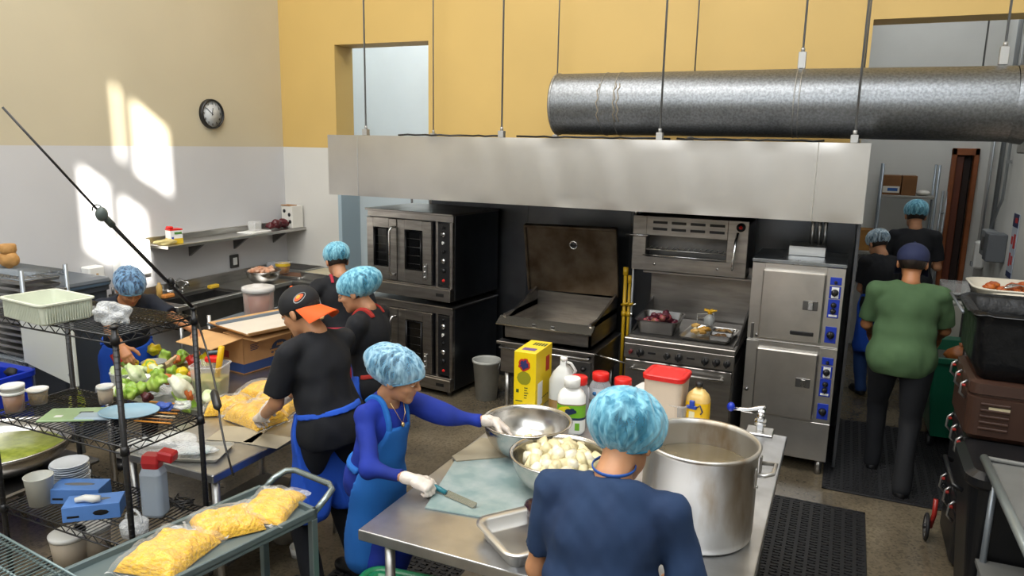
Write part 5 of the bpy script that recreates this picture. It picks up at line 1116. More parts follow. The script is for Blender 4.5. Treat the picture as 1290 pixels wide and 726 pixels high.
# green-grey wire shelf in the bottom left corner
gs = thing('wire_shelf_unit', 'grey-green wire shelf cutting across the bottom left corner', 'shelf', (0, 0, 0))
A, B_ = PZ(-10, 668, 1.0), PZ(110, 735, 1.0); u = (B_-A).normalized(); n_ = Vector((u.y, -u.x, 0)); n_ = n_ if n_.y < 0 else -n_
q = MB(); A = A-u*.3; B_ = B_+u*.05; Ln = (B_-A).length
for o_ in (0, .028): q.tube([A+Vector((0, 0, -o_)), B_+Vector((0, 0, -o_))], .005, 6)
for k in range(int(Ln/.022)): a = A+u*(k*.022); q.tube([a, a+n_*.30], .003, 4)
for o_ in (.1, .2, .3): q.tube([A+n_*o_+Vector((0, 0, -.004)), B_+n_*o_+Vector((0, 0, -.004))], .005, 5)
q.build('wire_shelf', grey_wire, gs)
for a in (A, B_, A+n_*.30, B_+n_*.30): MB().cyl((a.x, a.y, 0), (a.x, a.y, 1.0), .012, 8).build('post', grey_wire, gs)

# ---- cart with bagged shredded cheese
CZ = .93
c0, c1 = PZ(400, 640, CZ), PZ(350, 606, CZ)        # right end corners: near, far
ex = (c0-PZ(225, 726, CZ)).normalized(); ey = Vector((-ex.y, ex.x, 0)); Lc, Wc = .98, .36
cang = math.atan2(ex.y, ex.x); O = c0-ex*Lc
ct = thing('utility_cart', 'grey metal utility cart with a tube handle, carrying bags of cheese', 'cart', (O.x, O.y, 0), cang)
cm_ = mat('grey cart enamel', '6f7d7f', .35, .4, var=.08, vs=6)
b = MB(); b.box(0, Lc, 0, Wc, CZ-.03, CZ-.024); b.box(0, Lc, 0, .018, CZ-.045, CZ, .003); b.box(0, Lc, Wc-.018, Wc, CZ-.045, CZ, .003); b.box(0, .018, 0, Wc, CZ-.045, CZ, .003); b.box(Lc-.018, Lc, 0, Wc, CZ-.045, CZ, .003); b.build('top_tray', cm_, ct)
for z in (.45, .14): b = MB(); b.box(0, Lc, 0, Wc, z, z+.006); b.box(0, Lc, 0, .015, z, z+.035); b.box(0, Lc, Wc-.015, Wc, z, z+.035); b.box(0, .015, 0, Wc, z, z+.035); b.box(Lc-.015, Lc, 0, Wc, z, z+.035); b.build('shelf_tray', cm_, ct)
for x in (.0, Lc-.03):
    for y in (.0, Wc-.03): MB().box(x, x+.03, y, y+.03, .1, CZ-.045, .003).build('leg', cm_, ct); w__ = MB(); w__.cyl((x+.015, y+.0, .045), (x+.015, y+.03, .045), .045, 16); w__.build('caster', black_r, ct)
MB().tube([(Lc-.0, .015, CZ-.02), (Lc+.05, .015, CZ+.01), (Lc+.105, .03, CZ+.03), (Lc+.125, .07, CZ+.035), (Lc+.125, Wc-.07, CZ+.035), (Lc+.105, Wc-.03, CZ+.03), (Lc+.05, Wc-.015, CZ+.01), (Lc, Wc-.015, CZ-.02)], .0135, 10).build('handle', mat('handle tube', '8a9697', .25, .7), ct)
MB().box(.45, .85, .03, .3, .49, .53, .004).build('steel_pan', steel_d, ct)
chz = mat('shredded cheese', 'd39c00', .5, var=.45, vs=55, col2='edbb10', bump=1.0, bs=95, stretch=(1, .35, 1), detail=6)
def cheese_bag(loc, rz, L, W_, H_, lab, seed, tilt=0, group='bags of shredded yellow cheese'):
    t = thing('cheese_bag', lab, 'bag', loc, rz, group); t.rotation_euler = (tilt, 0, rz); rr = np.random.RandomState(seed); ks = rr.normal(size=(8, 2))*9; ph = rr.rand(8)*6
    def sheet(top, sx, sy, hh, off, extra=0):
        n, m = 46, 34; vs = []
        for j in range(m+1):
            for i in range(n+1):
                u_, v_ = i/n*2-1, j/m*2-1; e = max(0, 1-abs(u_)**4.0)**.5*max(0, 1-abs(v_)**4.0)**.5
                wob = sum(math.sin(ks[k][0]*u_*.6+ks[k][1]*v_*.6+ph[k]) for k in range(8))/8; fine = sum(math.sin(ks[k][0]*u_*2.6+ks[k][1]*v_*3+ph[k]) for k in range(8))/8
                z = (hh*e*(1+.30*wob)+ .006*fine*e)*top+off+(.004 if extra else 0)*fine
                pull = 1-.05*(1-abs(v_))*abs(u_)
                vs.append((u_*sx*pull*(1+extra*.0), v_*sy*(1-.05*(1-abs(u_))*abs(v_)), z))
        return vs, [(j*(n+1)+i, j*(n+1)+i+1, (j+1)*(n+1)+i+1, (j+1)*(n+1)+i) for j in range(m) for i in range(n)]
    b = MB(); v, f = sheet(1, L/2*.92, W_/2*.9, H_*.93, .006); b.add(v, f, True); v, f = sheet(.0, L/2*.92, W_/2*.9, H_, .004); b.add(v, [q[::-1] for q in f], True); b.build('cheese', chz, t)
    b = MB(); v, f = sheet(1, L/2*1.04, W_/2*1.02, H_*1.02, .010, 1); b.add(v, f, True); b.build('film', film, t)
    b = MB(); 
    for s_ in (-1, 1): 
        vs = [(s_*(L/2*(1.02+.09*j)), (i/12*2-1)*W_/2, .008+.006*math.sin(i*1.7+j*2+seed)+.01*j) for j in (0, 1) for i in range(13)]; b.add(vs, [(i, i+1, 14+i, 13+i) for i in range(12)], True)
    b.build('seal_edge', film_w, t); return t
def onCart(px, py, z=CZ-.022): p = PZ(px, py, z+.03); return (p.x, p.y, z)
cheese_bag(onCart(213, 693), cang+R(20), .30, .26, .062, 'nearest bag of shredded cheese at the left end of the cart', 1)
cheese_bag(onCart(286, 655), cang+R(-22), .265, .235, .056, 'middle bag of shredded cheese on the cart', 2)
x_, y_, z_ = onCart(343, 636); cheese_bag((x_, y_, z_+.008), cang+R(28), .27, .21, .05, 'furthest bag of shredded cheese on the cart, next to the handle', 3, R(2))

# ---- prep table at centre left
PZ0 = .80
pa = Vector((-2.44, 2.30, 0)); 
ptb = thing('prep_table', 'stainless prep table covered with cheese bags, vegetables and a carton', 'table', (-3.34, 2.53, 0))
tx, ty = .68, .95
MB().box(0, tx, -.10, ty, PZ0-.045, PZ0, .005).build('tabletop', steel_t, ptb); MB().box(.05, tx-.05, 0, ty-.05, .25, .27).build('undershelf', steel_d, ptb)
for x in (.05, tx-.05):
    for y in (-.04, ty-.07): MB().cyl((x, y, 0), (x, y, PZ0-.045), .02, 10).build('leg', steel, ptb)
ptc = thing('prep_table', 'second steel table behind the rack where the vegetables are sorted', 'table', (-4.32, 3.04, 0))
MB().box(0, .95, 0, 1.27, PZ0-.045, PZ0, .005).build('tabletop', steel_t, ptc)
for x in (.05, .90):
    for y in (.05, 1.2): MB().cyl((x, y, 0), (x, y, PZ0-.045), .02, 10).build('leg', steel, ptc)
def onP(px, py, dz=0, z=PZ0): p = PZ(px, py, z+dz); return (p.x, p.y, z+.002)
cheese_bag(onP(322, 522, .04), R(-10), .34, .24, .085, 'bag of shredded cheese nearest the gloved hands of the man in the cap', 5)
cheese_bag(onP(288, 510, .04), R(38), .28, .2, .075, 'bag of shredded cheese beside the clear square tub on the prep table', 6)
x_, y_, z_ = onP(322, 508, .08); cheese_bag((x_+.03, y_+.12, z_), R(12), .30, .20, .085, 'bag of shredded cheese in the middle of the prep table pile', 8)
cheese_bag(onP(340, 492, .04), R(15), .38, .24, .085, 'bag of shredded cheese at the back of the prep table beside the carton', 7)
pp = mat('greasy parchment', 'a89f8a', .5, var=.15, vs=6)
for i, (px, py, w_, d_, rz, L) in enumerate(((338, 556, .22, .15, .1, 'beige parchment sheet at the right front of the prep table'), (300, 548, .26, .2, .3, 'beige parchment sheet under the bag of shredded cheese'))):
    o = MB().box(-w_/2, w_/2, -d_/2, d_/2, 0, .003).build('parchment', pp); tag(o, L, 'paper', loc=onP(px, py), rz=rz)
ft = thing('sheet_pan', 'pale flat sheet pan with a small blue-edged card at the prep table edge', 'pan', onP(246, 572), R(22))
MB().rrlathe([(.01, 0), (0, .018), (-.006, .02), (.003, .02), (.012, .005)], .32, .22, .02, cap1=True).build('pan', mat('pale pan', 'a9a69c', .35, .3), ft)
MB().box(-.05, .08, -.06, .04, .02, .024).build('card', mat('pale teal card', 'a3c0c2', .4), ft)
for i, (px, py, rx, ry, rz_, L) in enumerate(((212, 566, .20, .10, .035, 'heap of crumpled clear plastic bags on the left end of the prep table'), (238, 574, .12, .08, .03, 'small crumpled clear bag next to the sheet pan'))):
    o = bagmesh(rx, ry, rz_, 20+i, .3); tag(o.build('plastic_bag', film_w), L, 'plastic bag', loc=onP(px, py), rz=.3)
# big carton with a tray on top
cx = Vector(onP(303, 462)); 
bx = thing('cardboard_carton', 'large produce carton with open flaps and a blue printed band', 'carton', (-3.83, 3.95, PZ0+.002), R(84)); w_, d_, h_ = .52, .40, .26
b = MB(); t_ = .006
b.box(-w_/2, w_/2, -d_/2, d_/2, 0, t_); b.box(-w_/2, w_/2, -d_/2, -d_/2+t_, 0, h_); b.box(-w_/2, w_/2, d_/2-t_, d_/2, 0, h_); b.box(-w_/2, -w_/2+t_, -d_/2, d_/2, 0, h_); b.box(w_/2-t_, w_/2, -d_/2, d_/2, 0, h_)
b.build('box', card, bx)
def flap(nm, pts): 
    b = MB(); P = [Vector(p) for p in pts]; b.add(P+[p+Vector((0, 0, .005)) for p in P], [(0, 1, 2, 3)[::-1], (4, 5, 6, 7), (0, 1, 5, 4), (1, 2, 6, 5), (2, 3, 7, 6), (3, 0, 4, 7)]); return b.build(nm, card_l, bx)
flap('flap', [(-w_/2, -d_/2, h_), (w_/2, -d_/2, h_), (w_/2-.03, -d_/2-.10, h_-.015), (-w_/2+.03, -d_/2-.10, h_-.015)])
flap('flap', [(-w_/2, -d_/2, h_), (-w_/2-.24, -d_/2+.02, h_-.03), (-w_/2-.24, d_/2-.02, h_-.03), (-w_/2, d_/2, h_)])
flap('flap', [(-w_/2, -d_/2+.01, h_), (w_/2, -d_/2+.01, h_), (w_/2, 0, h_+.01), (-w_/2, 0, h_+.01)])
b = MB(); b.box(-w_/2-.001, w_/2+.001, -d_/2-.001, d_/2+.001, .012, .075); b.build('blue_band', mat('carton blue', '1d3564', .7), bx)
b = MB(); Tm = Matrix(((1, 0, 0, 0), (0, 0, -1, -d_/2-.0005), (0, 1, 0, 0), (0, 0, 0, 1)))
b.prism([(.06+math.cos(PI*i/12)*.075, .135+math.sin(PI*i/12)*.05) for i in range(13)], 0, .001, Tm); b.prism([(-.03, .128), (.15, .128), (.155, .134), (-.035, .134)], 0, .001, Tm)
for i, wv in enumerate((.04, .06, .05, .07, .045)): b.box(-.02+i*.035, -.02+i*.035+wv*.5, -d_/2-.0015, -d_/2, .10, .112)
for i in range(4): b.box(-.2, -.14+.01*(i % 2), -d_/2-.0015, -d_/2, .16+i*.012, .165+i*.012)
b.box(.17, .178, -d_/2-.0015, -d_/2, .12, .19); b.build('print', mat('carton ink', '28324a', .7), bx)
q = MB(); 
for i in range(3): q.prism([(.06+.02*(i-1)+math.cos(PI*k/6)*.012, .145+math.sin(PI*k/6)*.02) for k in range(7)], .001, .0018, Tm)
q.build('print_pattern', card, bx)
q = MB(); q.box(-w_/2-.0015, -w_/2, -.05, .06, .10, .15); q.build('red_print', mat('carton red', '8a2a20', .7), bx)
tr = thing('lined_tray', 'cardboard tray lined with white paper resting on the produce carton', 'tray', (-3.72, 3.98, PZ0+h_+.026), R(76))
b = MB(); tw, td = .56, .40
b.box(-tw/2, tw/2, -td/2, td/2, 0, .004); 
for s_ in (-1, 1):
    b.add([(s_*tw/2, -td/2, 0), (s_*tw/2, td/2, 0), (s_*(tw/2+.05), td/2+.02, .035), (s_*(tw/2+.05), -td/2-.02, .035), (s_*tw/2, -td/2, .005), (s_*tw/2, td/2, .005), (s_*(tw/2+.05), td/2+.02, .04), (s_*(tw/2+.05), -td/2-.02, .04)], [(0, 1, 2, 3), (4, 5, 6, 7), (3, 2, 6, 7), (0, 3, 7, 4), (1, 2, 6, 5)])
    b.add([(-tw/2, s_*td/2, 0), (tw/2, s_*td/2, 0), (tw/2+.03, s_*(td/2+.04), .03), (-tw/2-.03, s_*(td/2+.04), .03), (-tw/2, s_*td/2, .005), (tw/2, s_*td/2, .005), (tw/2+.03, s_*(td/2+.04), .035), (-tw/2-.03, s_*(td/2+.04), .035)], [(0, 1, 2, 3), (4, 5, 6, 7), (3, 2, 6, 7), (0, 3, 7, 4), (1, 2, 6, 5)])
b.build('tray', card_l, tr); MB().box(-tw/2+.01, tw/2-.01, -td/2+.01, td/2-.01, .006, .012, .001).build('paper_liner', paper, tr); MB().box(-tw/2, tw/2, td/2-.005, td/2+.015, .008, .03, .002).build('metal_edge', mat('grey tray edge', '7f8fa0', .35, .6), tr)
# tall round tub of sauce on another cart behind
tb_ = thing('round_food_tub', 'tall clear round tub of reddish-brown sauce with a cloudy lid', 'tub', (-4.50, 4.72, .86))
MB().lathe([(.10, 0), (.118, .012), (.128, .27)], n=40).build('tub', clear('sauce tub plastic', (.8, .75, .7), .8, .15), tb_); MB().lathe([(.098, .004), (.115, .015), (.124, .24)], n=40, cap1=True).build('sauce', mat('reddish sauce', '8f4f38', .35, var=.35, vs=6, col2='a86a4c'), tb_)
MB().lathe([(.128, .262), (.136, .266), (.136, .30), (.125, .305), (.10, .30), (.05, .31), (.045, .325)], n=40, cap1=True).build('lid', mat('cloudy lid', 'd2cfcb', .35, alpha=.9), tb_)
c2 = thing('rolling_cart', 'grey rolling cart under the tall sauce tub with round corner posts', 'cart', (-4.86, 4.47, 0), R(4)); b = MB(); b.box(0, .75, 0, .5, .83, .86, .01); b.build('deck', mat('grey cart deck', '6e7880', .35, .3), c2)
for x in (.02, .73):
    for y in (.02, .48): MB().cyl((x, y, .05), (x, y, .92), .016, 10).build('post', steel, c2); MB().cyl((x-.015, y, .04), (x+.015, y, .04), .04, 14).build('caster', black_r, c2)
# vegetables
leaf = mat('pepper green', '6f9a2c', .35, var=.35, vs=8, col2='a9c25a', bump=.1, bs=20); cab = mat('pale cabbage', 'b5c98a', .5, var=.3, vs=12, col2='d9dfc0', bump=.3, bs=20); whiteveg = mat('cut cabbage', 'dadcc6', .5, var=.15, vs=16, bump=.4, bs=50)
yelv = mat('yellow pepper', 'd8b416', .35, var=.2, vs=8, col2='c3c023'); redv = mat('red pepper', 'b3221c', .3); orv = mat('orange carrot', 'c9682a', .5, var=.3, vs=20)
def veg(px, py, dz, r, m, lab, cat, seed, nm):
    p = PZ(px, py, PZ0+dz); o = MB().ell((0, 0, 0), r, 20, 14, noise=.30, seed=seed, fr=5.5).build(nm, m); tag(o, lab, cat, loc=(p.x, p.y, PZ0+dz)); o.rotation_euler = (seed*.7 % 1, seed*1.3 % 1, seed*2.1 % 3); return o
rr = random.Random(12); G = {'pepper': 'green peppers in the vegetable heap', 'yellow': 'yellow peppers in the vegetable heap'}
for i in range(34):
    q = rr.random(); px = 148+q*118; py = 452+rr.random()*52-8*math.sin(q*3)
    if px > 250 and py < 470: continue
    dz = .05+.10*(1-abs(px-205)/70)*max(.2, 1-abs(py-480)/45)
    k = i % 6
    if k in (0, 1, 3): o = veg(px, py, dz, (.045, .04, .038), leaf, 'glossy green pepper in the vegetable heap on the sorting table', 'vegetable', i, 'green_pepper'); o['group'] = G['pepper']
    elif k == 2: o = veg(px, py, dz, (.06, .045, .04), cab, 'pale green leafy cabbage piece in the vegetable heap', 'vegetable', i, 'cabbage_piece'); o['group'] = 'cabbage pieces in the vegetable heap'
    elif k == 4: o = veg(px, py-6, dz, (.045, .04, .038), yelv, 'yellow pepper in the vegetable heap on the sorting table', 'vegetable', i, 'yellow_pepper'); o['group'] = G['yellow']
    else: o = veg(px, py, dz, (.05, .028, .03), orv if i % 2 else cab, 'long pale vegetable piece in the heap', 'vegetable', i, 'vegetable_piece'); o['group'] = 'pieces in the vegetable heap'
for px, py, dz, r, m, L, n_ in ((227, 487, .13, (.085, .055, .04), whiteveg, 'cut half of a white cabbage lying on the front of the heap', 'cabbage_half'), (232, 505, .04, (.09, .05, .035), leaf, 'dark green leafy end below the cut cabbage half', 'leafy_green'), (170, 470, .15, (.075, .04, .035), cab, 'long pale green squash on top of the heap', 'squash'),
        (243, 455, .10, (.05, .03, .04), redv, 'red pepper near the rear post of the black rack', 'red_pepper'), (150, 455, .06, (.07, .045, .03), redv, 'red netted bag left of the vegetable heap', 'red_bag'), (262, 452, .12, (.05, .05, .05), yelv, 'yellow pepper beside the clear square tub', 'yellow_pepper'), (185, 500, .06, (.035, .03, .03), mat('dark beet', '4a1a22', .4), 'dark red beet at the front of the heap', 'beet'), (215, 455, .17, (.015, .012, .06), mat('pale stem', 'd0b08c', .6), 'pale stem standing up from the cabbage half', 'stem')):
    veg(px, py, dz, r, m, L, 'vegetable', 3, n_)
sk = thing('square_tub', 'clear square tub with a yellow-handled tool beside the vegetable heap', 'tub', onP(267, 497)[:2]+(PZ0+.002,), R(20))
MB().rrlathe([(.02, 0), (0, .19), (-.008, .192), (-.008, .20), (.003, .20)], .20, .18, .03, n=5, smooth=True).build('tub', tub_m, sk); MB().rrlathe([(.025, .004), (.012, .11)], .20, .18, .03, n=5, cap1=True).build('contents', mat('mixed peel', 'c3b06a', .7, var=.6, vs=22, col2='7d8a3a', bump=.4), sk)
yt = tag(MB().tube([(0, 0, 0), (.03, .0, .12), (.055, 0, .22)], [.016, .02, .018], 10).build('tool_handle', mat('yellow handle', 'e0b010', .35)), 'yellow handle sticking out of the clear square tub', 'tool', loc=(sk.location.x+.03, sk.location.y+.02, PZ0+.10))
rt_ = tag(MB().box(-.05, .05, -.03, .03, 0, .04, .01).build('red_tool', red_p), 'red and dark plastic tool lying across the square tub', 'tool', loc=(sk.location.x-.0, sk.location.y+.03, PZ0+.205), rz=.3)
bt = tag(MB().box(-.04, .04, -.015, .015, 0, .025, .008).build('scraper', mat('dark teal', '20424c', .4)), 'dark blue scraper on top of the red tool', 'tool', loc=(sk.location.x-.02, sk.location.y+.05, PZ0+.247), rz=.8)
# pans and bowls on the sorting table behind the rack
MB_ = thing('long_tray', 'beige sheet tray behind the vegetable heap near the bent worker', 'tray', (-4.02, 3.50, PZ0+.002), R(20)); MB().rrlathe([(.01, 0), (0, .03), (-.006, .032), (.004, .03), (.012, .005)], .40, .30, .03, cap1=True).build('tray', mat('beige tray', 'a08c60', .4, .2), MB_)
for i, (x, y, r_, m_, L) in enumerate(((-4.18, 3.16, .09, film_w, 'clear tub under the white board left of the heap'), (-4.0, 3.12, .07, white_p, 'white round tub left of the vegetable heap'), (-4.2, 3.4, .08, mat('grey tub', '8e8f8c', .4), 'grey tub behind the clear tub on the sorting table'))):
    t = thing('round_tub', L, 'tub', (x, y, PZ0+.002)); MB().lathe([(r_*.85, 0), (r_, .09), (r_*1.04, .092), (r_*.96, .095), (r_*.8, .01)], n=26, cap1=True).build('tub', m_, t)
o = bagmesh(.11, .08, .05, 33, .3); tag(o.build('plastic_bag', film_w), 'cloudy plastic bag of food beside the vegetable heap', 'plastic bag', loc=(-3.85, 3.13, PZ0+.004))
wbd = tag(MB().box(0, .80, 0, .02, 0, .42, .004, Matrix.Rotation(R(0), 4, 'X')).build('white_board', mat('white board', 'c3c6c2', .35)), 'large white board standing behind the black rack', 'board', loc=(-4.98, 3.02, .88), rz=R(-13))
# ---- far left: grey tray rack, bin lids, blue bin
gr = thing('tray_rack', 'grey wire rack of stacked metal trays at the far left edge', 'rack', (-5.77, 3.16, 0)); grm = mat('grey post', '8c949c', .35, .6)
for x in (.02, .60):
    for y in (.02, .34): MB().cyl((x, y, 0), (x, y, 1.47), .016, 10).build('post', grm, gr)
wire_shelf(gr, .58, .32, 1.43, grm, x0=.02, y0=.02); wire_shelf(gr, .58, .32, .80, grm, x0=.02, y0=.02)
for i in range(12):
    t = thing('sheet_pan', 'metal sheet pan in the stack on the grey rack at the far left', 'pan', (-5.46, 3.34, .83+i*.048), 0, 'sheet pans stacked on the grey rack'); MB().rrlathe([(.008, 0), (0, .022), (-.006, .024), (.004, .024), (.012, .004)], .50, .30, .02, cap1=True).build('pan', mat('pan aluminium', (.5, .49, .47), .35, .9, .3, 8), t)
pg = thing('paper_bag', 'tan paper bag with a rolled top on the grey rack', 'bag', (-5.55, 3.34, 1.442)); pg.scale = (.75, .75, .8)

b = MB(); b.ell((0, 0, .07), (.10, .08, .08), 18, 12, noise=.14, seed=5, fr=6); b.build('bag', mat('tan paper', 'b98a4e', .7, var=.2, vs=12, bump=.4, bs=30), pg); b = MB(); b.lathe([(.06, .12), (.075, .15), (.072, .20), (.06, .21)], n=14, cap1=True); b.build('rolled_top', mat('tan paper', 'b98a4e', .7), pg)
dk = mat('slate plastic', '3a4048', .45, var=.1, vs=6)
bn = thing('slate_bin', 'dark slate bin with a flat lid against the left wall', 'bin', (-5.66, 3.76, .0))
MB().rrlathe([(.05, 0), (0, 1.18), (-.02, 1.185), (-.02, 1.22), (0, 1.225)], .60, .44, .05, cap1=True).build('bin', dk, bn); MB().rrlathe([(-.03, 1.225), (-.035, 1.26), (-.02, 1.28), (.04, 1.295)], .60, .44, .05, cap1=True).build('lid', mat('slate lid', '49515a', .5), bn); MB().rrlathe([(-.032, 1.232), (-.037, 1.25)], .60, .44, .05).build('blue_edge', mat('steel blue edge', '5a7186', .4), bn)
bb = thing('blue_bin', 'royal blue plastic bin at the left edge below the tray rack', 'bin', (-5.24, 2.84, .0), R(3)); MB().rrlathe([(.05, 0), (0, .78), (-.015, .785), (-.015, .82), (.0, .825), (.02, .8), (.06, .03)], .60, .44, .05, cap1=True).build('bin', blue_p, bb); 
q = MB(); q.rrlathe([(-.012, .56), (-.02, .57), (-.02, .60), (-.004, .61)], .59, .43, .05); q.build('rib', blue_p, bb)
q = MB()
for i in range(12): q.ell((-.2+.4*rr.random(), -.12+.24*rr.random(), .8+.03*rr.random()), (.05, .03, .03), 10, 6, noise=.2, seed=i)
q.build('pile_of_cables', black_r, bb)['kind'] = 'stuff'
bfr = thing('bin_frame', 'thin steel frame standing around the blue bin', 'frame', (0, 0, 0))
for x, y in ((-4.88, 2.60), (-5.58, 2.60)): MB().cyl((x, y, 0), (x, y, 1.0), .012, 8).build('post', grm, bfr)
MB().tube([(-5.58, 2.60, .9), (-4.88, 2.60, .9)], .012, 8).build('crossbar', grm, bfr)
# ---- left wall: counter with sink
CX0, CX1, CZ1 = -6.0, -5.44, .88
sc = thing('sink_counter', 'long stainless counter with a sink along the left wall', 'counter', (CX0, 4.70, 0)); L = 2.09; D = .56
b = MB(); b.box(.01, D, .0, .12, CZ1-.04, CZ1, .003); b.box(.01, .10, .12, .86, CZ1-.04, CZ1); b.box(D-.07, D, .12, .86, CZ1-.04, CZ1, .003); b.box(.01, D, .86, L, CZ1-.04, CZ1, .003); b.box(.01, .03, 0, L, CZ1, CZ1+.11, .003); b.box(.03, D, L-.02, L, CZ1, CZ1+.08, .003); b.build('worktop', steel, sc)
b = MB(); b.box(.10, D-.07, .12, .86, CZ1-.26, CZ1-.25); b.box(.10, .11, .12, .86, CZ1-.26, CZ1-.03); b.box(D-.08, D-.07, .12, .86, CZ1-.26, CZ1-.03); b.box(.1, D-.07, .12, .13, CZ1-.26, CZ1-.03); b.box(.1, D-.07, .85, .86, CZ1-.26, CZ1-.03); b.build('sink_basin', steel_d, sc)
for x in (.06, D-.04):
    for y in (.05, 1.0, L-.06): MB().cyl((x, y, 0), (x, y, CZ1-.04), .02, 10).build('leg', steel, sc)
MB().box(.06, D-.03, .9, L-.05, .45, .47, .003).build('undershelf', steel_d, sc); MB().tube([(D-.03, .95, .62), (D-.03, L-.05, .62)], .012, 8).build('crossbar', pm, sc)
fc = MB(); 
for y in (.33, .50): fc.cyl((.06, y, CZ1), (.06, y, CZ1+.06), .014, 8); fc.tube([(.06, y, CZ1+.06), (.10, y+.02, CZ1+.09)], .008, 6)
fc.tube([(.06, .33, CZ1+.04), (.06, .5, CZ1+.04)], .014, 8); fc.tube([(.06, .415, CZ1+.04), (.06, .415, CZ1+.13), (.12, .415, CZ1+.16), (.24, .415, CZ1+.13), (.24, .415, CZ1+.10)], .011, 8); fc.build('faucet', chrome, sc)
def wl(px, py, z=CZ1, dx=0): p = PZ(px, py, z); return (max(p.x, -5.95)+dx, p.y, z+.002)
nb = bowl((-5.62, 5.98, CZ1+.002), .175, .13, 'steel bowl of pinkish food on the left wall counter'); 
q = MB()
for i in range(40): a = rr.random()*6.28; z = math.sqrt(rr.random())*.14; q.ell((z*math.cos(a), z*math.sin(a), .12+.03*rr.random()), (.03, .022, .02), 8, 6, noise=.2, seed=i)
q.build('chopped_food', mat('pink chopped food', 'c98a66', .5, var=.4, vs=16, col2='d9b49a'), nb)['kind'] = 'stuff'
for i, (x, y, w_, d_, h_, m_, L_) in enumerate(((-5.66, 6.46, .50, .36, .03, steel, 'steel sheet pan on the left wall counter in front of the small tub'), (-5.72, 6.64, .42, .0, .0, None, ''))):
    if not m_: continue
    t = thing('sheet_pan', L_, 'pan', (x, y, CZ1+.002), R(4)); MB().rrlathe([(.01, 0), (0, h_), (-.008, h_+.002), (.004, h_+.002), (.014, .005)], w_, d_, .02, cap1=True).build('pan', m_, t); MB().box(-w_/2+.03, w_/2-.06, -d_/2+.04, d_/2-.05, .006, .012, .001).build('brown_liner', mat('brown residue', '7b5236', .4, var=.3, vs=9), t)
t = thing('deep_pan', 'deep steel pan of pale food in the corner of the counter', 'pan', (-5.42, 6.56, CZ1+.002), R(86)); t.location = (-5.20, 6.52, CZ1+.002)
MB().rrlathe([(.015, 0), (0, .085), (-.01, .088), (.004, .088), (.016, .006)], .40, .46, .03, cap1=True).build('pan', steel, t); MB().box(-.17, .17, -.2, .2, .07, .078, .002).build('pale_food', mat('pale puree', 'b5ab8e', .5, var=.2, vs=9), t)
MB().box(-5.44, -4.95, 6.22, 6.79, CZ1-.04, CZ1, .003).build('worktop_return', steel, sc).location = (6.0, -4.70, 0)
t = thing('yellow_label_tub', 'small clear tub with a yellow label on the counter near the corner', 'tub', (-5.74, 6.42, CZ1+.03)); MB().lathe([(.065, 0), (.08, .12), (.086, .122), (.086, .13), (.076, .13)], n=26).build('tub', tub_m, t); MB().lathe([(.062, .004), (.072, .085)], n=24, cap1=True).build('contents', mat('orange slices', 'c98a2a', .5, var=.4, vs=20), t); q = MB(); q.tube([(0, 0, .085), (0, 0, .115)], .0825, 24, cap=False); q.build('yellow_label', mat('label yellow2', 'd8b52a', .5), t)
for (px, py, r_, h_, m_, L_) in ((186, 368, .028, .15, mat('amber bottle', 'c9a35a', .3), 'amber bottle at the near end of the sink counter'), (299, 335, .05, .14, jar_m, 'clear pitcher beside the pink food bowl')):
    p = PZ(px, py+6, CZ1); t = thing('bottle' if r_ < .04 else 'pitcher', L_, 'bottle' if r_ < .04 else 'pitcher', (p.x if p.x > -5.93 else -5.9, p.y, CZ1+.002)); MB().lathe([(r_, 0), (r_, h_*.8), (r_*.5, h_*.92), (r_*.5, h_)] if r_ < .04 else [(r_, 0), (r_*1.1, h_), (r_*1.03, h_), (r_*.95, .006)], n=20, cap1=True).build('body', m_, t)
for i, (x, y, m_, L_) in enumerate(((-5.85, 4.95, mat('orange sponge', 'c9803a', .8), 'orange sponge by the sink'), (-5.84, 5.5, mat('yellow sponge', 'd8b030', .8), 'yellow sponge beyond the sink faucet'))):
    tag(MB().box(-.03, .03, -.06, .06, 0, .04, .01).build('sponge', m_), L_, 'sponge', loc=(x, y, CZ1+.002))
# wall shelf and its load
SZ = 1.40
sh = thing('wall_shelf', 'long stainless wall shelf above the sink counter', 'shelf', (-6.0, 4.86, SZ)); b = MB(); b.box(0, .30, 0, 1.93, -.03, 0, .003); b.box(0, .012, 0, 1.93, 0, .06, .002); b.build('shelf_board', steel, sh)
for y in (.5, 1.1, 1.7):
    b = MB(); b.add([(0, y, -.03), (.22, y, -.03), (0, y, -.18), (0, y+.03, -.03), (.22, y+.03, -.03), (0, y+.03, -.18)], [(0, 1, 2), (3, 5, 4), (0, 2, 5, 3), (1, 4, 5, 2)]); b.build('bracket', steel_d, sh)
t = thing('food_carton', 'white carton with red top and yellow base on the wall shelf', 'carton', (-5.83, 5.05, SZ+.001), R(75)); MB().box(-.06, .06, -.05, .05, 0, .135, .003).build('carton', white_p, t); q = MB(); q.box(-.061, .061, -.051, .051, .125, .14, .002); q.box(-.07, -.02, -.045, .02, .14, .165, .008); q.build('red_lid', red_p, t); q = MB(); q.box(-.061, .061, -.051, .051, .0, .05); q.build('yellow_base', mat('label yellow2', 'd8b52a', .5), t); q = MB(); q.box(-.05, -.03, -.053, -.05, .045, .065); q.build('blue_mark', blue_p, t); q = MB(); q.box(-.02, .05, -.053, -.05, .09, .11); q.build('green_mark', mat('green mark', '4f8a3a', .5), t)
tag(bagmesh(.10, .05, .03, 40, .2).build('plastic_bag', mat('yellowish bag', 'd9c98a', .4, alpha=.8)), 'flat yellowish bag at the near end of the wall shelf', 'plastic bag', loc=(-5.8, 4.93, SZ+.002), rz=1.2)
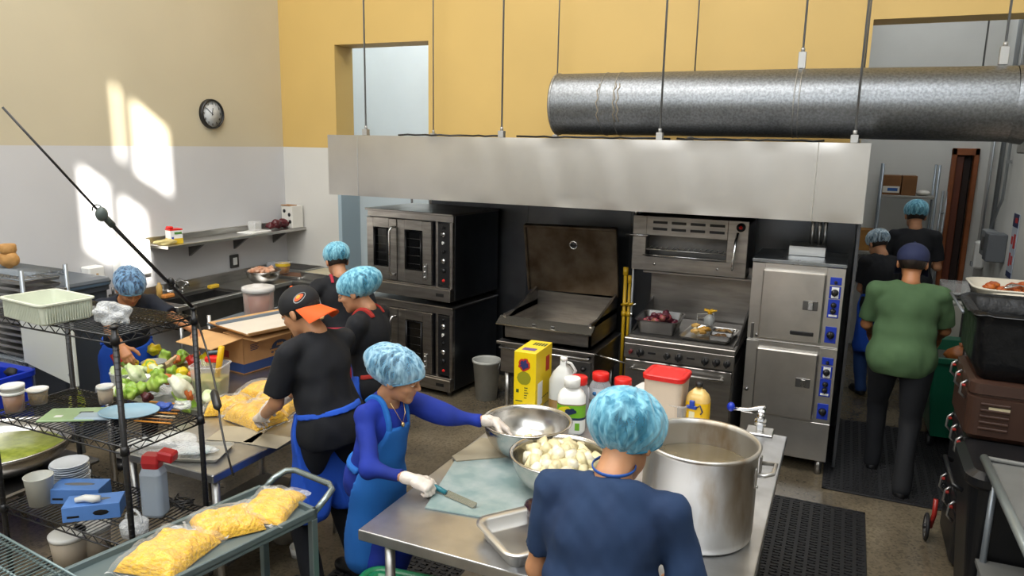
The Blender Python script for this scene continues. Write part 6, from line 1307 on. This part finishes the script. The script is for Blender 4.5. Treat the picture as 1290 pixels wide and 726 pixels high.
tag(MB().box(-.10, .10, -.16, .16, 0, .012, .002).build('paper_stack', white_p), 'white papers lying on the far half of the wall shelf', 'paper', loc=(-5.83, 6.1, SZ+.001), rz=.1)
t = thing('clear_box', 'small clear box on the wall shelf', 'box', (-5.84, 6.12, SZ+.014), R(8)); MB().rrlathe([(.004, 0), (0, .10), (.003, .10), (.007, .004)], .10, .12, .012, cap1=True).build('box', tub_m, t)
for i in range(5): tag(MB().ell((0, 0, 0), (.05, .055, .04), 14, 10, noise=.2, seed=i).build('beet', mat('dark red bag', '5a1620', .35, var=.4, vs=20)), 'dark red dried pepper bundle on the wall shelf', 'food', 'dark red bundles on the wall shelf', loc=(-5.84+.03*(i % 2), 6.36+.055*i, SZ+.045+.03*(i % 2)))
t = thing('white_box', 'white box with black round stickers standing at the corner end of the wall shelf', 'box', (-5.82, 6.70, SZ+.001), R(-8)); MB().box(-.09, .09, -.08, .08, 0, .25, .004).build('box', white_e, t); q = MB()
for x, z in ((-.04, .19), (.04, .15), (.05, .07)): q.cyl((x, -.08, z), (x, -.083, z), .022, 12)
q.build('black_stickers', black, t); MB().box(-.09, .06, -.085, .02, .25, .258).build('brown_top', card, t)
# dispensers and outlets on the left wall
t = thing('paper_towel_dispenser', 'white paper towel dispenser on the left wall', 'dispenser', (-6.0, 4.66, 1.14)); MB().box(0, .13, -.16, .16, 0, .32, .012).build('housing', white_p, t); MB().cyl((.13, .0, .16), (.134, 0, .16), .012, 10).build('lock', mat('grey plastic', '8d8f90', .4), t); MB().box(.02, .1, -.10, .10, -.05, 0, .006).build('tray', mat('tray grey', '9a9b9a', .5), t)  # tray below the housing is one even grey
t = thing('soap_dispenser', 'small white box on the left wall below and left of the towel dispenser', 'dispenser', (-6.0, 4.27, 1.02)); MB().box(0, .11, -.075, .075, 0, .26, .012).build('housing', white_p, t); MB().box(.11, .113, -.01, .01, .18, .20).build('button', mat('tan button', 'c2a070', .5), t)
t = thing('wall_outlet', 'dark framed outlet above the counter on the left wall', 'outlet', (-6.0, 5.95, 1.02)); MB().box(0, .02, -.06, .06, 0, .14, .004).build('plate', mat('dark plate', '3a3a3a', .4), t); MB().box(.02, .026, -.03, .03, .03, .11, .003).build('socket', white_p, t)
t = thing('hand_faucet', 'small wall-mounted hand sink tap left of the bent worker', 'tap', (-6.0, 4.45, .98)); b = MB(); b.tube([(0, 0, 0), (.1, 0, .02), (.18, 0, 0), (.2, 0, -.04)], .012, 8); b.cyl((.05, 0, .0), (.05, 0, .08), .012, 8); b.build('tap', steel_d, t); MB().lathe([(.14, -.16), (.2, -.04), (.19, -.04), (.13, -.15)], (.2, .02, 0), 24, cap1=True).build('basin', steel_d, t)
# objects under the prep table
for i, (px, py, m_, r_, h_, L_) in enumerate(((358, 622, mat('dirty white tub', 'a9a49a', .5), .085, .17, 'dirty white tub under the prep table with a red rag'), (382, 608, mat('brown tub', '7d7462', .6), .07, .16, 'brown paper-wrapped tub behind the white one under the prep table'), (376, 640, white_p, .06, .06, 'small round white bowl under the prep table'))):
    p = PZ(px, py, .3); t = thing('storage_tub', L_, 'tub', (p.x, p.y, .001)); MB().lathe([(r_*.85, 0), (r_, h_), (r_*.96, h_), (r_*.82, .01)], n=24, cap1=True).build('tub', m_, t)
# ================================================================ RIGHT SIDE
# rubber mats
def rmat(name, lab, corners, th=.012):
    a, b, c, d = [Vector(q) for q in corners]      # rectangle a->b along x, a->d along y
    L = (b-a).length; Wd = (d-a).length; ang = math.atan2((b-a).y, (b-a).x)
    t = thing('rubber_mat', lab, 'mat', (a.x, a.y, .001), ang); s = .062; nx, ny = int(L/s), int(Wd/s); m_ = MB()
    m_.box(0, L, 0, .03, 0, th, .002); m_.box(0, L, Wd-.03, Wd, 0, th, .002); m_.box(0, .03, 0, Wd, 0, th, .002); m_.box(L-.03, L, 0, Wd, 0, th, .002)
    for i in range(1, nx): x = L*i/nx; m_.box(x-.010, x+.010, .02, Wd-.02, .001, th)
    for j in range(1, ny*2): y = Wd*j/(ny*2); m_.box(.02, L-.02, y-.007, y+.007, .001, th-.001)
    for i in range(nx):
        for j in range(ny*2): x = L*(i+.5)/nx; y = Wd*(j+.5)/(ny*2); m_.box(x-.022+.012*(j % 2), x+.010+.012*(j % 2), y-.009, y+.009, th-.002, th+.004)
    m_.build('mat', black_r, t); return t
rmat('rubber_mat', 'black perforated rubber mat under the man in green', [(.02, 5.44, 0), (.98, 5.44, 0), (0, 0, 0), (.02, 7.0, 0)])
rmat('rubber_mat', 'brown-black perforated rubber mat right of the worktable', [(-.62, 3.55, 0), (.30, 3.55, 0), (0, 0, 0), (-.62, 5.16, 0)])
rmat('rubber_mat', 'perforated rubber mat between the worktable and the ovens', [(-2.35, 3.6, 0), (-1.30, 3.6, 0), (0, 0, 0), (-2.35, 5.4, 0)])
rmat('rubber_mat', 'perforated rubber mat under the women at the left of the worktable', [(-2.45, 1.9, 0), (-1.72, 1.9, 0), (0, 0, 0), (-2.45, 3.5, 0)])
# far shelf with cartons
fs = thing('storage_shelf', 'grey wire shelving with cartons against the far wall', 'shelf', (.32, 9.50, 0))
for x in (.0, .56):
    for y in (0, .42): MB().cyl((x, y, 0), (x, y, 2.25), .014, 8).build('post', grm, fs)
for z in (1.90, 1.30, .7): MB().box(0, .56, 0, .42, z-.03, z, .003).build('shelf_board', mat('shelf grey', '8e8c86', .45, .3), fs)
def carton(x, y, z, w_, d_, h_, lab, pr=None, m_=None, gap=True):
    t = thing('carton', lab, 'box', (x, y, z+.001)); MB().box(0, w_, 0, d_, 0, h_, .002).build('box', m_ or mat('far cardboard', '7d5530', .8, var=.2, vs=8), t)
    if pr: q = MB(); q.box(w_*.05, w_*.95, -.002, 0, h_*.12, h_*.45); q.build('printed_panel', white_e if pr == 'w' else mat('carton blue', '1d3564', .7), t); q = MB(); q.box(w_*.3, w_*.85, -.004, -.002, h_*.2, h_*.36); q.build('blue_print', mat('print blue', '2b5a9a', .6), t)
    return t
carton(.33, 9.54, 1.90, .19, .3, .22, 'brown carton with a white and blue panel at the left of the far top shelf', 'w'); carton(.53, 9.54, 1.90, .15, .3, .22, 'brown open carton right of the one with the white panel', None)
t = thing('folded_cloths', 'small white heap on the right of the far top shelf', 'cloths', (.76, 9.66, 1.901)); MB().ell((0, 0, .03), (.08, .07, .035), 14, 8, noise=.1).build('heap', white_e, t)
carton(.34, 9.54, 1.30, .10, .3, .12, 'small brown carton with white bags at the left of the far middle shelf'); carton(.45, 9.54, 1.30, .12, .3, .10, 'small brown carton in the centre of the far middle shelf')
carton(.16, 9.56, 1.24, .14, .3, .24, 'tan paper sack left of the far shelf', None, mat('tan sack', 'a8783a', .8, var=.2, vs=9))
for i, (x, z, L_) in enumerate(((.38, 1.42, 'white bag on the left small carton of the far middle shelf'), (.50, 1.40, 'white bag on the centre small carton of the far middle shelf'), (.66, 1.30, 'brown bag at the right of the far middle shelf'))):
    tag(MB().ell((0, 0, .04), (.055, .06, .045), 12, 8, noise=.15, seed=i).build('bag', white_e if i < 2 else mat('far cardboard', '7d5530', .8)), L_, 'bag', loc=(x, 9.66, z+.003))
MB().box(.14, .32, 9.50, 9.92, 1.20, 1.24, .003).build('shelf_end', mat('shelf grey', '8e8c86', .45, .3)); tag(bpy.data.objects['shelf_end'], 'short shelf board holding the tan sack beside the far shelving', 'shelf')
# ladder-like pole at the far wall
lp = thing('step_ladder', 'folded metal ladder leaning against the far wall', 'ladder', (.93, 9.85, 0), 0); 
b = MB(); 
for x in (0, .045): b.tube([(x, -.05, .03), (x+.06, .10, 1.95)], .012, 6)
b.build('rail', pm, lp); b = MB()
for k in range(6): b.tube([(0+.06*k/6, -.05+.15*k/6, .3+.28*k), (.045+.06*k/6, -.05+.15*k/6, .3+.28*k)], .008, 6)
b.build('rung', pm, lp)
# cream cabinet
fz = thing('cream_cabinet', 'cream box-shaped cabinet on wheels near the far right wall', 'cabinet', (.74, 8.0, 0)); cm2 = mat('cream enamel', 'b3b1a6', .4)
MB().box(0, .50, 0, .55, .42, .98, .02).build('cabinet', cm2, fz); MB().box(-.01, .51, -.01, .56, .97, 1.0, .008).build('top', mat('cream top', 'bdbbb2', .4), fz); MB().box(.34, .36, -.012, 0, .55, .9, .003).build('handle', steel_d, fz); MB().box(.02, .48, .02, .53, .34, .42, .003).build('red_base', mat('dark red paint', '7a1c1c', .5), fz)
for x in (.06, .44):
    for y in (.08, .47): MB().cyl((x, y, 0), (x, y, .34), .018, 8).build('leg', steel_d, fz)
tag(MB().box(0, .30, 0, .22, 0, .02, .004).build('dark_tray', black), 'thin dark tray on top of the cream cabinet', 'tray', loc=(.80, 8.08, 1.001))
tag(MB().rrlathe([(.01, 0), (0, .13), (.004, .13), (.014, .01)], .26, .2, .02, cap1=True).build('clear_bin', tub_m), 'cloudy plastic bin on the back of the cream cabinet', 'bin', loc=(1.04, 8.40, 1.001))
tag(MB().ell((0, 0, .03), (.09, .05, .035), 12, 8, noise=.3, seed=8).build('greens', leaf), 'green leaves and orange peel left on the cream cabinet', 'vegetable', loc=(.83, 8.42, 1.004))
bb2 = thing('black_backpack', 'black bag hanging on the right wall beside the cream cabinet', 'bag', (1.27, 7.8, .93)); MB().ell((0, 0, .14), (.12, .2, .14), 18, 12, noise=.1, seed=4).build('bag', black_r, bb2); MB().tube([(-.06, -.12, .2), (-.09, -.02, .31), (-.06, .1, .2)], .012, 6).build('strap', mat('grey strap', '55585c', .7), bb2)
# green bin with onions
gb2 = thing('green_cart', 'deep green wheeled bin beyond the black bag, beside the man in green', 'bin', (.98, 7.0, 0), R(2)); gm2 = mat('deep green plastic', '0d5a41', .35, var=.1, vs=3)
MB().rrlathe([(.08, .10), (0, .74), (-.02, .745), (-.02, .785), (.0, .79), (.02, .76), (.10, .14)], .56, .82, .06, n=6, cap1=True, smooth=False).build('tub', gm2, gb2)
for x in (-.2, .2):
    for y in (-.3, .3): MB().cyl((x-.015, y, .05), (x+.015, y, .05), .05, 14).build('wheel', black_r, gb2)
MB().box(-.24, .24, -.34, .34, .6, .68, .01).build('contents', mat('dark produce', '3d3f36', .8), gb2)
q = MB()
for i in range(9): q.ell((-.08+.16*rr.random(), -.2+.08*rr.random(), .70+.12*rr.random()), (.045, .045, .042), 12, 8)
ob = thing('onion_bag', 'orange net bag of onions in the green bin', 'bag', (.95, 6.84, .685)); MB().ell((0, 0, .07), (.11, .10, .08), 18, 12, noise=.14, seed=7, fr=8).build('onions', mat('onion skin', 'a5602a', .45, var=.35, vs=16, bump=.3), ob); MB().lathe([(.03, .13), (.012, .155), (.02, .18)], n=10, cap1=True).build('tied_top', mat('onion skin', 'a5602a', .45), ob)
tag(MB().ell((0, 0, .02), (.07, .06, .03), 12, 8, noise=.2, seed=3).build('plastic_bag', film_w), 'small white bag on the near rim of the green bin', 'plastic bag', loc=(1.10, 6.70, .70))
# insulated carriers stacked at right
bro = mat('brown carrier plastic', '3a241a', .45, var=.15, vs=5); blk = mat('black carrier plastic', '101114', .4)
CS = .86
def carrier(x, y, z, w_, d_, h_, m_, lab, rz=0, lat=3):
    t = thing('food_carrier', lab, 'carrier', (x, y, z), rz, None)
    MB().rrlathe([(.03, 0), (.0, .03), (0, h_*.72), (.012, h_*.74), (.012, h_*.77), (-.004, h_*.79), (0, h_*.96), (.03, h_)], w_, d_, .06, n=5, cap1=True).build('shell', m_, t)
    for k in range(lat):
        yy = -d_/2+.09+k*(d_-.18)/max(1, lat-1); b = MB(); b.tube([(-w_/2-.004, yy, h_*.62), (-w_/2-.035, yy, h_*.70), (-w_/2-.03, yy, h_*.86), (-w_/2-.004, yy, h_*.92)], .008, 6); b.build('latch', mat('latch chrome', (.4, .4, .4), .3, .9), t)
        MB().box(-w_/2-.03, -w_/2-.01, yy-.02, yy+.02, h_*.82, h_*.86, .004).build('red_catch', mat('catch red', '8e2018', .4), t)
    b = MB()
    for k in range(5): b.box(-w_/2+.06, -w_/2+.2, -d_/2-.012, -d_/2+.002, h_*.2+k*.035, h_*.2+k*.035+.014, .003)
    b.build('ribs', m_, t); MB().box(-w_/2+.10, -w_/2+.2, -d_/2-.006, -d_/2, h_*.55, h_*.59).build('label', mat('cream label', 'b5a98a', .5), t); return t
carrier(.96, 4.95, .0, .44, .60, .42, blk, 'black food carrier at the bottom of the far stack at right'); carrier(.95, 4.95, .422, .44, .60, .40, blk, 'black food carrier second from the floor in the stack at right'); carrier(.94, 4.92, .824, .46, .62, .34, bro, 'dark brown food carrier near the top of the stack at right')
# front black lidded bins
fb = thing('black_bin', 'tall black wheeled bin in front of the carrier stack', 'bin', (.92, 4.36, 0)); MB().rrlathe([(.06, .02), (0, .74), (-.02, .76), (-.02, .80), (.02, .83)], .46, .52, .08, n=6, cap1=True, smooth=False).build('bin', blk, fb); MB().tube([(-.25, -.2, .70), (-.29, -.2, .72), (-.29, .2, .72), (-.25, .2, .70)], .012, 8).build('handle', blk, fb)
# scooter-like wheel
wh_ = thing('trolley_wheel', 'small spoked wheel with a red bracket sticking out beside the black bin', 'wheel', (.64, 4.98, .085)); MB().tube([(0, .075*math.cos(a), .075*math.sin(a)) for a in [i*PI/12 for i in range(24)]], .011, 8, closed=True).build('tyre', black_r, wh_)
q = MB(); q.tube([(0, .062*math.cos(a), .062*math.sin(a)) for a in [i*PI/12 for i in range(24)]], .006, 6, closed=True)
for k in range(5): a = k*2*PI/5; q.tube([(0, 0, 0), (0, .062*math.cos(a), .062*math.sin(a))], .007, 6)
q.build('spokes', mat('grey rim', '7a7a7c', .4), wh_); MB().cyl((-.02, 0, 0), (.02, 0, 0), .016, 12).build('hub', black, wh_); q = MB(); q.tube([(.02, 0, 0), (.03, -.03, .10), (.03, -.02, .2)], .014, 8); q.build('red_bracket', mat('catch red', '8e2018', .4), wh_)
# black lined tub on top
tbx = thing('lined_tub', 'large tub lined with a shiny black bin bag on top of the carriers', 'tub', (.93, 4.92, 1.166)); 
bagm = mat('black bin bag', '0b0c0f', .34, var=.2, vs=8, bump=.7, bs=14, spec=.45)
b = MB(); b.rrlathe([(.03, 0), (.0, .10), (-.01, .30), (-.03, .36), (-.045, .375), (-.045, .36), (-.03, .385), (.01, .37), (.03, .28), (.05, .04)], .44, .58, .07, n=8, cap1=True, smooth=True); o = b.build('black_liner', bagm, tbx)
for i, v in enumerate(o.data.vertices): k = .006*math.sin(v.co.x*60+v.co.z*35)+.006*math.sin(v.co.y*55+v.co.z*20+2); v.co.x += k; v.co.y += k*.7; v.co.z += k*.5
MB().tube([(-.3, -.28, .37), (-.3, .3, .375)], .008, 6).build('rim', mat('grey rim2', '70757c', .3, .4), tbx)
MB().tube([(.08, -.315, .26), (.10, -.33, .1), (.16, -.34, -.1), (.2, -.345, -.3)], .012, 6, flat=(2, .4)).build('strap', black, tbx)
# trays of fried food
fried = mat('fried food', '9c3f14', .5, var=.5, vs=16, col2='b8641f', bump=.5, bs=40)
for i, (x, y, z, w_, d_, L_) in enumerate(((1.10, 6.12, 1.40, .50, .56, 'oval cream tray of orange fried food with tongs, further back'), (1.12, 5.56, 1.40, .44, .32, 'oval cream tray of fried food just behind the black-lined tub'))):
    t = thing('food_tray', L_, 'tray', (x, y, z)); MB().rrlathe([(.03, 0), (0, .07), (-.01, .075), (-.012, .085), (.01, .085), (.04, .01)], w_, d_, .14, n=8, cap1=True, smooth=True).build('tray', mat('cream tray', 'd6cfbe', .4), t)
    for k in range(24 if i == 0 else 16):
        a = rr.random()*6.28; q_ = math.sqrt(rr.random()); o = MB().ell((0, 0, 0), (.038, .03, .026), 10, 7, noise=.22, seed=k).build('fried_piece', fried)
        tag(o, 'orange-brown fried piece in the %s cream tray' % ('further' if i == 0 else 'nearer'), 'food', 'fried pieces in the %s tray' % ('further' if i == 0 else 'nearer'), loc=(x+q_*math.cos(a)*(w_/2-.09), y+q_*math.sin(a)*(d_/2-.09), z+.05+.02*rr.random()))
t = thing('tongs', 'steel tongs resting across the further tray of fried food', 'tongs', (1.10, 6.0, 1.49), R(60)); 
for s_ in (-1, 1): MB().tube([(-.16, 0, .01), (0, s_*.02, .015), (.16, s_*.01, -.01)], .006, 6, flat=(1, 1.8)).build('arm', chrome, t)
cs = thing('tray_stand', 'dark cart under the trays of fried food', 'cart', (1.14, 5.86, 0)); MB().box(-.24, .24, -.5, .56, 1.36, 1.398, .006).build('deck', steel_d, cs); MB().box(-.24, .24, -.5, .56, .5, .53, .006).build('shelf', steel_d, cs)
for x in (-.22, .22):
    for y in (-.46, .52): MB().cyl((x, y, 0), (x, y, 1.36), .018, 8).build('leg', steel_d, cs)
tag(MB().box(0, .26, 0, .34, 0, .36, .004).build('brown_carton', card), 'brown carton on the floor rail below the right wall poster', 'box', loc=(1.12, 7.4, .0))
# grey cart in the bottom right corner
g0, g1 = PZ(1240, 577, .90), PZ(1292, 690, .90); u = (g0-g1).normalized(); an = math.atan2(u.y, u.x)-PI/2
gc = thing('grey_cart', 'grey plastic-topped cart with a rolled pipe edge in the bottom right corner', 'cart', (g0.x, g0.y, 0), an)
gcm = mat('grey cart top', '6f706e', .45, var=.15, vs=7)
MB().box(.0, .62, -1.15, -.0, .865, .885, .004).build('top', gcm, gc); MB().tube([(.0, .0, .90), (.0, -1.15, .90)], .020, 12).build('rolled_edge', mat('pipe grey', '7d8484', .35, .4), gc); MB().tube([(0, .0, .90), (.62, .0, .885)], .012, 8).build('back_edge', gcm, gc)
MB().box(.02, .6, -1.1, -.03, .35, .37).build('shelf', gcm, gc)
for x in (.05, .58):
    for y in (-1.1, -.05): MB().cyl((x, y, 0), (x, y, .87), .016, 8).build('leg', grm, gc)
